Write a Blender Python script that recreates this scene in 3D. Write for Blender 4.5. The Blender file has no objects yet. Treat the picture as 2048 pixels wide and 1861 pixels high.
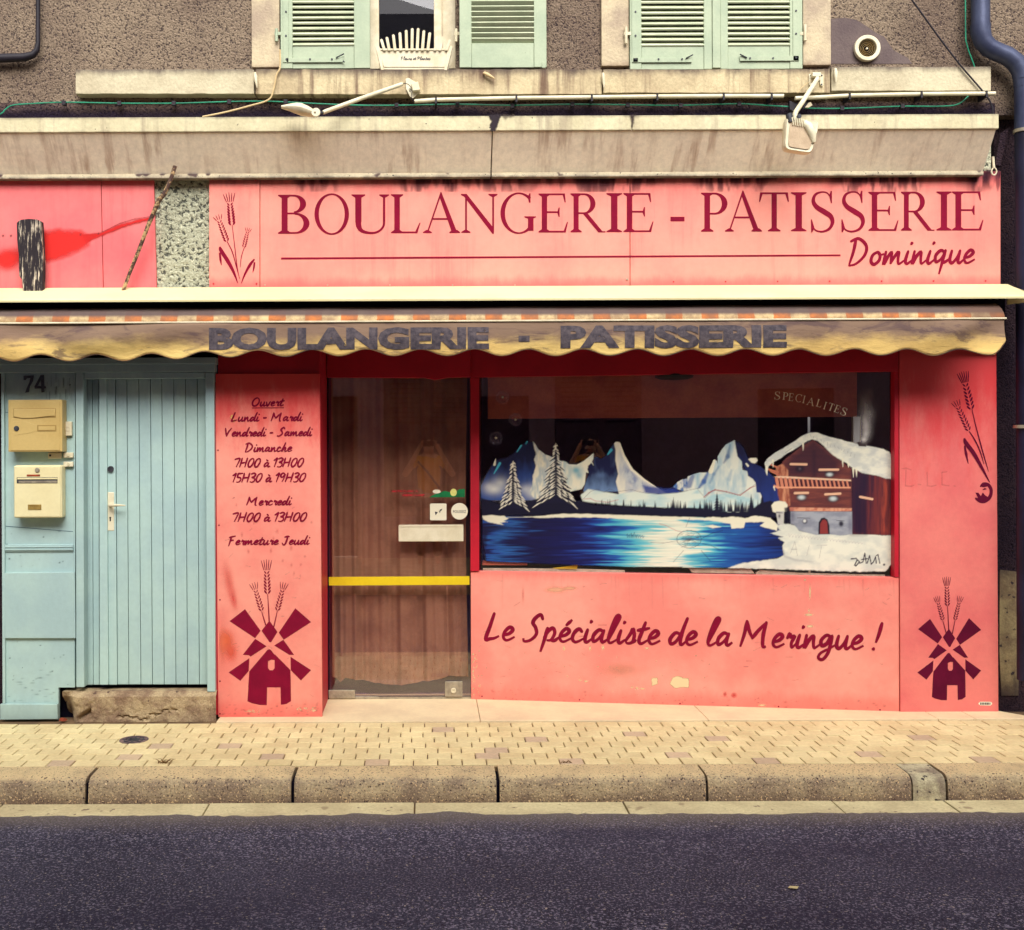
import bpy, bmesh, math, random
import numpy as np
from mathutils import Vector, Matrix
from mathutils.geometry import tessellate_polygon
random.seed(7); RNG = np.random.default_rng(11)
SC = bpy.context.scene
COL = SC.collection

# ------------------------------------------------------------------ camera, world, sun, exposure
F, CX, CY, D, H, RO = 2240.0, 853.0, 875.0, 7.0, 1.75, 0.004
cam_data = bpy.data.cameras.new('camera'); cam = bpy.data.objects.new('camera', cam_data); COL.objects.link(cam)
cam_data.sensor_width = 36.0; cam_data.sensor_fit = 'HORIZONTAL'
cam_data.lens = F / 2048 * 36.0
cam_data.shift_x = (1024 - CX) / 2048.0
cam_data.shift_y = -(930.5 - CY) / 2048.0
cam_data.clip_end = 500.0
cam.matrix_world = Matrix.Translation((0, -D, H)) @ Matrix.Rotation(math.radians(90), 4, 'X') @ Matrix.Rotation(-RO, 4, 'Z')
SC.camera = cam

world = bpy.data.worlds.new("World"); SC.world = world; world.use_nodes = True
wn = world.node_tree; wn.nodes.clear()
w_out = wn.nodes.new('ShaderNodeOutputWorld'); w_bg = wn.nodes.new('ShaderNodeBackground')
w_sky = wn.nodes.new('ShaderNodeTexSky'); w_sky.sky_type = 'NISHITA'; w_sky.sun_disc = False
SUN_EL, SUN_AZ = math.radians(43), math.radians(8)      # azimuth: to the right of straight behind the camera
w_sky.sun_elevation = SUN_EL; w_sky.sun_rotation = math.radians(180) - SUN_AZ
w_sky.air_density = 1.0; w_sky.dust_density = 3.0; w_sky.ozone_density = 1.0
w_hs = wn.nodes.new('ShaderNodeHueSaturation'); w_hs.inputs['Saturation'].default_value = 0.25
w_mul = wn.nodes.new('ShaderNodeMix'); w_mul.data_type = 'RGBA'; w_mul.blend_type = 'MULTIPLY'
w_mul.inputs[0].default_value = 1.0; w_mul.inputs[7].default_value = (1.0, 0.97, 0.92, 1)
wn.links.new(w_sky.outputs[0], w_hs.inputs['Color']); wn.links.new(w_hs.outputs[0], w_mul.inputs[6])
wn.links.new(w_mul.outputs[2], w_bg.inputs[0]); wn.links.new(w_bg.outputs[0], w_out.inputs[0])
w_bg.inputs[1].default_value = 0.105

sun_d = bpy.data.lights.new('sun', 'SUN'); sun = bpy.data.objects.new('sun', sun_d); COL.objects.link(sun)
sun_d.energy = 2.4; sun_d.angle = math.radians(46); sun_d.color = (1.0, 0.965, 0.90)
sdir = Vector((math.sin(SUN_AZ) * math.cos(SUN_EL), -math.cos(SUN_AZ) * math.cos(SUN_EL), math.sin(SUN_EL)))
sun.rotation_euler = sdir.to_track_quat('Z', 'Y').to_euler(); sun.location = (4, -12, 16)

SC.view_settings.view_transform = 'Standard'; SC.view_settings.look = 'None'
SC.view_settings.exposure = 0.97; SC.view_settings.gamma = 1.0
SC.view_settings.use_curve_mapping = False
SC.cycles.max_bounces = 8; SC.cycles.diffuse_bounces = 4; SC.cycles.transparent_max_bounces = 16
SC.cycles.sample_clamp_indirect = 8.0

# ------------------------------------------------------------------ measuring: pixel of the 2048 px photograph -> point on a plane of the place
def ray(px, py):
    u, w = px - CX, CY - py
    return (u + w * RO) / F, (w - u * RO) / F
def P(px, py, y=0.0):
    a, b = ray(px, py); d = y + D
    return a * d, H + b * d
def P3(px, py, y=0.0):
    x, z = P(px, py, y); return Vector((x, y, z))
def frontmap(y):
    return lambda px, py, off=0.0: P3(px, py, y - off)
SX0, SY0, SX1, SY1 = 0.297, 0.475, 2.985, 0.095        # the slanted shop window, seen from above
SM = (SY1 - SY0) / (SX1 - SX0)
def slantmap(back=0.0):
    def f(px, py, off=0.0):
        a, b = ray(px, py)
        y = (SY0 + back - off + 7 * a * SM - SX0 * SM) / (1 - a * SM)
        return Vector((a * (y + D), y, H + b * (y + D)))
    return f
def groundmap(z=0.0):
    def f(px, py, off=0.0):
        a, b = ray(px, py); d = (z + off - H) / b
        return Vector((a * d, d - D, z + off))
    return f

def lin(c): c /= 255.0; return c / 12.92 if c <= 0.04045 else ((c + 0.055) / 1.055) ** 2.4
def C(r, g, b, k=1.0): return (lin(r) * k, lin(g) * k, lin(b) * k, 1.0)

# ------------------------------------------------------------------ materials
class G:
    def __init__(s, name):
        s.m = bpy.data.materials.new(name); s.m.use_nodes = True; s.t = s.m.node_tree
        s.b = s.t.nodes['Principled BSDF']; s.out = s.t.nodes['Material Output']
        s.pos = s.n('ShaderNodeNewGeometry').outputs['Position']
    def n(s, t): return s.t.nodes.new(t)
    def l(s, a, b):
        if hasattr(a, 'links'): s.t.links.new(a, b)
        else: b.default_value = a
    def math(s, op, a, b=0.0, clamp=False):
        n = s.n('ShaderNodeMath'); n.operation = op; n.use_clamp = clamp; s.l(a, n.inputs[0]); s.l(b, n.inputs[1]); return n.outputs[0]
    def xyz(s):
        n = s.n('ShaderNodeSeparateXYZ'); s.l(s.pos, n.inputs[0]); return n.outputs
    def coord(s, sx, sy, sz, off=(0, 0, 0)):
        n = s.n('ShaderNodeMapping'); s.l(s.pos, n.inputs[0]); n.inputs['Scale'].default_value = (sx, sy, sz); n.inputs['Location'].default_value = off; return n.outputs[0]
    def noise(s, scale, detail=4, rough=.55, vec=None, dist=0.0):
        n = s.n('ShaderNodeTexNoise'); s.l(vec if vec is not None else s.pos, n.inputs['Vector']); n.inputs['Scale'].default_value = scale
        n.inputs['Detail'].default_value = detail; n.inputs['Roughness'].default_value = rough; n.inputs['Distortion'].default_value = dist; return n.outputs[0]
    def voro(s, scale, vec=None, feat='F1'):
        n = s.n('ShaderNodeTexVoronoi'); n.feature = feat; s.l(vec if vec is not None else s.pos, n.inputs['Vector']); n.inputs['Scale'].default_value = scale; return n.outputs[0]
    def ss(s, v, a, b, lo=0.0, hi=1.0):
        n = s.n('ShaderNodeMapRange'); n.interpolation_type = 'SMOOTHSTEP'; s.l(v, n.inputs[0]); n.inputs[1].default_value = a; n.inputs[2].default_value = b
        n.inputs[3].default_value = lo; n.inputs[4].default_value = hi; return n.outputs[0]
    def mix(s, f, a, b, mode='MIX'):
        n = s.n('ShaderNodeMix'); n.data_type = 'RGBA'; n.blend_type = mode; s.l(f, n.inputs[0]); s.l(a, n.inputs[6]); s.l(b, n.inputs[7]); return n.outputs[2]
    def bump(s, h, dist, strength=1.0, prev=None):
        n = s.n('ShaderNodeBump'); n.inputs['Strength'].default_value = strength; n.inputs['Distance'].default_value = dist; s.l(h, n.inputs['Height'])
        if prev is not None: s.l(prev, n.inputs['Normal'])
        return n.outputs[0]

def band(g, z, mask_noise, z_full, z_none):
    """1 at z_full fading to 0 at z_none, its edge broken by a noise."""
    lo, hi = (z_full, z_none)
    jit = g.math('MULTIPLY', g.math('SUBTRACT', mask_noise, .5), abs(z_none - z_full) * 1.6)
    return g.ss(g.math('ADD', z, jit), lo, hi, 1.0, 0.0) if z_none > z_full else g.ss(g.math('ADD', z, jit), hi, lo, 0.0, 1.0)

def mat(name, c1, c2=None, scale=6.0, rough=.75, bump=0.0, bscale=90.0, fine=.12, streak=None, bands=(), specks=(), metal=0.0, spec=.4, rnd=0.0, coat=0.0, bdetail=3):
    """bands: (z_full, z_none, colour, strength); specks: (scale, threshold, colour); streak: (colour, amount)"""
    g = G(name); b = g.b
    c = g.mix(g.ss(g.noise(scale, 5, .6), .36, .66), c1, c2) if c2 is not None else None
    if c is None: n = g.n('ShaderNodeRGB'); n.outputs[0].default_value = c1; c = n.outputs[0]
    if fine:
        f = g.ss(g.noise(scale * 14, 4, .7), .2, .8, 1 - fine, 1 + fine)
        n = g.n('ShaderNodeVectorMath'); n.operation = 'SCALE'; g.l(c, n.inputs[0]); g.l(f, n.inputs['Scale']); c = n.outputs[0]
    if streak:
        sv = g.noise(1.0, 5, .65, g.coord(16, 3, .9))
        sv2 = g.noise(1.0, 3, .6, g.coord(1.2, 1.2, 1.6, (3, 1, 7)))
        c = g.mix(g.math('MULTIPLY', g.math('MULTIPLY', g.ss(sv, .48, .70), g.ss(sv2, .35, .6)), streak[1]), c, streak[0])
    if bands:
        z = g.xyz()[2]
        for i, (z0, z1, bc, st) in enumerate(bands):
            nn = g.noise(1.0, 6, .7, g.coord(9, 4, 3.0, (i * 7.3, 0, i * 2.1)))
            c = g.mix(g.math('MULTIPLY', band(g, z, nn, z0, z1), st), c, bc)
    for i, (ssc, th, scol) in enumerate(specks):
        v = g.noise(ssc, 2, .5, g.coord(1, 1, 1, (i * 3.1, i * 5.7, 0)))
        c = g.mix(g.ss(v, th, th + .05), c, scol)
    if rnd:
        oi = g.n('ShaderNodeObjectInfo').outputs['Random']
        f = g.ss(oi, 0, 1, 1 - rnd, 1 + rnd)
        n = g.n('ShaderNodeVectorMath'); n.operation = 'SCALE'; g.l(c, n.inputs[0]); g.l(f, n.inputs['Scale']); c = n.outputs[0]
    g.l(c, b.inputs['Base Color'])
    b.inputs['Roughness'].default_value = rough; b.inputs['Metallic'].default_value = metal; b.inputs['Specular IOR Level'].default_value = spec
    if coat: b.inputs['Coat Weight'].default_value = coat
    if bump:
        h = g.noise(bscale, bdetail, .6)
        g.l(g.bump(h, bump), b.inputs['Normal'])
    return g.m

MOLD = C(38, 30, 44)
def roughcast(name, c1, c2, dark, cell=75.0, depth=.02, bands=()):
    """pebble-dash: lit lumps and shaded hollows, painted into the colour"""
    g = G(name)
    c = g.mix(g.ss(g.noise(1.3, 5, .6), .3, .7), c1, c2)
    n1 = g.noise(cell, 3, .55, None, .4); n2 = g.noise(cell * .35, 3, .6)
    c = g.mix(g.math('MULTIPLY', g.ss(n1, .47, .38), .85), c, dark)
    c = g.mix(g.math('MULTIPLY', g.ss(g.noise(cell * 1.3, 2, .5, g.coord(1, 1, 1, (4, 4, 4))), .58, .66), .5), c, tuple(min(1, v * 1.5) for v in c1[:3]) + (1,))
    c = g.mix(g.math('MULTIPLY', g.ss(n2, .38, .28), .6), c, dark)
    if bands:
        z = g.xyz()[2]
        for i, (z0, z1, bc, st) in enumerate(bands):
            nn = g.noise(1.0, 6, .7, g.coord(5, 4, 3.0, (i * 7.3, 0, 0)))
            c = g.mix(g.math('MULTIPLY', band(g, z, nn, z0, z1), st), c, bc)
    g.l(c, g.b.inputs['Base Color']); g.b.inputs['Roughness'].default_value = .95; g.b.inputs['Specular IOR Level'].default_value = .15
    g.l(g.bump(g.math('ADD', n1, g.math('MULTIPLY', n2, .6)), depth), g.b.inputs['Normal'])
    return g.m

def zpx(py, y=0.0): return P(1000, py, y)[1]

K = .88
M = {}
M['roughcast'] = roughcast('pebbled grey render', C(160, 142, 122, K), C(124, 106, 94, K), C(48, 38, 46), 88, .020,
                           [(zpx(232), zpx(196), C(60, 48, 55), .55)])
M['roughcast_dark'] = roughcast('dark neighbouring render', C(66, 50, 56, K), C(44, 32, 46, K), C(16, 10, 30), 95, .02)  # stained render, with vignetting at the edge painted into its tone
M['stipple'] = roughcast('stippled grey render', C(205, 205, 180, K), C(170, 172, 150, K), C(45, 48, 50), 46, .026)
M['plaster_patch'] = mat('grey cement patch', C(112, 98, 96, K), C(96, 82, 84, K), 5, .9, .003, 70)
M['surround'] = mat('limewashed stone surround', C(212, 196, 164, K), C(176, 158, 138, K), 4, .9, .004, 60, bands=[(zpx(138), zpx(120), C(120, 90, 70), .5)])
M['ledge'] = mat('weathered ledge stone', C(216, 200, 162, K), C(190, 172, 138, K), 4, .9, .004, 50, fine=.16, streak=(C(104, 80, 66), .95),
                 bands=[(zpx(139), zpx(164), C(64, 50, 54), .9)])
M['limewash_old'] = mat('old stained limewash', C(176, 160, 118, .8), C(132, 112, 88, .8), 6, .9, .006, 40, fine=.2, specks=[(24, .64, C(50, 38, 44))], bands=[(.05, .35, C(48, 36, 40), .9), (.92, .80, C(60, 46, 50), .8)])
M['ledge_white'] = mat('whitewashed ledge stone', C(212, 202, 172, K), C(190, 178, 150, K), 4, .9, .004, 50,
                       bands=[(zpx(139), zpx(158), C(72, 58, 60), .85)])
M['strip_dirty'] = roughcast('blackened render strip', C(110, 92, 84, K), C(70, 56, 60, K), C(25, 18, 36), 55, .02, [(zpx(226), zpx(205), C(28, 20, 40), .9)])
M['cornice_lip'] = mat('painted cornice lip', C(222, 214, 178, K), C(206, 196, 160, K), 3, .75, .002, 60, streak=(C(120, 98, 92), .5),
                       bands=[(zpx(229, -.22), zpx(238, -.22), MOLD, .75), (zpx(264, -.22), zpx(258, -.22), C(100, 84, 76), .7)], specks=[(38, .74, MOLD)])
M['cornice'] = mat('painted cornice slope', C(246, 234, 214, .97), C(234, 220, 202, .97), 2.2, .75, .0015, 60, streak=(C(168, 136, 116), .8),
                   bands=[(zpx(350, -.1), zpx(338, -.1), C(150, 116, 96), .5)])
M['cornice_trim'] = mat('white cornice trim', C(226, 214, 182, K), C(200, 186, 160, K), 5, .7, .002, 60, bands=[(zpx(356, -.05), zpx(349, -.05), MOLD, .8)], specks=[(60, .66, MOLD), (9, .66, C(90, 72, 70))])
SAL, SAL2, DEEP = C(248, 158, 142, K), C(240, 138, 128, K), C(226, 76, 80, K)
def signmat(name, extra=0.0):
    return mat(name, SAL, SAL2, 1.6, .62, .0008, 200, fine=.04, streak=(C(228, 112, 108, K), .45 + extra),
               bands=[(zpx(352), zpx(400), DEEP, .55), (zpx(353), zpx(374), C(92, 34, 52), .75), (zpx(570), zpx(548), C(196, 84, 88, K), .6)], spec=.35)  # redder top paints in cornice shade; the narrow dark band is mould
M['sign'] = signmat('faded sign paint with painted cornice shade')
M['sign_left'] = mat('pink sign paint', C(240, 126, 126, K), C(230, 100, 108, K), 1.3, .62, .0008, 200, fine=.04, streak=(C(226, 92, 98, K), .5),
                     bands=[(zpx(352), zpx(385), C(226, 52, 62, K), .7)], spec=.35)  # redder top stands in for shade below the cornice
M['pillar'] = mat('faded salmon paint with painted awning shade', C(249, 158, 140, K), C(241, 134, 122, K), 2.0, .6, .0008, 160, fine=.04,
                  bands=[(2.10, 1.60, C(232, 44, 54, K), .85), (0.02, .14, C(232, 96, 88, K), .6)], spec=.35)  # crimson top band paints the awning's shade over the faded salmon
M['pillar_right'] = mat('faded rose paint with painted awning shade', C(236, 128, 120, K), C(226, 108, 108, K), 2.0, .6, .0008, 160, fine=.04,
                        bands=[(2.14, 1.40, C(224, 44, 56, K), .85)], spec=.35)  # upper crimson is awning shade put into the rose colour
M['riser'] = mat('scuffed salmon panel paint', C(250, 163, 146, K), C(243, 138, 126, K), 1.5, .6, .0008, 160, fine=.04,
                 bands=[(.03, .13, C(238, 112, 100, K), .55), (.86, .78, C(242, 104, 98, K), .55)], specks=[(26, .79, C(252, 222, 178, K))], spec=.35)
M['red'] = mat('crimson shopfront paint', C(200, 24, 48, K), C(182, 18, 44, K), 3, .5, .0006, 120, fine=.05, spec=.4)
M['ink'] = mat('maroon lettering vinyl', C(138, 12, 50, K), C(126, 10, 46, K), 8, .8, 0, fine=.06, spec=.12)
M['ink_dark'] = mat('plum lettering vinyl', C(98, 8, 46, K), C(88, 6, 42, K), 8, .8, 0, fine=.06, spec=.12)
M['dark'] = mat('black gap', C(14, 10, 26), None, 4, .9, fine=0, spec=.1)
M['interior'] = mat('dim shop interior', C(120, 96, 146), C(104, 82, 130), 2, .9, fine=.1, spec=.1)
M['hood'] = mat('cream awning hood metal', C(244, 234, 186, .84), C(236, 224, 172, .84), 1.5, .5, .0004, 60, fine=.03, specks=[(16, .80, C(196, 180, 140))])
M['white'] = mat('aged white plastic', C(240, 232, 204, .85), C(226, 216, 184, .85), 9, .45, .0004, 80, fine=.05)
M['white_paint'] = mat('chalky white paint', C(236, 226, 198, .85), C(216, 204, 172, .85), 12, .6, .0006, 90, fine=.08)
M['pale_box'] = mat('cream letter box enamel', C(244, 234, 186, .85), C(238, 226, 176, .85), 4, .4, .0003, 60, fine=.03)
M['tan_box'] = mat('tan letter box enamel', C(216, 188, 122, .8), C(208, 178, 112, .8), 5, .4, .0003, 60, fine=.04)
M['tan_dark'] = mat('tan letter box recess', C(176, 146, 84, .8), None, 5, .5, fine=.04)
M['brass'] = mat('brass name plate', C(196, 164, 90, .8), C(166, 134, 72, .8), 30, .4, 0, fine=.1, metal=.4)
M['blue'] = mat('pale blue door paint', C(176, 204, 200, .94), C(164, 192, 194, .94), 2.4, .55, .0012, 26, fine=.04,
                bands=[(2.24, 1.86, C(134, 158, 178, K), .8), (.0, .16, C(146, 166, 158, K), .5)], specks=[(22, .80, C(110, 130, 136, K))], rnd=.03)  # upper blue-grey band paints the awning's shade into the blue
M['blue_line'] = mat('blue paint seam', C(80, 106, 122, K), None, 3, .7, fine=.1)
M['green'] = mat('mint shutter paint', C(184, 198, 170, .84), C(170, 186, 160, .84), 6, .6, .0008, 60, fine=.06, specks=[(30, .78, C(110, 130, 110, K))])
M['green_slat'] = mat('faded mint slat paint', C(214, 220, 190, K), C(198, 208, 178, K), 8, .6, .0006, 60, fine=.06)
M['iron'] = mat('dark iron', C(70, 72, 80), C(50, 50, 58), 20, .6, fine=.15, metal=.3)
M['zinc'] = mat('blue-grey zinc pipe', C(82, 90, 120, .8), C(62, 68, 98, .8), 5, .42, .0006, 40, fine=.08, metal=.35)
M['zinc_dark'] = mat('darkened lower pipe', C(30, 30, 62, .9), C(18, 16, 42, .9), 3, .5, .0006, 40, fine=.1, metal=.1)  # same zinc, darkened to stand in for vignetting at the edge
M['black_pipe'] = mat('black pipe', C(30, 24, 36), C(22, 18, 30), 8, .6, fine=.1)
M['steel'] = mat('dull steel', C(180, 170, 150), C(150, 142, 128), 20, .4, fine=.1, metal=.5)
M['step'] = mat('rough concrete step', C(190, 168, 132, K), C(138, 112, 90, K), 9, .95, .012, 45, fine=.3, specks=[(20, .68, C(92, 72, 62))], bdetail=8)
M['threshold'] = mat('cream doorstep tile', C(240, 220, 178, K), C(226, 204, 166, K), 3, .55, .0006, 80, fine=.05, specks=[(40, .76, C(170, 140, 110))])
M['paver'] = mat('yellow paver', C(230, 212, 162, .93), C(214, 192, 144, .93), 3, .85, .0015, 130, fine=.10, rnd=.06, specks=[(60, .76, C(150, 120, 90))])
M['paver_grey'] = mat('grey-pink paver', C(210, 184, 152, K), C(198, 172, 144, K), 3, .85, .0015, 130, fine=.12, rnd=.05)
M['joint'] = mat('sandy joint', C(128, 102, 72, K), C(98, 76, 58, K), 12, .95, fine=.2)
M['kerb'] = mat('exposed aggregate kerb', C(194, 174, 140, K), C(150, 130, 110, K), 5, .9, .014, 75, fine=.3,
                specks=[(110, .60, C(226, 194, 150, .9)), (95, .61, C(66, 48, 50)), (60, .70, C(244, 220, 176, .9))], bdetail=6, bands=[(-.13, -.06, C(110, 88, 76, K), .7), (.006, -.024, C(232, 206, 156, .95), .85)])  # pale top band paints in light from the sky
M['kerb_patch'] = mat('grey mortar patch', C(200, 190, 156, K), C(140, 126, 108, K), 10, .95, .008, 60, fine=.3, specks=[(30, .62, C(60, 50, 52))])
M['gutter'] = mat('pale gutter concrete', C(222, 208, 164, K), C(202, 186, 146, K), 4, .85, .003, 60, fine=.16, specks=[(26, .68, C(130, 110, 92)), (90, .70, C(150, 130, 104)), (7, .66, C(160, 142, 112))])
M['wood_dark'] = mat('charred board', C(60, 46, 52), C(30, 22, 30), 4, .9, .02, 30, fine=.2)
M['curtain'] = mat('tan curtain cloth', C(200, 164, 122, .85), C(176, 140, 104, .85), 5, .95, .001, 300, fine=.08)
M['pelmet'] = mat('brown wooden pelmet', C(214, 124, 92, .9), C(186, 98, 84, .9), 4, .7, fine=.1)
M['yellow'] = mat('yellow tape', C(232, 204, 30, .9), C(222, 190, 26, .9), 6, .45, fine=.04)
M['skin'] = mat('skin', C(236, 176, 140), None, 6, .6, fine=.03)
M['shirt'] = mat('orange shirt cloth', C(255, 176, 30), None, 6, .9, fine=.05)
M['hair'] = mat('dark hair', C(60, 42, 40), None, 6, .6, fine=.1)
M['jeans'] = mat('dark trousers', C(40, 45, 70), None, 6, .9, fine=.1)
M['opp_wall'] = mat('opposite house render', C(150, 124, 134), C(132, 108, 120), 2, .9, fine=.1)
M['opp_wood'] = mat('opposite shutter paint', C(84, 66, 76), C(72, 56, 68), 4, .8, fine=.1)
M['roof'] = mat('dark roof tiles', C(58, 50, 62), C(46, 40, 52), 4, .9, fine=.1)
M['green_wire'] = mat('green cable sheath', C(38, 150, 116), C(30, 120, 96), 10, .5, fine=.1)
M['beige_wire'] = mat('beige cable sheath', C(216, 190, 142, .9), None, 10, .5, fine=.1)
M['cover_iron'] = mat('worn cover iron', C(128, 104, 100), C(92, 74, 80), 20, .7, .002, 60, fine=.2)
M['vinyl_white'] = mat('white vinyl sticker', C(246, 240, 214, .9), None, 10, .4, fine=.02)
M['black_ink'] = mat('black ink', C(34, 28, 44), None, 10, .5, fine=0)
M['cream_ink'] = mat('cream window lettering', C(255, 240, 210, .98), None, 10, .5, fine=.03)
M['paper'] = mat('crumpled paper', C(232, 224, 190, .85), C(206, 196, 160, .85), 20, .8, .002, 60)
M['leaf'] = mat('dry leaf', C(200, 184, 136), None, 10, .7)
M['rust'] = mat('rusty brick', C(170, 72, 40), C(110, 50, 34), 20, .9, fine=.2)
M['num'] = mat('dark house number', C(44, 46, 66), C(62, 70, 92), 30, .6, fine=.2)
M['weed'] = mat('dry weed', C(120, 92, 56), None, 10, .8)
M['letter_awn'] = None

# wood with long grain (post and stick)
def woodmat(name, ca, cb, sx, sz, th):
    g = G(name); tc = g.n('ShaderNodeTexCoord').outputs['Object']
    mp = g.n('ShaderNodeMapping'); g.l(tc, mp.inputs[0]); mp.inputs['Scale'].default_value = (sx, sx, sz)
    n1 = g.noise(1.0, 6, .7, mp.outputs[0])
    c = g.mix(g.ss(n1, th - .06, th + .06), ca, cb)
    g.l(c, g.b.inputs['Base Color']); g.b.inputs['Roughness'].default_value = .9
    g.l(g.bump(n1, .012), g.b.inputs['Normal']); return g.m
M['post'] = woodmat('weathered black board', C(34, 26, 34), C(214, 200, 178), 60, 7, .58)
M['stick'] = woodmat('bare branch', C(72, 50, 44), C(186, 156, 112), 26, 26, .52)

# asphalt
def asphalt():
    g = G('asphalt')
    c = g.mix(g.ss(g.noise(.9, 6, .65), .3, .7), C(84, 82, 106, .85), C(54, 52, 76, .85))
    n1 = g.noise(105, 4, .8)
    c = g.mix(g.ss(n1, .52, .42), c, C(18, 14, 34))
    n2 = g.noise(92, 3, .6, g.coord(1, 1, 1, (5, 9, 0)))
    c = g.mix(g.math('MULTIPLY', g.ss(n2, .55, .60), .9), c, C(156, 148, 170, .9))
    n3 = g.noise(70, 2, .5, g.coord(1, 1, 1, (15, 2, 0)))
    c = g.mix(g.ss(n3, .68, .71), c, C(206, 192, 178, .9))
    c = g.mix(g.math('MULTIPLY', g.ss(g.noise(1.0, 5, .6, g.coord(.5, 2.2, 1)), .48, .68), .5), c, C(40, 34, 60))
    yy = g.xyz()[1]     # dust swept against the gutter, a darker oil-worn track further out
    c = g.mix(g.math('MULTIPLY', g.ss(g.math('ADD', yy, g.math('MULTIPLY', g.noise(6, 5, .7), .22)), -1.62, -1.30), .55), c, C(150, 136, 122, .9))
    c = g.mix(g.math('MULTIPLY', g.math('MULTIPLY', g.ss(yy, -2.75, -2.35), g.ss(yy, -1.85, -2.15)), .30), c, C(50, 46, 66))
    g.l(c, g.b.inputs['Base Color']); g.b.inputs['Roughness'].default_value = .85; g.b.inputs['Specular IOR Level'].default_value = .3
    g.l(g.bump(n1, .010), g.b.inputs['Normal']); return g.m
M['road'] = asphalt()

def glassmat(name, tint=(1, 1, 1, 1), extra=.0):
    g = G(name); g.t.nodes.remove(g.b)
    fr = g.n('ShaderNodeLayerWeight'); fr.inputs['Blend'].default_value = .5       # Schlick's law on both faces of the pane
    f = g.math('ADD', g.math('MULTIPLY', g.math('POWER', fr.outputs['Facing'], 5.0), .9), .055 + extra, True)
    tr = g.n('ShaderNodeBsdfTransparent'); tr.inputs[0].default_value = tint
    gl = g.n('ShaderNodeBsdfGlossy'); gl.inputs['Roughness'].default_value = .0; gl.inputs['Color'].default_value = (1, 1, 1, 1)
    mx = g.n('ShaderNodeMixShader'); g.l(f, mx.inputs[0]); g.t.links.new(tr.outputs[0], mx.inputs[1]); g.t.links.new(gl.outputs[0], mx.inputs[2])
    g.t.links.new(mx.outputs[0], g.out.inputs[0]); return g.m
M['glass'] = glassmat('window glass', (.95, .92, .95, 1), .012)
M['glass_up'] = glassmat('upper window glass', (.6, .6, .68, 1), -.02)
M['glass_door'] = glassmat('tinted door glass', (.90, .82, .85, 1), .05)

def vcolmat(name, rough=.5, transp=True, fine=0.0):
    g = G(name); a = g.n('ShaderNodeAttribute'); a.attribute_name = 'paint'
    g.l(a.outputs['Color'], g.b.inputs['Base Color']); g.b.inputs['Roughness'].default_value = rough; g.b.inputs['Specular IOR Level'].default_value = .3
    if transp: g.l(a.outputs['Alpha'], g.b.inputs['Alpha'])
    return g.m
M['paint'] = vcolmat('hand-painted glass colours')
M['decal'] = vcolmat('weathered paint marks', .8)

# ------------------------------------------------------------------ meshes and objects
ORG = {}
def org(o): return ORG.get(o.name, Vector((0, 0, 0)))
def tag(o, label=None, cat=None, group=None, kind=None):
    if label: o['label'] = label
    if cat: o['category'] = cat
    if group: o['group'] = group
    if kind: o['kind'] = kind
    return o
def thing(name, loc, label, cat, group=None):
    o = bpy.data.objects.new(name, None); COL.objects.link(o); o.location = loc; o.empty_display_size = .1
    ORG[o.name] = Vector(loc); return tag(o, label, cat, group)
def link_mesh(name, me, parent=None, origin=None):
    o = bpy.data.objects.new(name, me); COL.objects.link(o)
    if parent is not None:
        o.parent = parent; po = org(parent)
        w = Vector(origin) if origin is not None else po
        o.location = w - po; ORG[o.name] = w
    else:
        w = Vector(origin) if origin is not None else Vector((0, 0, 0)); o.location = w; ORG[o.name] = w
    return o

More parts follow.
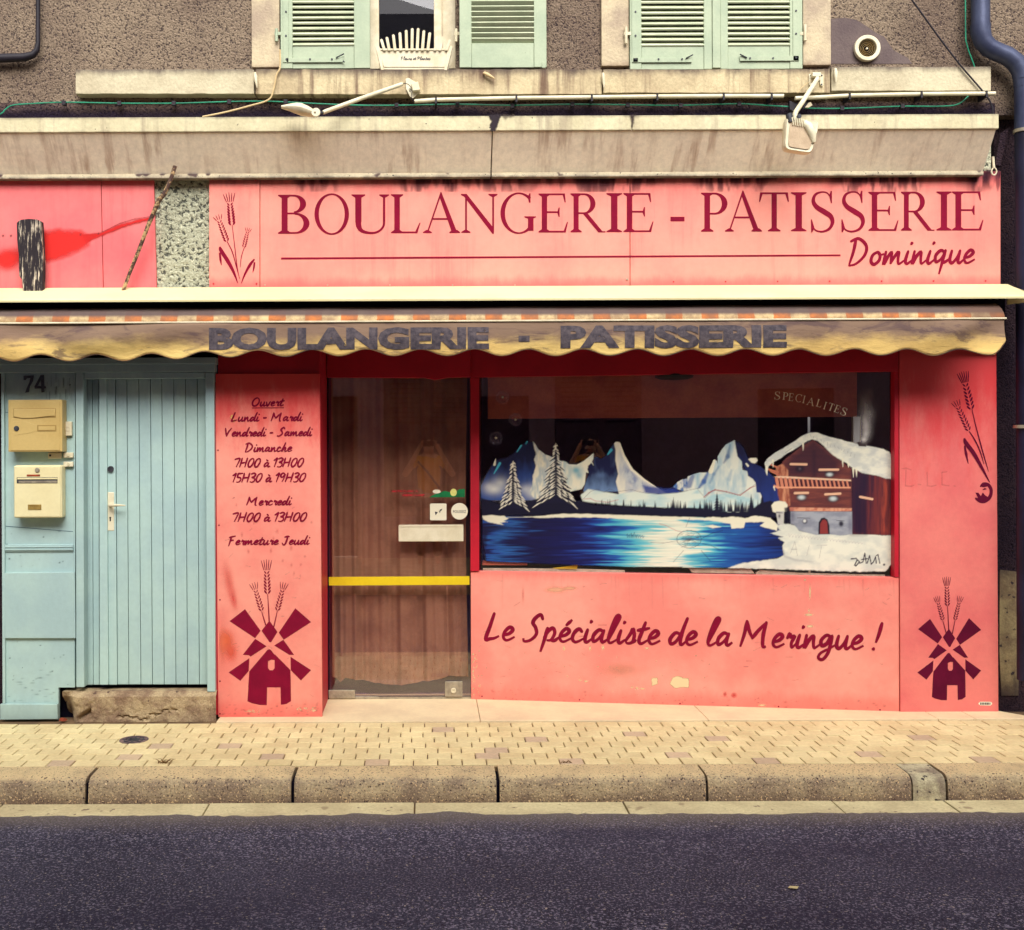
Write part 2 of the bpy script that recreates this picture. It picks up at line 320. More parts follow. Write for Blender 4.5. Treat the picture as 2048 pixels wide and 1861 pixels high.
class MB:
    def __init__(s): s.v = []; s.f = []
    def add(s, vs, fs):
        k = len(s.v); s.v += [Vector(v) for v in vs]; s.f += [tuple(i + k for i in f) for f in fs]; return s
    def box(s, x0, x1, y0, y1, z0, z1):
        if x0 > x1: x0, x1 = x1, x0
        if y0 > y1: y0, y1 = y1, y0
        if z0 > z1: z0, z1 = z1, z0
        return s.add([(x0, y0, z0), (x1, y0, z0), (x1, y1, z0), (x0, y1, z0), (x0, y0, z1), (x1, y0, z1), (x1, y1, z1), (x0, y1, z1)],
                     [(0, 3, 2, 1), (4, 5, 6, 7), (0, 1, 5, 4), (1, 2, 6, 5), (2, 3, 7, 6), (3, 0, 4, 7)])
    def pbox(s, px0, py0, px1, py1, y, dep):
        """a box whose front face covers these pixels on plane y, dep metres deep"""
        mx, my = (px0 + px1) / 2, (py0 + py1) / 2
        return s.box(P(px0, my, y)[0], P(px1, my, y)[0], y, y + dep, P(mx, py1, y)[1], P(mx, py0, y)[1])
    def qbox(s, pts, dep, m):
        """extrude a polygon of pixels (mapped by m) backwards"""
        a = [m(*p) for p in pts]; b = [v + Vector((0, dep, 0)) for v in a]; n = len(a)
        s.add(a + b, [tuple(range(n)), tuple(range(2 * n - 1, n - 1, -1))] + [(i, i + n, (i + 1) % n + n, (i + 1) % n) for i in range(n)])
        return s
    def tube(s, pts, r, n=10, cap=True):
        pts = [Vector(p) for p in pts]; rs = r if isinstance(r, (list, tuple)) else [r] * len(pts)
        k = len(s.v); up = None
        for i, p in enumerate(pts):
            t = (pts[min(i + 1, len(pts) - 1)] - pts[max(i - 1, 0)]).normalized()
            if up is None: up = t.orthogonal().normalized()
            up = (up - t * up.dot(t)).normalized(); w = t.cross(up)
            for j in range(n):
                a = 2 * math.pi * j / n; s.v.append(p + (up * math.cos(a) + w * math.sin(a)) * rs[i])
        for i in range(len(pts) - 1):
            for j in range(n):
                s.f.append((k + i * n + j, k + i * n + (j + 1) % n, k + (i + 1) * n + (j + 1) % n, k + (i + 1) * n + j))
        if cap: s.f.append(tuple(k + j for j in range(n))[::-1]); s.f.append(tuple(k + (len(pts) - 1) * n + j for j in range(n)))
        return s
    def disc(s, c, r, axis, dep, n=24, r2=None):
        """a short cylinder, or a ring when r2 is given, from c along axis"""
        c = Vector(c); ax = Vector(axis).normalized(); u = ax.orthogonal().normalized(); w = ax.cross(u)
        ring = lambda rr, o: [c + ax * o + (u * math.cos(2 * math.pi * i / n) + w * math.sin(2 * math.pi * i / n)) * rr for i in range(n)]
        if r2 is None:
            return s.add(ring(r, 0) + ring(r, dep), [tuple(range(n))[::-1], tuple(range(n, 2 * n))] + [(i, (i + 1) % n, (i + 1) % n + n, i + n) for i in range(n)])
        return s.add(ring(r, 0) + ring(r, dep) + ring(r2, dep) + ring(r2, 0),
                     [(i + a * n, (i + 1) % n + a * n, (i + 1) % n + b * n, i + b * n) for i in range(n) for a, b in ((0, 1), (1, 2), (2, 3), (3, 0))])
    def lathe(s, c, prof, n=24, axis=2):
        k = len(s.v)
        for r, h in prof:
            for j in range(n):
                a = 2 * math.pi * j / n
                v = [r * math.cos(a), r * math.sin(a), h] if axis == 2 else [r * math.cos(a), h, r * math.sin(a)]
                s.v.append(Vector(c) + Vector(v))
        for i in range(len(prof) - 1):
            for j in range(n): s.f.append((k + i * n + j, k + i * n + (j + 1) % n, k + (i + 1) * n + (j + 1) % n, k + (i + 1) * n + j))
        return s
    def build(s, name, m, parent=None, origin=None, bevel=0.0, smooth=False, seg=2, label=None, cat=None, group=None, kind=None, solid=0.0):
        me = bpy.data.meshes.new(name)
        if parent is not None and origin is None: o3 = org(parent)
        elif origin is not None: o3 = Vector(origin)
        else:
            lo = Vector([min(v[i] for v in s.v) for i in range(3)]); hi = Vector([max(v[i] for v in s.v) for i in range(3)])
            o3 = Vector(((lo.x + hi.x) / 2, (lo.y + hi.y) / 2, lo.z))
        me.from_pydata([tuple(v - o3) for v in s.v], [], s.f); me.update()
        bm = bmesh.new(); bm.from_mesh(me); bmesh.ops.recalc_face_normals(bm, faces=bm.faces); bm.to_mesh(me); bm.free()
        if smooth:
            me.polygons.foreach_set('use_smooth', [True] * len(me.polygons))
            try: me.set_sharp_from_angle(angle=math.radians(38))
            except Exception: pass
        me.materials.append(m)
        o = link_mesh(name, me, parent, o3)
        if bevel:
            b = o.modifiers.new('edge', 'BEVEL'); b.width = bevel; b.segments = seg; b.limit_method = 'ANGLE'; b.angle_limit = math.radians(40)
        if solid:
            b = o.modifiers.new('thickness', 'SOLIDIFY'); b.thickness = solid; b.offset = 0
        return tag(o, label, cat, group, kind)

class Flat:
    """flat print: polygons in photograph pixels laid on a surface by a map, each a hair above the last"""
    def __init__(s, m, base=.0012, step=1.5e-5): s.m = m; s.o = base; s.st = step; s.base = base; s.v = []; s.f = []
    def poly(s, pts):
        s.o += s.st
        if s.o > s.base + .0016: s.o = s.base
        k = len(s.v); s.v += [s.m(x, y, s.o) for x, y in pts]
        if len(pts) <= 4: s.f.append(tuple(range(k, k + len(pts))))
        else:
            for t in tessellate_polygon([[Vector((x, y, 0)) for x, y in pts]]): s.f.append(tuple(k + i for i in t))
        return s
    def ribbon(s, pts, ws, caps=True):
        """a brush line of changing width through the points"""
        n = len(pts); L = []; R = []
        for i in range(n):
            a = pts[max(i - 1, 0)]; b = pts[min(i + 1, n - 1)]; dx, dy = b[0] - a[0], b[1] - a[1]; l = math.hypot(dx, dy) or 1
            nx, ny = -dy / l * ws[i] / 2, dx / l * ws[i] / 2
            L.append((pts[i][0] + nx, pts[i][1] + ny)); R.append((pts[i][0] - nx, pts[i][1] - ny))
        o = s.o; k = len(s.v)
        for i in range(n):
            o += s.st; s.v.append(s.m(L[i][0], L[i][1], o)); s.v.append(s.m(R[i][0], R[i][1], o))
        for i in range(n - 1): s.f.append((k + 2 * i, k + 2 * i + 2, k + 2 * i + 3, k + 2 * i + 1))
        s.o = o
        if s.o > s.base + .0016: s.o = s.base
        return s
    def ellipse(s, cx, cy, rx, ry, rot=0, n=14):
        c_, s_ = math.cos(rot), math.sin(rot)
        return s.poly([(cx + rx * math.cos(t) * c_ - ry * math.sin(t) * s_, cy + rx * math.cos(t) * s_ + ry * math.sin(t) * c_) for t in [2 * math.pi * i / n for i in range(n)]])
    def build(s, name, m, parent, kind=None):
        b = MB(); b.v = s.v; b.f = s.f
        me = bpy.data.meshes.new(name); o3 = org(parent)
        me.from_pydata([tuple(v - o3) for v in s.v], [], s.f); me.materials.append(m)
        o = link_mesh(name, me, parent, o3); return tag(o, kind=kind)
# ------------------------------------------------------------------ lettering
def catmull(pts, sub=5):
    if len(pts) < 3: return [tuple(pts[0]), ((pts[0][0] + pts[1][0]) / 2, (pts[0][1] + pts[1][1]) / 2), tuple(pts[1])]
    p = [pts[0]] + list(pts) + [pts[-1]]; out = []
    for i in range(1, len(p) - 2):
        for k in range(sub):
            t = k / sub
            out.append(tuple(.5 * ((2 * p[i][j]) + (-p[i - 1][j] + p[i + 1][j]) * t + (2 * p[i - 1][j] - 5 * p[i][j] + 4 * p[i + 1][j] - p[i + 2][j]) * t * t + (-p[i - 1][j] + 3 * p[i][j] - 3 * p[i + 1][j] + p[i + 2][j]) * t ** 3) for j in (0, 1)))
    out.append(tuple(p[-2])); return out

# a brush-written alphabet: baseline 0, x-height .5, capitals 1
SCRIPT = {
 'L': (.56, [[(.26, 1.0), (.17, .55), (.06, .03), (.2, .04), (.34, .07), (.48, .16)]]),
 'O': (.72, [[(.42, .98), (.2, .8), (.07, .4), (.18, .05), (.42, .08), (.62, .4), (.6, .8), (.42, .98), (.3, .9)]]),
 'M': (1.0, [[(.16, .92), (.12, .5), (.02, -.02)], [(.16, .95), (.26, .6), (.38, .32)], [(.38, .32), (.56, .62), (.78, .92)], [(.78, .92), (.72, .45), (.74, .02), (.84, .02)]]),
 'V': (.62, [[(.02, .92), (.1, .45), (.18, .02)], [(.18, .02), (.32, .5), (.56, .98)]]),
 'S': (.62, [[(.58, .84), (.5, 1.0), (.34, .86), (.28, .68), (.38, .5), (.42, .26), (.26, .04), (.06, -.02), (.02, .1)]]),
 'D': (.74, [[(.2, .96), (.16, .5), (.06, 0)], [(.04, .9), (.3, 1.0), (.58, .72), (.56, .36), (.3, .04), (.04, -.04)]]),
 'F': (.56, [[(.16, .9), (.12, .45), (.04, -.18)], [(.02, .84), (.24, .94), (.52, 1.02)], [(.12, .46), (.26, .52), (.4, .54)]]),
 'J': (.56, [[(.42, .95), (.36, .5), (.28, .06), (.14, -.04), (.0, .2)], [(.18, .86), (.42, .95), (.56, .9)]]),
 'P': (.6, [[(.16, .96), (.12, .5), (.04, 0)], [(.04, .88), (.3, 1.0), (.5, .78), (.4, .52), (.14, .44)]]),
 'H': (.62, [[(.14, .98), (.1, .5), (.02, -.02)], [(.56, 1.0), (.5, .5), (.44, -.02)], [(.06, .46), (.3, .5), (.52, .52)]]),
 'a': (.48, [[(.36, .42), (.22, .48), (.06, .26), (.08, .04), (.24, .16), (.38, .46)], [(.38, .46), (.32, .16), (.38, .02), (.52, .14)]]),
 'c': (.40, [[(.34, .4), (.24, .5), (.1, .34), (.06, .12), (.18, .0), (.42, .14)]]),
 'd': (.52, [[(.34, .4), (.2, .44), (.05, .2), (.1, .02), (.26, .14), (.4, .5), (.54, 1.0)], [(.54, 1.0), (.42, .5), (.38, .1), (.44, .0), (.56, .14)]]),
 'e': (.40, [[(.08, .2), (.24, .26), (.34, .4), (.24, .5), (.1, .34), (.06, .12), (.18, .0), (.42, .14)]]),
 'g': (.5, [[(.36, .42), (.22, .5), (.06, .3), (.1, .1), (.26, .2), (.38, .48), (.36, .1), (.3, -.2), (.16, -.42), (.02, -.36), (.08, -.18), (.34, .0), (.52, .14)]]),
 'h': (.52, [[(.3, 1.0), (.18, .5), (.04, .0), (.16, .26), (.3, .46), (.36, .36), (.32, .1), (.4, .0), (.54, .14)]]),
 'i': (.26, [[(.12, .48), (.06, .14), (.12, .0), (.28, .14)], [(.2, .76), (.24, .84)]]),
 'l': (.32, [[(.06, .1), (.24, .6), (.36, .98), (.26, 1.0), (.14, .6), (.06, .16), (.14, .0), (.34, .14)]]),
 'm': (.72, [[(.08, .48), (.04, .0), (.16, .28), (.28, .46), (.28, .2), (.28, .04)], [(.28, .04), (.4, .3), (.52, .46), (.52, .2), (.56, .0), (.74, .14)]]),
 'n': (.5, [[(.08, .48), (.04, .0), (.16, .28), (.3, .46), (.32, .2), (.36, .0), (.52, .14)]]),
 'o': (.46, [[(.26, .48), (.1, .36), (.06, .12), (.18, .0), (.34, .16), (.34, .38), (.26, .48), (.34, .36), (.48, .4)]]),
 'p': (.5, [[(.14, .5), (.08, .1), (-.02, -.4)], [(.06, .14), (.18, .4), (.32, .5), (.38, .3), (.28, .06), (.14, .04)], [(.28, .06), (.4, .04), (.52, .16)]]),
 'q': (.5, [[(.36, .42), (.22, .5), (.06, .3), (.1, .06), (.26, .18), (.38, .5)], [(.38, .5), (.32, .1), (.24, -.42)], [(.3, .02), (.42, .06), (.52, .16)]]),
 'r': (.36, [[(.1, .36), (.16, .52), (.2, .4), (.32, .42), (.24, .18), (.26, .0), (.38, .14)]]),
 's': (.36, [[(.04, .1), (.18, .38), (.24, .54), (.3, .3), (.26, .06), (.12, .0), (.04, .06)], [(.26, .04), (.38, .14)]]),
 't': (.36, [[(.26, .8), (.16, .4), (.1, .12), (.18, .0), (.38, .14)], [(.04, .5), (.22, .54), (.42, .6)]]),
 'u': (.5, [[(.1, .48), (.06, .14), (.14, .0), (.28, .18), (.38, .48)], [(.38, .48), (.34, .12), (.4, .0), (.54, .14)]]),
 'v': (.42, [[(.06, .46), (.1, .2), (.16, .0), (.28, .2), (.36, .48), (.46, .42)]]),
 '-': (.42, [[(.06, .36), (.2, .38), (.34, .38)]]),
 '!': (.36, [[(.26, 1.0), (.2, .6), (.12, .26)], [(.07, .04), (.05, -.03)]]),
 '7': (.46, [[(.04, .86), (.22, .94), (.42, .96), (.34, .5), (.2, .0)]]),
 '0': (.52, [[(.34, .96), (.16, .76), (.06, .3), (.16, .02), (.32, .12), (.46, .5), (.46, .86), (.34, .96), (.26, .9)]]),
 '1': (.3, [[(.02, .74), (.14, .84), (.26, .98), (.18, .5), (.1, .0)]]),
 '3': (.46, [[(.08, .9), (.28, 1.0), (.42, .86), (.32, .62), (.16, .54), (.36, .44), (.38, .16), (.2, .0), (.02, .06)]]),
 '5': (.46, [[(.46, .98), (.28, .96), (.14, .94), (.1, .56), (.3, .52), (.38, .28), (.26, .04), (.04, .02)]]),
 '9': (.48, [[(.4, .84), (.26, .98), (.1, .8), (.12, .56), (.28, .56), (.42, .84), (.36, .4), (.24, .0)]]),
 'é': (.40, [[(.08, .2), (.24, .26), (.34, .4), (.24, .5), (.1, .34), (.06, .12), (.18, .0), (.42, .14)], [(.24, .64), (.4, .84)]]),
 'à': (.48, [[(.36, .42), (.22, .48), (.06, .26), (.08, .04), (.24, .16), (.38, .46)], [(.38, .46), (.32, .16), (.38, .02), (.52, .14)], [(.18, .8), (.32, .64)]]),
 ' ': (.28, []),
}
def script_text(fl, text, x0, x1, yb, cap, w, yb1=None, slant=0.0, wob=0.0):
    """write text so that it fills x0..x1 (pixels), baseline yb running to yb1, capitals cap px tall, brush w px"""
    yb1 = yb if yb1 is None else yb1; tot = 0; lo, hi = 9e9, -9e9
    for ch in text:
        adv, st = SCRIPT[ch]
        for q in st:
            for x, y in q: lo = min(lo, tot + x); hi = max(hi, tot + x)
        tot += adv
    k = (x1 - x0) / (hi - lo); pen = 0; rr = random.Random(len(text))
    for ch in text:
        adv, st = SCRIPT[ch]; dy = (rr.random() - .5) * wob
        for q in st:
            c = catmull(q, 5); n = len(c); pp = []; ws = []
            for i, (x, y) in enumerate(c):
                X = x0 + (pen + x + y * slant - lo) * k; yy = yb + (yb1 - yb) * (X - x0) / (x1 - x0)
                pp.append((X, yy - (y + dy) * cap))
                t = i / (n - 1); ws.append(w * (.62 + .5 * math.sin(math.pi * min(1, .12 + t * .9))) * (1.12 if t < .4 else 1))
            fl.ribbon(pp, ws)
            fl.ellipse(pp[0][0], pp[0][1], ws[0] * .5, ws[0] * .5, 0, 6)
        pen += adv

# Roman capitals, unit height; each glyph is a list of polygons, arcs made of thick-and-thin strokes
TK, TN, SF = .142, .044, .034
def rect(x0, y0, x1, y1): return [(x0, y0), (x1, y0), (x1, y1), (x0, y1)]
def foot(xl, xr, e=.085): return [(xl - e, 0), (xr + e, 0), (xr + e, SF * .8), (xr, SF + .05), (xl, SF + .05), (xl - e, SF * .8)]
def head(xl, xr, e=.085): return [(x, 1 - y) for x, y in foot(xl, xr, e)]
def arc(cx, cy, rx, ry, a0, a1, tk=TK, tn=TN, n=22):
    o = []; i_ = []
    for k in range(n + 1):
        a = math.radians(a0 + (a1 - a0) * k / n); o.append((cx + rx * math.cos(a), cy + ry * math.sin(a))); i_.append((cx + (rx - tk) * math.cos(a), cy + (ry - tn) * math.sin(a)))
    return [[o[k], o[k + 1], i_[k + 1], i_[k]] for k in range(n)]
def para(x0, y0, x1, y1, w): return [(x0, y0), (x0 + w, y0), (x1 + w, y1), (x1, y1)]
def beak(x, y, d, h=.24): return [(x, y), (x + .028, y), (x + .028 * .4 + .0, y + d * h), (x - .012, y + d * h)]
def ribbon_poly(pts, ws):
    c = catmull(pts, 8); n = len(c); W = np.interp(np.linspace(0, 1, n), np.linspace(0, 1, len(ws)), ws); L = []; R = []
    for i in range(n):
        a = c[max(i - 1, 0)]; b = c[min(i + 1, n - 1)]; dx, dy = b[0] - a[0], b[1] - a[1]; l = math.hypot(dx, dy) or 1
        L.append((c[i][0] - dy / l * W[i] / 2, c[i][1] + dx / l * W[i] / 2)); R.append((c[i][0] + dy / l * W[i] / 2, c[i][1] - dx / l * W[i] / 2))
    return [[L[i], L[i + 1], R[i + 1], R[i]] for i in range(n - 1)]
def _E(): return [rect(.11, 0, .11 + TK, 1), foot(.11, .11 + TK), head(.11, .11 + TK), rect(.2, 1 - SF - .008, .72, 1), rect(.2, .5, .56, .5 + TN), rect(.2, 0, .74, SF + .01),
                  [(.69, 1), (.72, 1), (.74, .77), (.715, .77), (.66, .965)], [(.68, .03), (.74, 0), (.80, .27), (.775, .27)], [(.555, .40), (.58, .40), (.58, .64), (.555, .64), (.52, .53), (.52, .5)]]
SERIF = {
 'B': [rect(.11, 0, .11 + TK, 1), foot(.11, .11 + TK), head(.11, .11 + TK), rect(.2, 1 - TN, .42, 1), rect(.2, .50, .46, .50 + TN), rect(.2, 0, .44, TN)] + arc(.40, .765, .29, .235, -90, 90) + arc(.43, .268, .34, .268, -90, 90),
 'O': arc(.5, .5, .46, .53, 0, 360, .115, .04, 48),
 'U': [rect(.13, .3, .13 + TK, 1), head(.13, .13 + TK), rect(.76, .3, .76 + TN * 1.2, 1), head(.76, .76 + TN * 1.2)] + ribbon_poly([(.201, .36), (.208, .2), (.27, .075), (.42, .018), (.58, .02), (.70, .085), (.775, .2), (.786, .36)], [.142, .125, .09, .062, .052, .05, .05, .053]),
 'L': [rect(.11, 0, .11 + TK, 1), foot(.11, .11 + TK), head(.11, .11 + TK), rect(.2, 0, .7, SF + .01), [(.64, .03), (.7, 0), (.78, .27), (.755, .27)]],
 'A': [[(.12, .02), (.16, .02), (.50, 1.0), (.475, 1.05)], [(.44, .95), (.475, 1.05), (.50, 1.05), (.92, 0), (.78, 0)], rect(.25, .34, .68, .34 + TN), foot(.12, .15, .10), foot(.785, .91, .075)],
 'N': [rect(.13, 0, .13 + TN * 1.1, 1), foot(.13, .17, .10), rect(.85, 0, .85 + TN * 1.1, 1), head(.85, .89, .10), [(.02, 1), (.17, 1), (.89, .12), (.89, -.03), (.86, -.03), (.10, .93), (.02, .97)]],
 'G': arc(.52, .5, .47, .53, 48, 318, .115, .04, 36) + [rect(.755, .05, .755 + TK, .42), [(.66, .42), (.66, .395), (.755, .36), (.88, .36), (.96, .395), (.96, .42)], [(.78, .77), (.82, .77), (.82, 1.01), (.79, 1.01), (.75, .92)], [(.80, .06), (.88, .10), (.88, .2), (.755, .2)]],
 'E': _E(),
 'R': [rect(.11, 0, .11 + TK, 1), foot(.11, .11 + TK), head(.11, .11 + TK), rect(.2, 1 - TN, .42, 1), rect(.2, .47, .42, .47 + TN)] + arc(.41, .735, .31, .265, -90, 90) + [[(.36, .49), (.50, .49), (.92, .02), (.98, 0), (.80, 0)], rect(.80, 0, 1.0, SF * .8)],
 'I': [rect(.12, 0, .12 + TK, 1), foot(.12, .12 + TK, .1), head(.12, .12 + TK, .1)],
 'P': [rect(.11, 0, .11 + TK, 1), foot(.11, .11 + TK), head(.11, .11 + TK), rect(.2, 1 - TN, .38, 1), rect(.2, .44, .38, .44 + TN)] + arc(.37, .72, .32, .28, -90, 90),
 'T': [rect(.34, 0, .34 + TK, 1), foot(.34, .34 + TK, .1), rect(.04, 1 - SF - .01, .77, 1), [(.0, .76), (.03, .76), (.1, .96), (.08, 1), (.03, 1)], [(.81, .76), (.78, .76), (.71, .96), (.73, 1), (.78, 1)]],
 'S': ribbon_poly([(.60, .86), (.50, .98), (.34, 1.0), (.18, .93), (.13, .77), (.22, .62), (.42, .50), (.60, .38), (.65, .22), (.56, .06), (.38, -.01), (.2, .02), (.09, .14)], [.03, .035, .04, .07, .1, .12, .135, .125, .10, .07, .045, .035, .03]) + [[(.60, 1.03), (.635, 1.03), (.635, .72), (.61, .72), (.56, .92)], [(.07, -.03), (.10, -.03), (.16, .08), (.09, .3), (.065, .3)]],
 'C': arc(.52, .5, .47, .53, 46, 314, .115, .04, 36) + [[(.80, .77), (.83, .77), (.83, 1.02), (.80, 1.02), (.76, .92)]],
 '-': [rect(0, 0, 1, 1)],
}
def serif_put(fl, ch, x0, x1, yb, cap, rot=0.0, ctr=None):
    g = SERIF[ch]; xs = [p[0] for q in g for p in q]; lo, hi = min(xs), max(xs)
    for q in g:
        out = []
        for x, y in q:
            X = x0 + (x - lo) / (hi - lo) * (x1 - x0); Y = yb - y * cap
            if rot:
                cx, cy = (x0 + x1) / 2, yb; dx, dy = X - cx, Y - cy
                X, Y = cx + dx * math.cos(rot) - dy * math.sin(rot), cy + dx * math.sin(rot) + dy * math.cos(rot)
            out.append((X, Y))
        fl.poly(out)

def wheat_ear(fl, tip, base, w, beards=5, n=7, beard=.32):
    """an ear of wheat from tip of beard to foot of the ear, pixels"""
    tx, ty = tip; bx, by = base; dx, dy = bx - tx, by - ty; L = math.hypot(dx, dy); ux, uy = dx / L, dy / L; vx, vy = -uy, ux
    for i in range(beards):
        s_ = (i - (beards - 1) / 2) / ((beards - 1) / 2)
        a = (tx + vx * s_ * w * .62 + ux * abs(s_) * w * .12, ty + vy * s_ * w * .62 + uy * abs(s_) * w * .12)
        b = (tx + ux * L * beard + vx * s_ * w * .34, ty + uy * L * beard + vy * s_ * w * .34)
        fl.ribbon([a, ((a[0] + b[0]) / 2, (a[1] + b[1]) / 2), b], [w * .05, w * .11, w * .08])
    for i in range(n):
        t = beard + .07 + (1 - beard - .10) * i / (n - 1); k = .62 + .38 * math.sin(math.pi * min(1, .15 + .85 * i / (n - 1)) * .62)
        for sd in (-1, 1):
            cx = tx + ux * L * t + vx * sd * w * .24 * k; cy = ty + uy * L * t + vy * sd * w * .24 * k
            ang = math.atan2(uy, ux) + sd * -.62
            fl.ellipse(cx, cy, L * .052 * k + w * .06, w * .105 * k, ang, 10)

MILL = [[(205, 748), (367, 622), (530, 848), (472, 925)], [(893, 612), (1058, 757), (772, 942), (720, 868)], [(622, 742), (706, 860), (640, 968), (622, 966), (540, 848)],
        [(474, 932), (592, 1010), (425, 1118), (405, 1103), (343, 1100)], [(768, 942), (880, 1100), (830, 1100), (672, 1002)],
        [(412, 1135), (405, 1268), (318, 1372), (195, 1284)], [(843, 1120), (1058, 1260), (952, 1368), (846, 1262)]]
def windmill(fl, tx, ty):
    T = lambda pts: [(tx(x), ty(y)) for x, y in pts]
    for q in MILL: fl.poly(T(q))
    # body with an arched light and a doorway, built as pieces round the openings
    fl.poly(T([(412, 1272), (600, 1050), (608, 1050), (608, 1272)])); fl.poly(T([(600, 1050), (622, 1040), (640, 1052), (676, 1100), (676, 1155), (642, 1150), (610, 1165), (608, 1165)]))
    fl.poly(T([(676, 1092), (842, 1260), (842, 1272), (676, 1272)])); fl.poly(T([(608, 1238), (625, 1262), (658, 1262), (676, 1240), (676, 1272), (608, 1272)]))
    fl.poly(T([(412, 1272), (842, 1272), (846, 1440), (400, 1440)]))
    fl.poly(T([(402, 1440), (598, 1440), (594, 1626), (520, 1624), (440, 1606), (392, 1586)])); fl.poly(T([(738, 1440), (846, 1440), (848, 1584), (800, 1614), (742, 1622)]))
    S = lambda x, y: (tx(x), ty(y)); w = tx(88) - tx(0)
    wheat_ear(fl, S(590, 100), S(602, 452), w, 5); wheat_ear(fl, S(452, 340), S(540, 630), w * .8, 4, 7, .26); wheat_ear(fl, S(780, 338), S(706, 628), w * .8, 4, 7, .26)
    for a, b in (((604, 460), (620, 750)), ((540, 642), (584, 790)), ((706, 636), (668, 806))):
        fl.ribbon([S(*a), S((a[0] + b[0]) / 2, (a[1] + b[1]) / 2), S(*b)], [w * .07, w * .12, w * .15])

def sans_mesh(text, x0, x1, yb, cap, bold=.0):
    """Blender's own letters as 2D triangles in pixels"""
    cu = bpy.data.curves.new('t', 'FONT'); cu.body = text; cu.offset = bold; cu.fill_mode = 'FRONT'; cu.resolution_u = 3
    o = bpy.data.objects.new('t', cu); COL.objects.link(o); dg = bpy.context.evaluated_depsgraph_get(); me = o.evaluated_get(dg).to_mesh()
    vs = [(v.co.x, v.co.y) for v in me.vertices]; fs = [tuple(p.vertices) for p in me.polygons]; o.evaluated_get(dg).to_mesh_clear()
    bpy.data.objects.remove(o); bpy.data.curves.remove(cu)
    lx, hx = min(v[0] for v in vs), max(v[0] for v in vs); ly, hy = min(v[1] for v in vs), max(v[1] for v in vs)
    return [(x0 + (x - lx) / (hx - lx) * (x1 - x0), yb - (y - ly) / (hy - ly) * cap) for x, y in vs], fs
def sans_put(fl, text, x0, x1, yb, cap, bold=0.0):
    vs, fs = sans_mesh(text, x0, x1, yb, cap, bold); k = len(fl.v); fl.v += [fl.m(x, y, fl.o) for x, y in vs]; fl.f += [tuple(i + k for i in f) for f in fs]

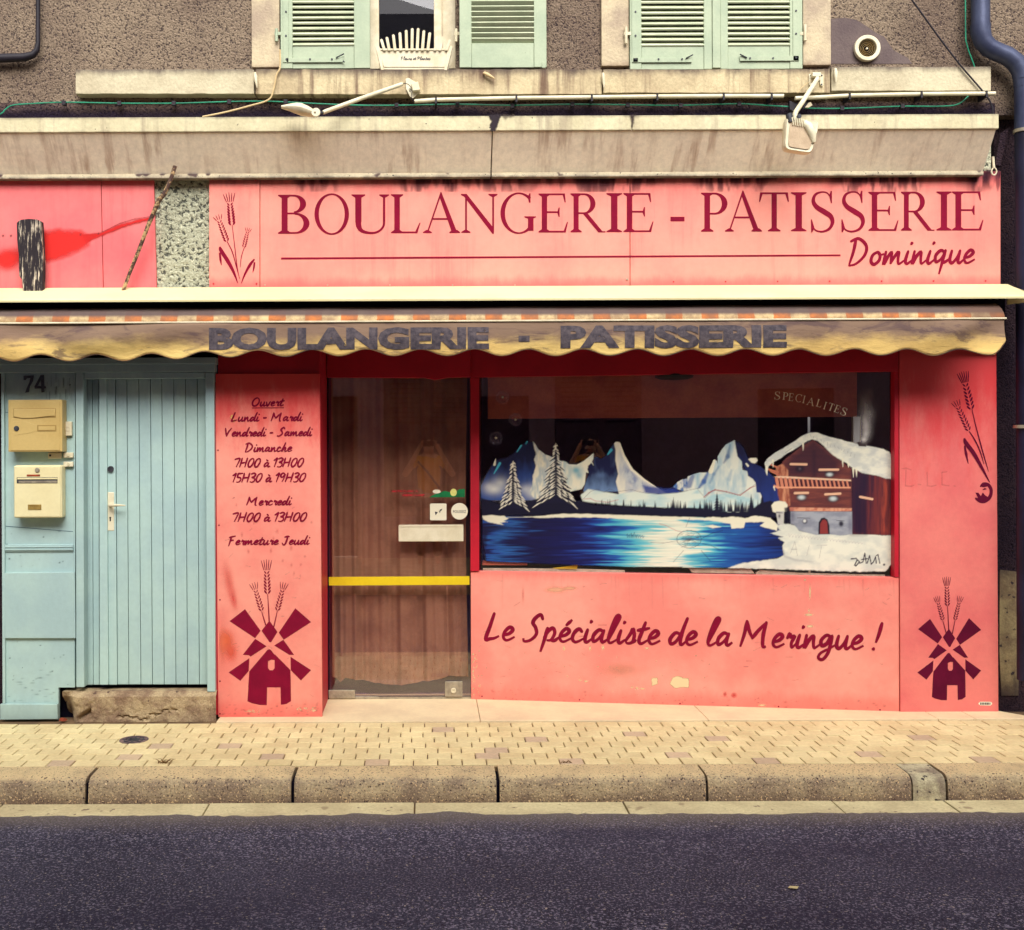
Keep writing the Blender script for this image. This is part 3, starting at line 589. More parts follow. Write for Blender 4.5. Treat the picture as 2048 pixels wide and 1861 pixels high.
# ------------------------------------------------------------------ a painter's canvas whose every cell becomes a small coloured face
def vnoise(X, Y, sx, sy, seed=0):
    r = np.random.default_rng(seed); gw = 97; g = r.random((gw, gw)); x = X / sx; y = Y / sy; xi = np.floor(x).astype(int); yi = np.floor(y).astype(int)
    fx = x - xi; fy = y - yi; fx = fx * fx * (3 - 2 * fx); fy = fy * fy * (3 - 2 * fy); G_ = lambda a, b: g[a % gw, b % gw]
    return (G_(xi, yi) * (1 - fx) + G_(xi + 1, yi) * fx) * (1 - fy) + (G_(xi, yi + 1) * (1 - fx) + G_(xi + 1, yi + 1) * fx) * fy
def fbm(X, Y, sx, sy, seed=0, o=3):
    v = 0; a = .5; t = 0
    for i in range(o): v = v + a * vnoise(X, Y, sx / 2 ** i, sy / 2 ** i, seed + i); t += a; a *= .55
    return v / t
class Canvas:
    def __init__(s, x0, y0, x1, y1, step):
        s.nx = int((x1 - x0) / step) + 1; s.ny = int((y1 - y0) / step) + 1; s.x0, s.y0, s.st = x0, y0, step
        s.X, s.Y = np.meshgrid(x0 + np.arange(s.nx) * step, y0 + np.arange(s.ny) * step); s.c = np.zeros((s.ny, s.nx, 3)); s.a = np.zeros((s.ny, s.nx))
    def win(s, lx, ly, hx, hy):
        i0 = max(0, int((lx - s.x0) / s.st) - 1); i1 = min(s.nx, int((hx - s.x0) / s.st) + 3); j0 = max(0, int((ly - s.y0) / s.st) - 1); j1 = min(s.ny, int((hy - s.y0) / s.st) + 3)
        return slice(j0, max(j0, j1)), slice(i0, max(i0, i1))
    def lay(s, w, m, col):
        m = np.clip(m, 0, 1)
        if m.size == 0: return
        X, Y = s.X[w], s.Y[w]; col = col(X, Y) if callable(col) else np.array([lin(v) for v in col])
        a0 = s.a[w]; a1 = m + a0 * (1 - m); k = np.where(a1 > 1e-6, m / np.maximum(a1, 1e-6), 0)[..., None]
        s.c[w] = s.c[w] * (1 - k) + col * k; s.a[w] = a1
    def poly(s, pts, col, soft=1.6, alpha=1.0, rag=0.0, seed=1, tex=None):
        pts = np.array(pts, float); e = soft + rag; w = s.win(pts[:, 0].min() - e, pts[:, 1].min() - e, pts[:, 0].max() + e, pts[:, 1].max() + e); X, Y = s.X[w], s.Y[w]
        if X.size == 0: return
        ins = np.zeros(X.shape, bool); d = np.full(X.shape, 1e9); n = len(pts)
        for i in range(n):
            (ax, ay), (bx, by) = pts[i], pts[(i + 1) % n]; ex, ey = bx - ax, by - ay; L = ex * ex + ey * ey + 1e-9
            t = np.clip(((X - ax) * ex + (Y - ay) * ey) / L, 0, 1); d = np.minimum(d, np.hypot(X - ax - t * ex, Y - ay - t * ey))
            cr = ((ay > Y) != (by > Y)) & (X < (bx - ax) * (Y - ay) / (by - ay + 1e-12) + ax); ins ^= cr
        sd = np.where(ins, d, -d)
        if rag: sd = sd + (fbm(X, Y, 9, 9, seed) - .5) * 2 * rag
        m = np.clip(sd / soft + .5, 0, 1) * alpha
        if tex is not None: m = m * tex(X, Y)
        s.lay(w, m, col)
    def line(s, pts, wd, col, alpha=1.0, soft=1.2):
        for i in range(len(pts) - 1):
            (ax, ay), (bx, by) = pts[i], pts[i + 1]
            wa, wb = (wd[i], wd[i + 1]) if isinstance(wd, (list, tuple)) else (wd, wd)
            e = max(wa, wb) + soft; w = s.win(min(ax, bx) - e, min(ay, by) - e, max(ax, bx) + e, max(ay, by) + e); X, Y = s.X[w], s.Y[w]
            ex, ey = bx - ax, by - ay; t = np.clip(((X - ax) * ex + (Y - ay) * ey) / (ex * ex + ey * ey + 1e-9), 0, 1)
            d = np.hypot(X - ax - t * ex, Y - ay - t * ey); s.lay(w, np.clip(((wa + (wb - wa) * t) / 2 - d) / soft + .5, 0, 1) * alpha, col)
    def blob(s, cx, cy, rx, ry, col, alpha=1.0, p=2.0, rot=0.0, tex=None):
        e = max(rx, ry) * 1.6; w = s.win(cx - e, cy - e, cx + e, cy + e); X, Y = s.X[w] - cx, s.Y[w] - cy
        if X.size == 0: return
        c_, s_ = math.cos(rot), math.sin(rot); r = np.sqrt(((X * c_ + Y * s_) / rx) ** 2 + ((-X * s_ + Y * c_) / ry) ** 2)
        m = np.exp(-(r ** p) * 1.6) * alpha
        if tex is not None: m = m * tex(s.X[w], s.Y[w])
        s.lay(w, m, col)
    def build(s, name, m, parent, mp, off, albedo=.8):
        al = s.a; keep = np.zeros((s.ny - 1, s.nx - 1), bool); q = al > .012
        keep = q[:-1, :-1] | q[1:, :-1] | q[:-1, 1:] | q[1:, 1:]
        idx = np.arange(s.ny * s.nx).reshape(s.ny, s.nx); f = np.stack([idx[1:, :-1][keep], idx[1:, 1:][keep], idx[:-1, 1:][keep], idx[:-1, :-1][keep]], 1)
        used = np.unique(f); re = np.full(s.ny * s.nx, -1); re[used] = np.arange(len(used)); f = re[f]
        X = s.X.ravel()[used]; Y = s.Y.ravel()[used]; o3 = org(parent)
        # the map is smooth: evaluate it on all points with numpy through its own formula
        co = mp(X, Y, off) - np.array(o3)
        me = bpy.data.meshes.new(name); me.vertices.add(len(used)); me.vertices.foreach_set('co', co.ravel().astype(np.float32))
        me.loops.add(f.size); me.loops.foreach_set('vertex_index', f.ravel().astype(np.int32)); me.polygons.add(len(f)); me.polygons.foreach_set('loop_start', (np.arange(len(f)) * 4).astype(np.int32))
        me.update(calc_edges=True); at = me.color_attributes.new('paint', 'FLOAT_COLOR', 'POINT')
        col = np.concatenate([s.c.reshape(-1, 3)[used] * albedo, s.a.reshape(-1)[used][:, None]], 1); at.data.foreach_set('color', col.ravel().astype(np.float32))
        me.materials.append(m); o = link_mesh(name, me, parent, o3)
        if m is M['decal']: o['kind'] = 'stuff'
        return o
def np_front(y0):
    def f(X, Y, off):
        u, w = X - CX, CY - Y; a = (u + w * RO) / F; b = (w - u * RO) / F; y = y0 - off; return np.stack([a * (y + D), np.full(X.shape, y), H + b * (y + D)], 1)
    return f
def np_slant(back=0.0):
    def f(X, Y, off):
        u, w = X - CX, CY - Y; a = (u + w * RO) / F; b = (w - u * RO) / F
        y = (SY0 + back - off + 7 * a * SM - SX0 * SM) / (1 - a * SM); return np.stack([a * (y + D), y, H + b * (y + D)], 1)
    return f
# ================================================================== THE GROUND
XL, XR = -14.0, 14.0
def struct(o, label=None): return tag(o, label, None, None, 'structure')
Y_STEP, Y_KB, Y_KF, Y_GF = -.115, -1.018, -1.235, -1.455      # doorstep front, kerb back, kerb front, gutter front
Z_ROAD = -.135
g0 = MB().box(-60, 60, -60, 60, -.45, -.40); struct(g0.build('ground', M['joint']), 'bare ground under the street')
# road sheet with a ragged edge lapping over the gutter
me_v, me_f = [], []
xs = [-60, -20] + [(-5.0 + i * .035) for i in range(int(10 / .035) + 1)] + [20, 60]
rr = np.random.default_rng(3); edge = np.interp(np.arange(len(xs)), np.arange(0, len(xs), 1), rr.normal(0, .006, len(xs)))
for i, x in enumerate(xs):
    e = Y_GF + .012 + edge[i] + .006 * math.sin(x * 3.1) + .004 * math.sin(x * 9.7 + 1)
    for cx, w_, a in ((-.335, .10, .03), (.10, .13, .035), (-.05, .25, .01)): e += a * math.exp(-((x - cx) / w_) ** 2) if a else 0
    me_v += [(x, e, Z_ROAD + .012), (x, e - .04, Z_ROAD + .016), (x, -3.4, Z_ROAD + .04), (x, -5.35, Z_ROAD + .012)]
for i in range(len(xs) - 1):
    for k in range(3): me_f.append((i * 4 + k, i * 4 + k + 4, i * 4 + k + 5, i * 4 + k + 1)[::-1])
b = MB(); b.v = [Vector(v) for v in me_v]; b.f = me_f
struct(b.build('road', M['road'], smooth=True), 'dark asphalt street running along the front of the shop')
# gutter slabs
gut = struct(thing('gutter', (0, Y_GF, Z_ROAD), 'pale concrete channel slabs between kerb and asphalt', None))
gj = [XL] + [groundmap(Z_ROAD)(x, 1625).x for x in (-420, -10, 410, 829, 1256, 1686, 1917, 2330)] + [XR]
for i in range(len(gj) - 1):
    MB().box(gj[i] + .004, gj[i + 1] - .004, Y_GF - .06, Y_KF - .004, Z_ROAD - .05, Z_ROAD + .006 + .002 * (i % 2)).build('gutter_slab', M['gutter'], gut, bevel=.004)
MB().box(XL, XR, Y_GF - .3, Y_KF + .02, Z_ROAD - .09, Z_ROAD - .012).build('gutter_bed', M['joint'], gut)
# kerb
kerb = struct(thing('kerb', (0, Y_KF, 0), 'long exposed-aggregate kerb stones edging the pavement', None))
def kerb_stone(x0, x1, m, dz=0.0):
    prof = [(Y_KB, -.16), (Y_KB, .0 + dz), (Y_KF + .052, .0 + dz), (Y_KF + .034, -.003 + dz), (Y_KF + .018, -.012 + dz), (Y_KF + .007, -.026 + dz), (Y_KF, -.046), (Y_KF - .006, -.16)]
    n = len(prof); nx = max(2, int((x1 - x0) / .05)); v = []; r = random.Random(int(x0 * 1000))
    for i in range(nx + 1):
        x = x0 + (x1 - x0) * i / nx; e = .006 if i in (0, nx) else 0
        for k, (y, z) in enumerate(prof): j = (r.random() - .5) * .003; v.append((x, y + (e if k > 2 else 0) + (j if k > 1 else 0), z - (e if 1 < k < 7 else 0) * .6 + (j if k > 2 else 0)))
    f = [(i * n + k, i * n + k + 1, (i + 1) * n + k + 1, (i + 1) * n + k) for i in range(nx) for k in range(n - 1)] + [tuple(range(n)), tuple(range(nx * n, nx * n + n))[::-1]]
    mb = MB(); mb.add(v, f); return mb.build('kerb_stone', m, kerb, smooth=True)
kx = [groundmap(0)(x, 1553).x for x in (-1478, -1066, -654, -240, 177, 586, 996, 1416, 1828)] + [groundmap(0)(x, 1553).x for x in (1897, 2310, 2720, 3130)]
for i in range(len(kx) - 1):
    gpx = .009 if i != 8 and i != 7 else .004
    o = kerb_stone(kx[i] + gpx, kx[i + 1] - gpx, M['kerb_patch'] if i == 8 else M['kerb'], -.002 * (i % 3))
    if i == 8: o['label'] = 'short grey mortar-patched length between two kerb stones'
MB().box(kx[0], kx[-1], Y_KB, Y_KF + .03, -.2, -.035).build('kerb_bed', M['dark'], kerb)
# pavement: running bond of yellow blocks
pav = struct(thing('pavement', (0, -.5, 0), 'narrow pavement of small yellow blocks with odd grey ones', None))
NROW = 8; RD = (Y_STEP - .012 - Y_KB - .006) / NROW; PL = .1312
MB().box(XL, XR, Y_KB + .0, Y_STEP + .35, -.2, -.012).build('joint_bed', M['joint'], pav)
def paver_mesh(m, name):
    l, w_, c, h = PL - .006, RD - .005, .003, 0.0
    mb = MB(); x, y = l / 2, w_ / 2
    mb.add([(-x, -y, -.03), (x, -y, -.03), (x, y, -.03), (-x, y, -.03), (-x, -y, -c), (x, -y, -c), (x, y, -c), (-x, y, -c), (-x + c, -y + c, 0), (x - c, -y + c, 0), (x - c, y - c, 0), (-x + c, y - c, 0)],
           [(0, 1, 5, 4), (1, 2, 6, 5), (2, 3, 7, 6), (3, 0, 4, 7), (4, 5, 9, 8), (5, 6, 10, 9), (6, 7, 11, 10), (7, 4, 8, 11), (8, 9, 10, 11)])
    me = bpy.data.meshes.new(name); me.from_pydata([tuple(v) for v in mb.v], [], mb.f); me.materials.append(m); return me
pm, pg = paver_mesh(M['paver'], 'paver'), paver_mesh(M['paver_grey'], 'grey_paver')
greys = [(127, 1524), (262, 1511), (330, 1490), (468, 1490), (548, 1509), (620, 1448), (902, 1457), (1074, 1475), (985, 1496), (966, 1506), (757, 1520), (1136, 1518), (1268, 1464), (1343, 1508),
         (1430, 1474), (1596, 1453), (1836, 1474), (1942, 1452), (1518, 1519), (1722, 1505), (1946, 1518)]
gpos = [groundmap(0)(x, y + .0) for x, y in greys]; r = random.Random(5); stuffb = MB(); count = 0
offs = [0, .42, -.02, .5, .12, .62, .2, .55]
for k in range(NROW):
    y = Y_KB + .006 + RD * (k + .5); row = []
    x = -3.62 - offs[k] * PL - PL
    while x < 4.0:
        cx = x + PL / 2; px_l = -2.75 - 0.02 * k
        row.append(cx); x += PL
    for cx in row:
        d = y + D; vis = -853 / F * d - PL < cx < 1195 / F * d + PL
        grey = any(abs(cx - q.x) <= PL * .5 and abs(y - q.y) <= RD * .5 for q in gpos)
        if vis and count < 300:
            o = bpy.data.objects.new('paver', pg if grey else pm); COL.objects.link(o); o.parent = pav
            o.location = Vector((cx, y, (r.random() - .5) * .003)) - org(pav); o.rotation_euler = ((r.random() - .5) * .012, (r.random() - .5) * .012, (r.random() - .5) * .008); count += 1
        else:
            me = pg if grey else pm; dz = (r.random() - .5) * .003
            stuffb.add([(v.co.x + cx, v.co.y + y, v.co.z + dz) for v in me.vertices], [tuple(p.vertices) for p in me.polygons])
for k in range(NROW):
    y = Y_KB + .006 + RD * (k + .5)
    for x0, x1 in ((-13, -3.75), (4.05, 13)):
        x = x0
        while x < x1: stuffb.add([(v.co.x + x, v.co.y + y, v.co.z) for v in pm.vertices], [tuple(p.vertices) for p in pm.polygons]); x += PL
stuffb.build('paver_field', M['paver'], pav, kind='stuff')
# opposite pavement where the photographer stands
op = struct(thing('opposite_pavement', (0, -6.5, 0), 'concrete pavement on the far side of the street', None))
MB().box(XL, XR, -8.4, -5.35, -.3, .0).build('concrete_slab', M['gutter'], op, bevel=.01)

# manhole cover set in the blocks
mc = groundmap(0)(268, 1480.5); mh = thing('manhole_cover', (mc.x, mc.y, 0), 'small round iron cover set in the yellow pavement', 'manhole cover')
RM = .083
MB().disc((mc.x, mc.y, -.002), RM, (0, 0, 1), .006, 36, RM - .010).build('rim', M['cover_iron'], mh)
MB().disc((mc.x, mc.y, -.002), RM - .011, (0, 0, 1), .0035, 36).build('plate', M['cover_iron'], mh)
cb = MB(); [cb.disc((mc.x, mc.y, .0015), q, (0, 0, 1), .0022, 24, q - .006) for q in (.058, .032)]; cb.disc((mc.x, mc.y, .0015), .012, (0, 0, 1), .0022, 12); cb.build('raised_ring', M['iron'], mh)
for a in range(4):
    cb = MB(); c_, s_ = math.cos(a * .785), math.sin(a * .785); cb.add([(mc.x + c_ * .066 - s_ * .003, mc.y + s_ * .066 + c_ * .003, .0038), (mc.x + c_ * .066 + s_ * .003, mc.y + s_ * .066 - c_ * .003, .0038), (mc.x - c_ * .066 + s_ * .003, mc.y - s_ * .066 - c_ * .003, .0038), (mc.x - c_ * .066 - s_ * .003, mc.y - s_ * .066 + c_ * .003, .0038)], [(0, 1, 2, 3)])
    cb.build('raised_bar', M['iron'], mh, solid=.002)

# ================================================================== THE HOUSE
house = thing('house', (-1.0, .03, 0), 'old street house with pebbled grey render and two shuttered upstairs windows', 'house')
WF = .03       # face of the rendered wall
def HX(px, py=188, y=WF): return P(px, py, y)[0]
def HZ(py, px=1000, y=WF): return P(px, py, y)[1]
zt = 7.2; z_led0, z_led1 = HZ(188), HZ(137)
win = [(HX(560), HX(912)), (HX(1259), HX(1605))]; zw = z_led1 + 1.45
def wall(x0, x1, z0, z1, m='roughcast', y0=WF, y1=.35, name='rendered_wall'): return MB().box(x0, x1, y0, y1, z0, z1).build(name, M[m], house)
wall(-9.5, win[0][0], z_led1, zw); wall(win[0][1], win[1][0], z_led1, zw); wall(win[1][1], 3.78, z_led1, zw); wall(-9.5, 3.78, zw, zt)
wall(-9.5, 3.78, zpx(232), z_led1)
wall(-9.5, 3.55, 2.35, zpx(232) - .001, 'stipple')
wall(-9.5, HX(1.5), -.2, 2.35, 'roughcast_dark')
MB().box(-9.6, 3.9, -.25, .7, zt, zt + .12).build('eaves', M['opp_wood'], house)
# dirty strip under the ledge, stands a little proud
b = MB(); b.qbox([(-900, 206), (1990, 206), (1990, 236), (-900, 240)], .02, frontmap(WF - .012)); b.build('blackened_strip', M['strip_dirty'], house)
b = MB(); b.qbox([(1662, 128), (1662, 38), (1690, 36), (1712, 40), (1735, 54), (1752, 66), (1768, 74), (1778, 88), (1786, 100), (1800, 108), (1816, 116), (1824, 128)], .006, frontmap(WF - .003)); b.build('cement_patch', M['plaster_patch'], house)
# stone surrounds
for x0, x1 in ((503, 559), (1203, 1258), (1606, 1662)):
    MB().box(HX(x0, 60, 0), HX(x1, 60, 0), .0, .34, z_led1 + .002, zw + .18).build('window_surround', M['surround'], house, bevel=.004)
for x0, x1 in ((503, 960), (1203, 1662)):
    MB().box(HX(x0, 60, 0) - .001, HX(x1, 60, 0) + .001, -.004, .33, zw + .182, zw + .36).build('window_lintel', M['surround'], house, bevel=.004)
# ledge stones
for x0, y0, x1, y1, m in ((151, 139, 508, 188, 'ledge_white'), (511, 139, 1203.5, 189, 'ledge'), (1206.5, 139, 1660, 186, 'ledge'), (1663, 134, 1982, 182, 'ledge_white')):
    nxs = max(3, int((x1 - x0) / 14)); v = []; rg = random.Random(x0)
    mb = MB(); top = [(x0 + (x1 - x0) * i / nxs, y0 + (rg.random() - .5) * 1.6) for i in range(nxs + 1)]; bot = [(x0 + (x1 - x0) * i / nxs, y1 + (rg.random() - .5) * 1.0) for i in range(nxs + 1)]
    mp = frontmap(-.055); n = nxs + 1
    A = [mp(*p) for p in top]; B_ = [mp(*p) for p in bot]; Ab = [q + Vector((0, .10, 0)) for q in A]; Bb = [q + Vector((0, .10, 0)) for q in B_]
    mb.add(A + B_ + Ab + Bb, [f for i in range(n - 1) for f in ((i, i + 1, n + i + 1, n + i), (i, 2 * n + i, 2 * n + i + 1, i + 1), (n + i, n + i + 1, 3 * n + i + 1, 3 * n + i))] + [(0, n, 3 * n, 2 * n), (n - 1, 3 * n - 1, 4 * n - 1, 2 * n - 1)])
    mb.build('ledge_stone', M[m], house, bevel=.003)
# window bottoms, frames, panes, dark rooms
def part(mb, name, m, parent, **k): return mb.build(name, M[m], parent, **k)
for wi, (x0, x1) in enumerate(win):
    b = MB(); b.box(x0 - .0, x1 + .0, .03, .34, z_led1 - .03, z_led1 + .001); part(b, 'window_sill', 'surround', house)
    b = MB(); b.box(x0, x1, .36, .37, z_led1, zw); b.box(x0 - .01, x0, .2, 1.0, z_led1, zw); b.box(x1, x1 + .01, .2, 1.0, z_led1, zw); 
    if wi: part(b, 'dark_room', 'dark', house)
fx = [HX(v, 60, .12) for v in (566, 741, 758, 868, 906)]
fr = MB(); yq = .12
for a, c in ((fx[1] - .02, fx[2]), (fx[3], fx[4] + .02), (fx[0], fx[0] + .05)): fr.box(a, c, yq, yq + .05, z_led1 + .002, zw)
fr.box(fx[2], fx[3], yq + .003, yq + .047, z_led1 + .002, z_led1 + .09); fr.box(fx[0] + .05, fx[1] - .02, yq + .003, yq + .047, z_led1 + .002, z_led1 + .09)
wf = part(fr, 'window_frame', 'white_paint', house, bevel=.004)
b = MB(); b.box(HX(884, 60, .11), HX(886, 60, .11), .112, .12, z_led1 + .01, zw); part(b, 'frame_bead', 'surround', wf)
part(MB().box(fx[2] - .005, fx[3] + .005, yq + .03, yq + .034, z_led1 + .08, zw), 'pane', 'glass_up', wf)
part(MB().box(fx[0], fx[4] + .02, .45, .46, z_led1 - .1, zw).box(fx[0] - .02, fx[0], .17, .46, z_led1, zw).box(fx[4] + .02, fx[4] + .04, .17, .46, z_led1, zw), 'room_back', 'dark', house)
# shutters
SP = 10.62 / 320
slat_cache = {}
def shutter(px0, px1, s0, s1, pb, ps, y, tilt, m_frame='green', m_slat='green_slat', th=.03, top=46, straps=None, label=None):
    x0, x1 = P(px0, 60, y)[0], P(px1, 60, y)[0]; a0, a1 = P(s0, 60, y)[0], P(s1, 60, y)[0]; zb = P((px0 + px1) / 2, pb, y)[1]; zs = P((px0 + px1) / 2, ps, y)[1]; zt_ = zs + SP * top
    f = MB(); f.box(x0, a0, y, y + th, zb, zt_ + .07); f.box(a1, x1, y, y + th, zb, zt_ + .07); f.box(a0, a1, y + .001, y + th - .001, zt_, zt_ + .07)
    sh = part(f, 'shutter', m_frame, house, bevel=.003)
    if label: sh['label'] = label
    part(MB().box(a0 + .001, a1 - .001, y + .006, y + th - .004, zb + .001, zs), 'lower_panel', m_frame, sh, bevel=.002)
    key = (round(a1 - a0, 3), tilt)
    if key not in slat_cache:
        w_ = (a1 - a0) / 2; c_, s_ = math.cos(tilt), math.sin(tilt); hh, tt = .0200, .0045
        q = [(-hh, -tt), (hh, -tt), (hh, tt), (-hh, tt)]; q = [(u * c_ - v * s_, u * s_ + v * c_) for u, v in q]
        me = bpy.data.meshes.new('slat'); me.from_pydata([(sx * w_, yy, zz) for sx in (-1, 1) for zz, yy in q], [], [(0, 1, 2, 3), (7, 6, 5, 4), (0, 4, 5, 1), (1, 5, 6, 2), (2, 6, 7, 3), (3, 7, 4, 0)])
        me.materials.append(M[m_slat]); slat_cache[key] = me
    for k in range(top):
        o = bpy.data.objects.new('slat', slat_cache[key]); COL.objects.link(o); o.parent = sh
        o.location = Vector(((a0 + a1) / 2, y + th / 2, zs + SP * (k + .5))) - org(sh); o.rotation_euler = (random.uniform(-.03, .03), random.uniform(-.004, .004), 0)
    part(MB().box(a0 + .002, a1 - .002, y + th, y + th + .004, zs, zt_), 'backing', 'dark', sh)
    for (hx0, hy0, hx1, hy1) in (straps or []):
        part(MB().pbox(hx0, hy0, hx1, hy1, y - .006, .0055), 'hinge_strap', m_frame, sh, bevel=.0015)
    return sh
T1 = math.radians(48)
sh1 = shutter(561, 740, 585, 708, 137, 92, -.022, T1, straps=[(573, 116, 686, 125), (566, 0, 577, 125)], label='closed left shutter of the first window')
sh2 = shutter(919, 1093, 943, 1068, 135, 86, -.058, -math.radians(50), straps=[(1084, 124, 1091, 136)], label='shutter folded open against the wall')
sh3 = shutter(1260, 1424, 1283, 1408, 139, 93, -.022, T1, straps=[(1266, 116, 1384, 125), (1264, 0, 1276, 125)], label='left shutter of the closed pair')
sh4 = shutter(1441, 1605, 1456, 1580, 138, 92, -.022, T1, straps=[(1480, 112, 1598, 122), (1586, 0, 1598, 122)], label='right shutter of the closed pair')
part(MB().pbox(1424.5, -330, 1440.5, 136, -.030, .034), 'cover_batten', 'green', house, bevel=.003)['label'] = 'mint batten covering the joint of the closed pair'
for i, (sh, bolts) in enumerate(((sh1, [(572, 24), (572, 72), (573, 119), (620, 119), (664, 119)]), (sh3, [(1271, 24), (1271, 72), (1271, 119), (1317, 119), (1364, 119)]), (sh4, [(1592, 22), (1592, 68), (1592, 116), (1546, 117), (1500, 117)]))):
    for bx, by in bolts: MB().disc(P3(bx, by, -.028), .006, (0, -1, 0), .004, 10).build('bolt', M['iron'], sh)
def hook(sh, pts, r=.004): MB().tube([P3(x, y, -.034) for x, y in pts], r, 6).build('hook', M['iron'], sh)
hook(sh1, [(672, 116), (680, 112), (688, 108)])
hook(sh3, [(1372, 117), (1378, 114), (1386, 110)]); hook(sh4, [(1480, 109), (1488, 113), (1494, 116)]); hook(sh1, [(686, 122), (689, 125)])
# hinge pins on the surrounds
for i, (x, y0, y1) in enumerate(((553, 58, 83), (912, 58, 84), (1252, 54, 88), (1610, 50, 82))):
    p = MB().tube([P3(x, y1, -.02), P3(x, y0, -.02)], .010, 10); p.box(P(x, 70, -.02)[0] - .012, P(x, 70, -.02)[0] + .03 * (1 if i != 3 else -1), -.024, -.012, P(x, 73, 0)[1], P(x, 67, 0)[1])
    o = p.build('shutter_hinge', M['white_paint'] if i in (1, 2, 3) else M['green'], house, smooth=True)
# shutter catches on the ledge (small painted cones)
for i, (x0, y0, x1, y1) in enumerate(((510, 146, 514, 176), (968, 146, 990, 158), (1206, 147, 1208, 176), (1671, 138, 1672, 166))):
    y = -.075; a = P3(x0, y0, y); c = P3(x1, y1, y - .01)
    o = MB().tube([a, a.lerp(c, .25), a.lerp(c, .6), c], [.008, .012, .010, .003], 10).tube([a + Vector((0, .03, 0)), a], .006, 8).build('shutter_catch', M['white_paint'] if i != 1 else M['beige_wire'], house, smooth=True)
# cornice: a leaning painted slab with a lip above and a trim below
def corn(px0, px1, right=False):
    x0 = P(px0, 300, -.22)[0] if px0 > -500 else -9.5; x1 = P(px1, 300, -.22)[0] if not right else 3.462
    zl1, zl0, zs0, zt0 = zpx(232, -.22), zpx(262, -.22), zpx(346, -.045), zpx(354.5, -.052)
    s = MB(); prof = [(-.208, zl0), (-.045, zs0), (.028, zs0), (.028, zl0 + .02), (-.19, zl0 + .02)]
    s.add([(x0, y, z) for y, z in prof] + [(x1, y, z) for y, z in prof], [(0, 1, 2, 3, 4), (9, 8, 7, 6, 5)] + [(i, (i + 1) % 5, (i + 1) % 5 + 5, i + 5) for i in range(5)])
    c = s.build('cornice_slab', M['cornice'], house, bevel=.002)
    return c, x0, x1, (zl1, zl0, zs0, zt0)
for a, b_, rt in ((-900, 984, False), (986.5, 2000, True)):
    c, x0, x1, zz = corn(a, b_, rt)
    cuts = [x0, x1] if not rt else [x0, P(1264, 245, -.22)[0], x1 + .012]
    for k in range(len(cuts) - 1):
        MB().box(cuts[k] + .0015, cuts[k + 1] - .0015, -.220, .025, zz[1] + .001, zz[0]).build('cornice_lip', M['cornice_lip'], c, bevel=.004)
    MB().box(x0, x1 + .0, -.053, .02, zz[3], zz[2] - .001).build('cornice_trim', M['cornice_trim'], c, bevel=.002)
b = MB(); b.qbox([(2001, 268), (2018, 256), (2008, 300), (2001, 332), (1990, 330)], .03, frontmap(.0)); part(b, 'end_board', 'roughcast_dark', house)
# black mould where the cornice slabs meet, and drips on the lip
cv = Canvas(940, 228, 1320, 264, 1.5)
cv.poly([(979, 229), (1002, 230), (996, 245), (989, 262), (981, 262), (983, 244)], (48, 38, 48), 3, .95, 4, 5); cv.poly([(1000, 229), (1040, 230), (1010, 238)], (90, 76, 70), 4, .5, 4, 9)
cv.poly([(1258, 229), (1272, 229), (1268, 245), (1263, 256), (1262, 240)], (70, 56, 58), 3, .8, 4, 6)
cv.build('mould_stain', M['decal'], house, np_front(-.220), .0012)
cv = Canvas(-10, 340, 2000, 384, 2.0); X, Y = cv.X, cv.Y
drip = np.clip((fbm(X, Y, 9, 40, 21) - .36) * 5, 0, 1) * np.clip(1.15 - (Y - 353) / (9 + 80 * fbm(X, Y * 0, 22, 40, 22) ** 2), 0, 1) * np.clip(.25 + (fbm(X, Y * 0, 90, 40, 8) - .45) * 7, 0, 1) * (X > 420)
MOLD_SIGN = cv, drip
# lower right: dark recess wall beyond the shop with a pale patch of old limewash
wall(3.62, 9.5, -.2, zpx(232) + .0, 'roughcast_dark', .13, .35)
wall(3.78, 9.5, zpx(232), zt, 'roughcast', .13, .36)
b = MB(); b.qbox([(2000, 1140), (2036, 1144), (2038, 1260), (2037, 1392), (2003, 1392), (1999, 1300)], .01, frontmap(.122)); part(b, 'limewash_patch', 'limewash_old', house)
# shell round the shop room
rm = MB(); rm.box(-.62, 3.2, 2.4, 2.45, -.1, 2.6); rm.box(-.72, -.66, .5, 2.4, -.1, 2.6); rm.box(3.22, 3.28, .3, 2.4, -.1, 2.6); rm.box(-.66, 3.22, .12, 2.45, 2.60, 2.66); part(rm, 'shop_room', 'interior', house)
part(MB().box(-.66, 3.3, .5, 2.4, -.04, .0), 'shop_floor', 'interior', house)
part(MB().box(-2.7, 3.58, .02, .62, 2.345, 2.66), 'shopfront_beam', 'interior', house)
part(MB().box(-2.7, -1.25, .30, .36, -.1, 2.34), 'hall_back', 'dark', house)

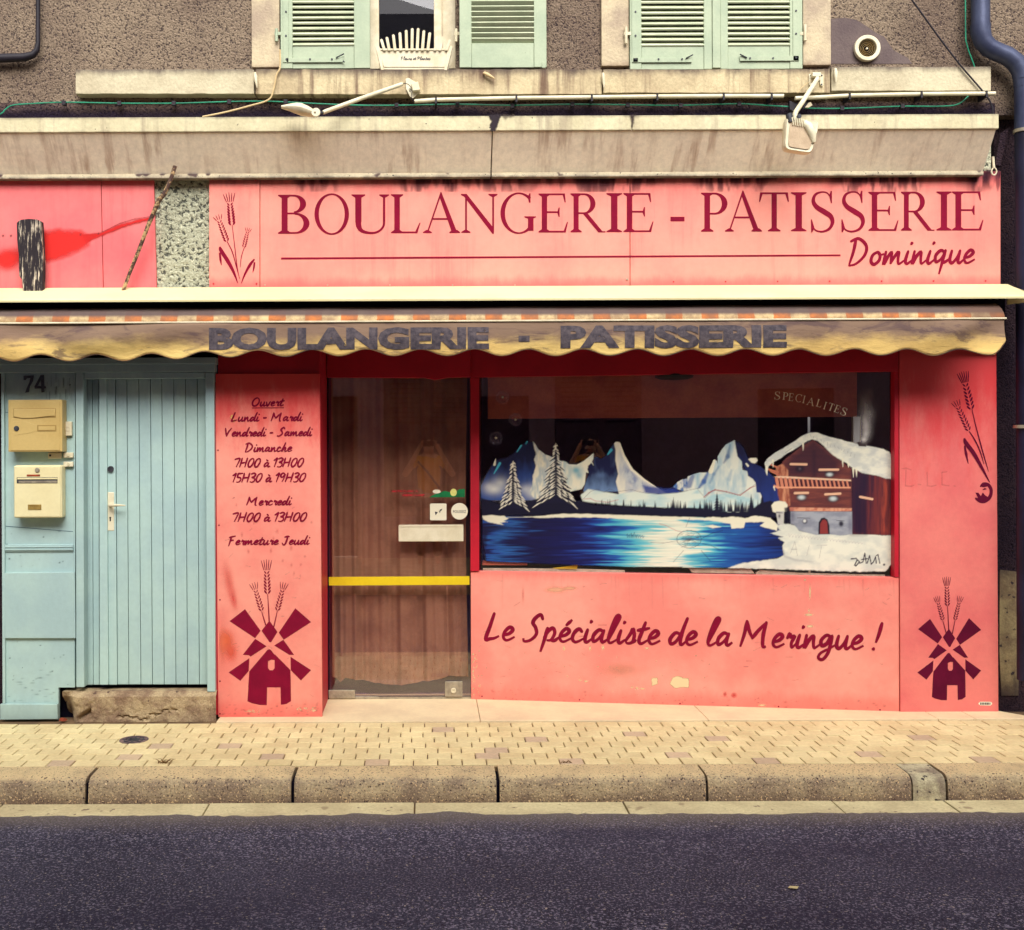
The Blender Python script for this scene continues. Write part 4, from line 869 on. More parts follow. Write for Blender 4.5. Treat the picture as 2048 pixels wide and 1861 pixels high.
# ================================================================== DRAINPIPE, LEFT PIPE, CABLES, CONDUIT
dp = thing('drainpipe', P3(2040, 400, -.03), 'blue-grey zinc downpipe with a swan-neck bend at the right end of the wall', 'drainpipe')
yb = -.07; pr = .056
top_ = [P3(1961, -900, yb), P3(1961, -40, yb), P3(1961, 57, yb)]
bend = [P3(x, y, yb - .0) for x, y in ((1961, 50), (1961, 64), (1966, 82), (1978, 96), (1996, 105), (2014, 112), (2030, 124), (2041, 140), (2046, 158), (2047, 175))]
MB().tube(top_, pr * .98, 20).build('upper_pipe', M['zinc'], dp, smooth=True); MB().tube(bend, [pr * 1.06, pr * 1.04] + [pr] * 8, 20).build('swan_neck', M['zinc'], dp, smooth=True)
MB().tube([P3(2047, 155, yb), P3(2048, 262, yb)], pr * .97, 20).build('middle_pipe', M['zinc'], dp, smooth=True)
MB().tube([P3(2048, 263, yb), P3(2051, 700, yb), P3(2053, 1360, yb)], pr * .96, 20).build('lower_pipe', M['zinc_dark'], dp, smooth=True)
for yy in (156, 262, 853): 
    q = P3(2048, yy, yb); MB().disc(q + Vector((0, 0, -.012)), pr + .006, (0, 0, 1), .02, 20, pr - .004).build('pipe_clip', M['steel'] if yy != 156 else M['zinc'], dp, smooth=True)
bp = thing('cable_duct', P3(40, 110, .0), 'thick black duct turning a corner on the wall at top left', 'pipe')
MB().tube([P3(76, -700, -.02), P3(76, 40, -.02), P3(76, 86, -.02), P3(74, 100, -.02), P3(66, 110, -.02), P3(50, 115, -.02), P3(0, 117, -.02), P3(-300, 118, -.02)], [.013, .013, .014, .018, .022, .026, .028, .03], 12).build('duct', M['black_pipe'], bp, smooth=True)
def cable(name, pts, r, m, label, cat='cable', yd=-.03, clips=None):
    q = catmull(pts, 6); base = P3(pts[0][0], pts[0][1], yd); t = thing(name, base, label, cat)
    MB().tube([P3(x, y, yd) for x, y in q], r, 8).build('sheath', M[m], t, smooth=True)
    for cx, cy in (clips or []): MB().pbox(cx - 4, cy - 5, cx + 4, cy + 4, yd - .012, .03).build('clip', M['black_pipe'], t, bevel=.002)
    return t
cable('green_cable', [(-60, 262), (0, 229), (10, 220), (25, 211), (60, 208), (130, 205), (240, 207), (350, 207), (450, 204), (530, 203), (600, 206), (640, 208), (720, 211), (800, 211), (915, 209), (1020, 211), (1145, 209), (1255, 210), (1360, 211), (1475, 208), (1530, 211), (1580, 214), (1625, 217), (1700, 217), (1800, 213), (1880, 213), (1915, 209), (1935, 194), (1947, 176), (1952, 156), (1949, 135), (1944, 120), (1934, 90), (1931, 50), (1931, -200)],
      .0042, 'green_wire', 'thin green cable sagging along the wall under the ledge', clips=[(127, 206), (238, 207), (347, 207), (458, 204), (571, 204), (793, 211), (915, 209), (1025, 212), (1145, 209), (1256, 210), (1362, 211), (1479, 208), (1685, 217), (1806, 213)])
cable('black_cable', [(1800, -30), (1825, 2), (1880, 78), (1920, 130), (1950, 165), (1975, 195), (1984, 214), (1986, 230)], .0055, 'black_pipe', 'black cable running down slantwise near the drainpipe', yd=-.07)
cable('beige_cable', [(560, 100), (560, 136), (553, 150), (547, 180), (537, 200), (500, 212), (450, 225), (405, 234)], .0055, 'beige_wire', 'beige flex dropping from the first window to the cornice', yd=-.075)
for nm, pts, lb, joints in (('cable_conduit', [(829, 203), (872, 200), (1033, 196.5), (1180, 195), (1300, 193.5), (1446, 192.5), (1567, 192.5)], 'long white plastic cable conduit between the two floodlights', [(872, 200), (1033, 196.5), (1184, 195), (1315, 193.5), (1448, 192.5), (1544, 192.5)]),
                            ('cable_conduit', [(1590, 197), (1640, 195), (1700, 191.5), (1845, 188.5), (1990, 187.5)], 'shorter white plastic cable conduit right of the second floodlight', [(1700, 191.5), (1844, 188.5), (1974, 187.5)])):
    t = thing(nm, P3(pts[0][0], pts[0][1], -.02), lb, 'conduit', 'white conduits under the ledge')
    MB().tube([P3(x, y, -.072) for x, y in pts], .0125, 10).build('tube', M['white'], t, smooth=True)
    for x, y in joints: MB().pbox(x - 1.8, y - 6, x + 1.8, y + 7, -.090, .105).build('clip', M['black_pipe'], t)
# wire ends
# ================================================================== VENT
vc = P3(1732, 99, .0); ve = thing('air_vent', vc + Vector((0, .03, -.08)), 'round white air vent with louvred rings on the grey cement patch', 'air vent')
MB().disc(P3(1732, 99, .026), .081, (0, -1, 0), .030, 40, .056).build('flange', M['white'], ve, bevel=.004, smooth=True)
MB().disc(P3(1732, 99, .030), .060, (0, -1, 0), .006, 32).build('backing', M['dark'], ve)
for q in (.050, .040, .030, .020): MB().disc(P3(1732, 99, .020), q, (0, -1, 0), .010, 30, q - .0014).build('louvre_ring', M['tan_dark'], ve)
MB().disc(P3(1732, 99, .022), .006, (0, -1, 0), .018, 12).build('hub', M['white'], ve)

# ================================================================== SIGN BOARDS
def board(px0, py0, px1, py1, m, parent, y=.0, dep=.024, name='board'):
    b = MB(); b.qbox([(px0, py0), (px1, py0), (px1, py1), (px0, py1)], dep, frontmap(y)); return b.build(name, M[m], parent, bevel=.0012)
ls = thing('pink_fascia', P3(150, 577, .0), 'pink sign boards at the left end smeared with bright red paint', 'sign')
b = MB(); b.qbox([(-900, 350), (201, 350), (206, 582), (-900, 582)], .024, frontmap(0)); b.build('board', M['sign_left'], ls, bevel=.001)
b = MB(); b.qbox([(202.5, 350), (307, 350), (313, 582), (207.5, 582)], .024, frontmap(.003)); b.build('board', M['sign_left'], ls, bevel=.001)
cv = Canvas(-6, 420, 318, 552, 1.4); RP = (236, 44, 40)
cv.blob(14, 520, 26, 22, RP, .95, 3.2); cv.blob(36, 512, 22, 18, RP, .6, 2.4)
cv.poly([(84, 466), (120, 461), (160, 464), (178, 474), (176, 490), (160, 500), (130, 512), (96, 524), (84, 520)], RP, 14, .93, 3, 3)
cv.poly([(160, 472), (200, 466), (240, 450), (275, 440), (306, 434), (306, 439), (270, 447), (238, 458), (204, 472), (172, 486)], (214, 34, 34), 4, .9, 1.5, 4)
cv.line([(205, 464), (240, 447), (270, 438), (306, 433)], [1.2, 1.6, 1.4, 1.0], (90, 30, 40), .7)
for x, y in ((6, 472), (22, 472), (161, 470), (197, 468)): cv.blob(x, y, 2, 2.6, (60, 24, 40), .9)
cv.build('red_paint_smear', M['decal'], ls, np_front(0), .0008)
wp = thing('wheat_sign', P3(470, 575, 0), 'narrow pink sign board painted with three ears of wheat', 'sign')
board(418.5, 350, 519, 575, 'sign', wp, -.006, .03)
fl = Flat(frontmap(-.006)); Z4 = lambda x, y: (x / 2.88, 320 + y / 2.88)
wheat_ear(fl, Z4(1318, 188), Z4(1336, 372), 19, 5, 8, .30); wheat_ear(fl, Z4(1250, 316), Z4(1306, 466), 15, 4, 8, .2); wheat_ear(fl, Z4(1432, 390), Z4(1405, 500), 11, 4, 7, .2)
for pts, ws in (([(1337, 375), (1352, 500), (1366, 620), (1380, 685)], [1.2, 1.6, 2.0, 1.0]), ([(1308, 470), (1338, 530), (1360, 610), (1372, 655)], [1.5, 2, 1.8, 1]), ([(1408, 503), (1390, 560), (1384, 620)], [1.2, 1.8, 1]),
                ([(1268, 500), (1272, 520), (1310, 580), (1345, 645), (1370, 712)], [2.5, 7.5, 8, 5.5, 1]), ([(1266, 535), (1270, 575), (1276, 608)], [4, 4.5, .8]),
                ([(1390, 712), (1410, 660), (1440, 605), (1466, 572)], [1, 4, 6, 2.5]), ([(1466, 590), (1462, 622), (1456, 648)], [3.5, 3.5, .8])):
    c = catmull([Z4(*p) for p in pts], 5); fl.ribbon(c, list(np.interp(np.linspace(0, 1, len(c)), np.linspace(0, 1, len(ws)), ws)))
fl.build('wheat_print', M['ink'], wp)
for x, y in ((426, 360), (511, 360), (427, 568), (513, 568)): MB().disc(P3(x, y, -.006), .0055, (0, -1, 0), .003, 10).build('screw', M['red'], wp)
ms = thing('shop_sign', P3(1260, 566, 0), 'long salmon sign reading BOULANGERIE - PATISSERIE Dominique in maroon letters', 'sign')
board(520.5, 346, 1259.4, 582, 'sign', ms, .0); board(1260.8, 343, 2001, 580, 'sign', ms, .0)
cv, drip = MOLD_SIGN; cv.lay((slice(None), slice(None)), drip * .8, (70, 28, 48)); cv.build('mould_drips', M['decal'], ms, np_front(0), .0006)
fl = Flat(frontmap(0), .0016); SB = [('B', 556, 619), ('O', 629, 698), ('U', 703, 778), ('L', 782, 841), ('A', 846, 920), ('N', 922, 995), ('G', 1001, 1072), ('E', 1077, 1136), ('R', 1141, 1211), ('I', 1213, 1244), ('E', 1247, 1307),
   ('P', 1402, 1455), ('A', 1450, 1524), ('T', 1518, 1578), ('I', 1582, 1613), ('S', 1622, 1669), ('S', 1683, 1730), ('E', 1737, 1797), ('R', 1802, 1869), ('I', 1873, 1903), ('E', 1904, 1967)]
for ch, x0, x1 in SB: fl = Flat(frontmap(0), .0016); yb_ = 468 - (x0 - 556) / 1400 * 7; serif_put(fl, ch, x0, x1, yb_, 78); fl.build('letter', M['ink'], ms)
fl = Flat(frontmap(0), .0016); fl.poly([(1341, 434), (1369, 434), (1369, 443), (1341, 443)]); fl.build('hyphen', M['ink'], ms)
fl = Flat(frontmap(0), .0016); fl.poly([(562, 515.6), (1681, 509.4), (1681, 512.8), (562, 519.4)]); fl.build('underline', M['ink'], ms)
fl = Flat(frontmap(0), .0016); script_text(fl, 'Dominique', 1697, 1949, 530, 52, 5.6, 526, .10); fl.build('owner_name', M['ink'], ms)
for i in range(5): x = 530 + i * 125; MB().disc(P3(x, 570.5, 0), .005, (0, -1, 0), .003, 8).build('screw', M['steel'], ms)
for i in range(7): x = 1347 + i * 104; MB().disc(P3(x, 564 - i * .3, 0), .005, (0, -1, 0), .003, 8).build('screw', M['red'], ms)
MB().disc(P3(1254, 559, 0), .007, (0, -1, 0), .006, 8).build('screw', M['steel'], ms)
# weathered board and branch behind the awning hood
wb = thing('weathered_post', P3(60, 577, -.09), 'short blackened board with peeling pale grain standing on the awning hood', 'board')
b = MB(); b.qbox([(33, 446), (40, 440), (56, 438), (74, 439), (82, 443), (84, 480), (86, 520), (86, 552), (84, 590), (46, 590), (44, 560), (38, 552), (37, 510), (34, 480)], .05, frontmap(-.09)); o = b.build('board', M['post'], wb, bevel=.003)
br = thing('branch', P3(247, 577, -.13), 'thin broken branch leaning over the sign boards beside the roughcast gap', 'branch')
pts = [(350, 333), (344, 352), (336, 372), (329, 388), (318, 400), (308, 424), (296, 452), (284, 484), (270, 520), (258, 550), (247, 580), (245, 586)]
MB().tube([P3(x, y, -.10 - .03 * math.sin(i * .5)) for i, (x, y) in enumerate(pts)], [.013, .012, .0125, .014, .016, .014, .013, .012, .012, .011, .012, .010], 10).build('wood', M['stick'], br, smooth=True)
# chain and hook at the end of the cornice
ch = thing('hanging_chain', P3(1988, 312, -.06), 'white hook and chain link hanging at the right end of the cornice', 'chain')
MB().tube([P3(1986, 314, -.06), P3(1987, 330, -.06), P3(1988, 337, -.06)], .008, 8).build('hook', M['white_paint'], ch, smooth=True)
MB().tube([P3(1988 + 5 * math.cos(t), 343.5 + 7 * math.sin(t), -.06) for t in [2 * math.pi * i / 16 for i in range(17)]], .0045, 8).build('link', M['white_paint'], ch, smooth=True)
# ================================================================== AWNING
aw = thing('awning', P3(1000, 600, -.2), 'rolled-up awning with cream metal hood and stained scalloped valance', 'awning')
HXR = 3.66
za0, za1 = zpx(573.5, -.003), zpx(596, -.30)
def hood_z(y): return za0 + (za1 - za0) * (-y / .30)
v = []; nx = 60
for i in range(nx + 1):
    x = -9.5 + (HXR - .03 + 9.5) * i / nx; s_ = .0028 * math.sin(i * 1.7) * 0
    v += [(x, -.002, za0 - .0), (x, -.012, za0 - .001), (x, -.288, hood_z(-.288)), (x + (.03 if i == nx else 0), -.302, za1 - .006), (x + (.03 if i == nx else 0), -.300, za1 - .016)]
f = [(i * 5 + k, i * 5 + k + 1, i * 5 + k + 6, i * 5 + k + 5) for i in range(nx) for k in range(4)]
b = MB(); b.add(v, f); b.build('hood', M['hood'], aw, solid=.004)
b = MB(); b.add([(HXR - .03, -.002, za0), (HXR, -.302, za1), (HXR, -.30, za1 - .03), (HXR - .03, -.002, za1 - .02)], [(0, 1, 2, 3)]); b.build('end_cap', M['hood'], aw, solid=.004)
b = MB(); b.box(-9.5, HXR - .05, -.02, .02, 2.30, za0 - .01); b.build('back_plate', M['dark'], aw)
MB().tube([(-9.5, -.13, 2.50), (3.50, -.13, 2.50)], .062, 16).build('roller', M['dark'], aw, smooth=True)
# striped cloth over the front bar
g = G('striped awning cloth'); xz = g.xyz()
fr_ = g.math('FRACT', g.math('DIVIDE', g.math('ADD', xz[0], 10.0 + .0), .2155)); jn = g.math('ADD', fr_, g.math('MULTIPLY', g.math('SUBTRACT', g.noise(60, 3), .5), .06))
st_ = g.math('MULTIPLY', g.ss(jn, .03, .06), g.math('SUBTRACT', 1.0, g.ss(jn, .50, .53)))
c = g.mix(st_, C(226, 200, 150, .85), C(214, 128, 66, .85))
c = g.mix(g.math('MULTIPLY', g.ss(g.noise(14, 5, .7), .3, .65), .7), c, C(132, 96, 76, .8))
c = g.mix(g.ss(xz[2], 2.468, 2.492, 0, .95), c, C(96, 80, 80, .8))  # upper dirt grey, deepened to stand in for shade under the hood
c = g.mix(g.math('MULTIPLY', g.ss(xz[0], 3.15, 3.3), .7), c, C(110, 80, 66, .8))
g.l(c, g.b.inputs['Base Color']); g.b.inputs['Roughness'].default_value = .9; M['stripe'] = g.m
sag = lambda x: -.0055 * (x + 2.6) / 6.2 * -1 - .004
prof = [(-.16, 2.548), (-.20, 2.543), (-.245, 2.528), (-.28, 2.506), (-.303, 2.482), (-.313, 2.458), (-.313, 2.446)]
v = []; xs_ = np.linspace(-9.5, 3.455, 90); n = len(prof)
for i, x in enumerate(xs_): v += [(x, y + .003 * math.sin(x * 5 + k), z + sag(x) + .0015 * math.sin(x * 11 + k)) for k, (y, z) in enumerate(prof)]
b = MB(); b.add(v, [(i * n + k, i * n + k + 1, (i + 1) * n + k + 1, (i + 1) * n + k) for i in range(len(xs_) - 1) for k in range(n - 1)]); b.build('striped_cloth', M['stripe'], aw, smooth=True, solid=.002)
b = MB(); b.add([(-9.5, -.33, 2.4385 + sag(-9.5)), (3.46, -.33, 2.4385 + sag(3.46)), (3.46, -.29, 2.4385 + sag(3.46)), (-9.5, -.29, 2.4385 + sag(-9.5)), (-9.5, -.33, 2.449 + sag(-9.5)), (3.46, -.33, 2.449 + sag(3.46)), (3.46, -.29, 2.449 + sag(3.46)), (-9.5, -.29, 2.449 + sag(-9.5))],
                 [(0, 3, 2, 1), (4, 5, 6, 7), (0, 1, 5, 4), (1, 2, 6, 5), (2, 3, 7, 6), (3, 0, 4, 7)]); b.build('front_bar', M['white_paint'], aw, bevel=.003)
# valance
YV = -.318
def val_bot(px):
    drift = float(np.interp(px, [-700, 0, 250, 480, 700, 1300, 2010], [723, 717.5, 715.5, 708.5, 706, 706, 705]))
    amp = 6.6 if px < 2000 else 0
    y = drift + amp * math.cos(2 * math.pi * (px - 571) / 108.2)
    if px > 1968: y = min(y + 4 if px < 1985 else 709, 711) - max(0, px - 1980) ** 2 * .035
    return y
val_top = lambda px: 649.5 - .0062 * px
def vwave(px, t):
    w = .010 * math.sin(px / 41.0 + .7 * math.sin(px / 130)) * t + .004 * math.sin(px / 17.0) * t
    w += .020 * t * math.exp(-((px - 40 - 120 * t) / 60) ** 2) - .03 * t * math.exp(-((px + 10 - 60 * t) / 50) ** 2)
    w += .03 * math.sin((px - 1960) / 34 + 2.6 * t) * math.exp(-((px - 1955) / 90) ** 2) * min(1, t * 2)
    w += .012 * math.sin(px / 90 + 5 * t) * math.exp(-((px - 250) / 260) ** 2)
    return w
def valmap(px, py, off=0.0):
    t = (py - val_top(px)) / 62.0; q = P3(px, py, YV - off); q.y += vwave(px, max(0, t)) - .012 * math.sin(max(0, min(1, t)) * 3.1); return q
pxs = np.arange(-900, 2008.5, 4.0); NT = 12; v = []
for px in pxs:
    a, z_ = val_top(px), val_bot(px); v += [valmap(px, a + (z_ - a) * k / NT) for k in range(NT + 1)]
b = MB(); b.add(v, [(i * (NT + 1) + k, i * (NT + 1) + k + 1, (i + 1) * (NT + 1) + k + 1, (i + 1) * (NT + 1) + k) for i in range(len(pxs) - 1) for k in range(NT)])
g = G('stained cream canvas'); xz = g.xyz()
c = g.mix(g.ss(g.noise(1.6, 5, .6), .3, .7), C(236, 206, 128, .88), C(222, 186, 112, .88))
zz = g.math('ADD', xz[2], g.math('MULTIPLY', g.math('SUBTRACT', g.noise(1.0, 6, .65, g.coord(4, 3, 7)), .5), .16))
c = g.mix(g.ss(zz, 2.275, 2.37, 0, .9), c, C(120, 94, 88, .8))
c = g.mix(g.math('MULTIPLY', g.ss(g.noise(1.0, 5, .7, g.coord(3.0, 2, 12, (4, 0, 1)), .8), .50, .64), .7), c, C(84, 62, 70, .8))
g.l(c, g.b.inputs['Base Color']); g.b.inputs['Roughness'].default_value = .85; g.l(g.bump(g.noise(1.0, 4, .6, g.coord(9, 5, 22)), .006), g.b.inputs['Normal']); M['canvas'] = g.m
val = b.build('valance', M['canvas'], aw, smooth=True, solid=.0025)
b = MB(); b.tube([valmap(px, val_bot(px) - .5, .001) for px in pxs[::2]], .0032, 6); b.build('scallop_binding', mat('dark binding tape', C(120, 92, 60), C(70, 50, 44), 5, .8), val, smooth=True)
WORN = []
def worn_text(*item):
    tris_v, tris_f = [], []
    for txt, x0, x1 in (item,):
        if txt == '-': k = len(tris_v); tris_v += [(1037, 672), (1059, 672), (1059, 684), (1037, 684)]; tris_f.append((k, k + 1, k + 2, k + 3)); continue
        vs, fs = sans_mesh(txt, x0, x1, 700 if x0 < 1000 else 696.5, 45 if x0 < 1000 else 46, .055); k = len(tris_v)
        vs = [(x, y - (x - x0) * .003 + 1) for x, y in vs]; tris_v += vs; tris_f += [tuple(i + k for i in q) for q in fs]
    me = bpy.data.meshes.new('lettering'); me.from_pydata([(x, y, 0) for x, y in tris_v], [], tris_f); bm = bmesh.new(); bm.from_mesh(me)
    for x in range(425, 1575, 9): bmesh.ops.bisect_plane(bm, geom=bm.verts[:] + bm.edges[:] + bm.faces[:], plane_co=(x, 0, 0), plane_no=(1, 0, 0))
    for y in range(655, 705, 8): bmesh.ops.bisect_plane(bm, geom=bm.verts[:] + bm.edges[:] + bm.faces[:], plane_co=(0, y, 0), plane_no=(0, 1, 0))
    o3 = org(aw)
    for q in bm.verts: q.co = valmap(q.co.x, q.co.y, .0045) - o3
    bm.to_mesh(me); bm.free()
    if WORN: me.materials.append(WORN[0]); return link_mesh('lettering', me, val, o3)
    g = G('worn grey letter print')
    c = g.mix(g.ss(g.noise(30, 5, .7), .35, .65), C(56, 50, 62, .85), C(94, 84, 90, .85)); g.l(c, g.b.inputs['Base Color']); g.b.inputs['Roughness'].default_value = .85
    al = g.ss(g.noise(24, 6, .75), .30, .40, .35, 1.0); g.l(al, g.b.inputs['Alpha']); me.materials.append(g.m); WORN.append(g.m)
    return link_mesh('lettering', me, val, o3)
for it in (('BOULANGERIE', 418.5, 978), ('-', 1037, 1059), ('PATISSERIE', 1121, 1573)): worn_text(*it)

# ================================================================== SHOPFRONT
sf = thing('shopfront', (.8, 0, 0), 'salmon-pink bakery shopfront with painted display window, glass door recess and two pillars', 'shop front')
fm = frontmap
def qb(pts, dep, m, name, mt, parent, bev=.0015, **k): b = MB(); b.qbox(pts, dep, m); return b.build(name, M[mt], parent, bevel=bev, **k)
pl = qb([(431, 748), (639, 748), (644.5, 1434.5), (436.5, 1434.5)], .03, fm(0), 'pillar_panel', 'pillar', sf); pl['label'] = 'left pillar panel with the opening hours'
xa = P(641, 1000, 0)[0]
MB().box(xa - .028, xa + .001, .031, .5, .0, 2.345).build('reveal_panel', M['red'], sf)
qb([(436, 690), (640, 690), (640, 753), (436, 753)], .02, fm(.012), 'upper_panel', 'red', sf)
MB().box(P(430, 1000, 0)[0] - .0, P(437, 1000, 0)[0], .004, .03, .02, 2.1).build('edge_strip', M['red'], sf)
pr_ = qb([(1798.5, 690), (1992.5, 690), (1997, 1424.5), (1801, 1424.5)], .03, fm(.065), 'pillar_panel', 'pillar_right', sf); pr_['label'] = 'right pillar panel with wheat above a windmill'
x2 = P(1995, 1000, .065)[0]; MB().box(x2 - .03, x2 - .002, .096, .5, 0, 2.345).build('reveal_panel', M['red'], sf)
qb([(654, 700), (941, 700), (941, 754), (900, 755), (870, 760), (850, 756), (654, 755)], .06, fm(.415), 'header', 'red', sf)
qb([(941.5, 698), (1797, 690), (1797, 743), (941.5, 755)], .05, slantmap(-.035), 'header', 'red', sf)
qb([(941, 755.5), (958.5, 755.5), (958.5, 1143), (941, 1143)], .06, slantmap(-.03), 'mullion', 'red', sf)
qb([(1789, 743.5), (1797.5, 743.5), (1797.5, 1155), (1789, 1155)], .06, slantmap(-.025), 'mullion', 'red', sf)
qb([(941.5, 1143.8), (1797.5, 1156), (1798.5, 1425.5), (942.5, 1399.5)], .03, slantmap(-.02), 'stall_riser', 'riser', sf)
qb([(957, 1143.0), (1790, 1155.2), (1797, 1156.6), (942, 1144.6)], .05, slantmap(-.012), 'window_sill', 'riser', sf)
# rivets along the foot and sides of the panels
for x, y, mp in [(964, 1393, slantmap(-.02)), (1159, 1400, slantmap(-.02)), (1360, 1407.5, slantmap(-.02)), (1557, 1413.5, slantmap(-.02)), (1760, 1420, slantmap(-.02)), (436, 901, fm(0)), (438, 1051, fm(0)), (440, 1200, fm(0)), (440, 1363, fm(0)), (440, 1428, fm(0))]:
    MB().disc(mp(x, y), .005, (0, -1, 0), .002, 8).build('rivet', M['ink'], sf)
# doorstep
st = [P(432, 1440, Y_STEP)[0], groundmap(0)(960, 1440).x, groundmap(0)(1415, 1440).x, groundmap(0)(1873, 1438).x, groundmap(0)(1948, 1438).x, groundmap(0)(2026, 1436).x]
for i in range(5):
    a, c_ = st[i] + .0015, st[i + 1] - .0015
    if i < 4: b = MB().box(a, c_, Y_STEP, .62 if i < 3 else .3, -.06, .006)
    else: b = MB(); b.add([(a, Y_STEP, -.06), (c_ + .16, Y_STEP, -.06), (c_ - .04, .12, -.06), (a, .12, -.06), (a, Y_STEP, .006), (c_ + .16, Y_STEP, .006), (c_ - .04, .12, .006), (a, .12, .006)], [(0, 3, 2, 1), (4, 5, 6, 7), (0, 1, 5, 4), (1, 2, 6, 5), (2, 3, 7, 6), (3, 0, 4, 7)])
    b.build('doorstep_tile', M['threshold'], sf, bevel=.003)
# the glass door
DY = .475
dx0, dx1 = P(656, 1000, DY)[0], P(940, 1000, DY)[0]; dz0, dz1 = P(800, 1397, DY)[1], P(800, 756, DY)[1]
door = MB().box(dx0, dx1, DY, DY + .010, dz0 + .012, dz1 + .08).build('glass_door', M['glass_door'], sf)
MB().box(dx0 - .03, dx0 + .004, DY - .012, DY + .03, .0, dz1 + .06).build('door_edge_shade', M['dark'], sf)  # dark strip standing in for shade at the recess edge
MB().box(dx0, dx1, DY - .01, DY + .05, .0, .018).build('floor_track', M['steel'], sf)
def dpart(x0, y0, x1, y1, name, mt, dep=.02, yy=DY, bev=.002, parent=None): return MB().pbox(x0, y0, x1, y1, yy - dep, dep - .0005).build(name, M[mt], parent or door, bevel=bev)
dpart(657, 1381, 710, 1397, 'hinge_plate', 'steel'); dpart(660, 1394, 757, 1399, 'pivot_arm', 'steel', .012)
lk = dpart(890, 1364, 925, 1394, 'lock_plate', 'steel'); MB().disc(P3(907, 1381, DY - .021), .017, (0, -1, 0), .012, 20, .008).disc(P3(907, 1381, DY - .021), .009, (0, -1, 0), .006, 14).build('keyhole', M['white'], lk, smooth=True)
lp = dpart(797, 1051, 927, 1083.5, 'letter_flap', 'white', .022, bev=.004); MB().pbox(798, 1050, 926.5, 1054, DY - .026, .006).build('flap_hinge', M['white'], lp, bevel=.001)
tp = MB(); tp.qbox([(656, 1154.5), (939, 1153), (939, 1170), (656, 1171.5)], .004, fm(DY - .0045)); tp.build('yellow_tape', M['yellow'], door)
q = MB(); q.qbox([(862, 1007.5), (891.5, 1007.5), (893, 1009), (893, 1039.5), (891.5, 1041), (861.5, 1041), (860, 1039.5), (860, 1009)], .002, fm(DY - .0026)); s1 = q.build('square_sticker', M['vinyl_white'], door)
fl = Flat(fm(DY - .003), .001); Z5 = lambda x, y: (640 + x / 4.3625, 700 + y / 4.3625)
for pts in ([(1002, 1412), (1028, 1418), (1020, 1428), (1008, 1445)], [(1040, 1402), (1056, 1408), (1068, 1386), (1052, 1392)], [(1036, 1408), (1052, 1410), (1046, 1424)]): fl.poly([Z5(*p) for p in pts])
fl.build('dog_print', M['black_ink'], s1)
s2 = MB().disc(P3(919, 1023, DY - .001), 16.6 / 2240 * (D + DY), (0, -1, 0), .002, 36).build('round_sticker', M['vinyl_white'], door)
fl = Flat(fm(DY - .003), .001); sans_put(fl, 'POUSSEZ', 906, 932, 1026.4, 5.4); fl.build('sticker_text', M['black_ink'], s2)
fl = Flat(fm(DY), .0012); fl.poly([Z5(*p) for p in ((952, 1288), (1000, 1262), (1040, 1250), (1085, 1230), (1120, 1238), (1180, 1250), (1210, 1218), (1264, 1214), (1264, 1286))]); gs = fl.build('green_sticker', mat('green vinyl', C(20, 122, 70), C(16, 98, 56), 20, .4), door)
fl = Flat(fm(DY), .002); fl.ellipse(*Z5(1165, 1245), 6.6, 7.6); fl.build('sticker_fruit', mat('pale yellow vinyl', C(224, 222, 130), None, 9, .4), gs); fl = Flat(fm(DY), .002); fl.ellipse(*Z5(1018, 1237), 8.2, 4); fl.build('sticker_badge', M['vinyl_white'], gs)
cv = Canvas(770, 970, 870, 1005, 1.2)
for y0, x0, x1 in ((983, 782, 834), (991, 803, 846)):
    for i in range(60): xx = random.uniform(x0, x1); cv.line([(xx, y0 + random.uniform(-2, 2)), (xx + random.uniform(2, 5), y0 + random.uniform(-2, 2))], 1.6, (196, 30, 50), .35)
cv.build('red_scribble', M['decal'], door, np_front(DY), .0015)
# curtain behind the door
cu = thing('door_curtain', (0, DY + .07, .1), 'thin tan curtain hanging in folds behind the glass door', 'curtain')
nxq, nzq = 220, 40; v = []; cx0, cx1 = P(664, 1300, DY + .07)[0], P(937, 1300, DY + .07)[0]; rc = random.Random(2)
ph = [rc.uniform(0, 6.28) for _ in range(8)]
for i in range(nxq + 1):
    t = i / nxq
    for k in range(nzq + 1):
        s_ = k / nzq; px = 664 + 273 * t; zb_ = P(800, float(np.interp(px, [664, 680, 690, 720, 790, 830, 880, 905, 937], [1355, 1366, 1357, 1362, 1373, 1368, 1360, 1354, 1356])), DY + .07)[1]
        z = zb_ + (dz1 + .02 - zb_) * s_; pinch = 1 - .03 * math.sin(3.1 * s_) if t > .5 else 1
        w = .5 + .5 * (1 - s_)
        y = DY + .095 + .011 * math.sin(t * 60 + ph[0] + .8 * math.sin(t * 9) + s_ * .7) * w + .0055 * math.sin(t * 97 + ph[1] + s_ * 1.4) + .013 * math.sin(t * 31 + ph[2] - s_) + .0018 * math.sin(t * 170 + ph[3] + 2 * s_) * (1 - s_ * .5)
        v.append((cx0 + (cx1 - cx0) * (.5 + (t - .5) * pinch), y, z))
b = MB(); b.add(v, [(i * (nzq + 1) + k, i * (nzq + 1) + k + 1, (i + 1) * (nzq + 1) + k + 1, (i + 1) * (nzq + 1) + k) for i in range(nxq) for k in range(nzq)]); b.build('cloth', M['curtain'], cu, smooth=True)
# display window
pane = qb([(957, 750), (1790, 738), (1790, 1157), (957, 1146)], .006, slantmap(.03), 'window_pane', 'glass', sf, 0)
for nm, pts in (('window_frame', [(958, 752), (964, 752), (964, 1143), (958, 1143)]), ('window_frame', [(1783, 742), (1790, 742), (1790, 1154), (1783, 1154)])): qb(pts, .03, slantmap(.04), nm, 'dark', sf)
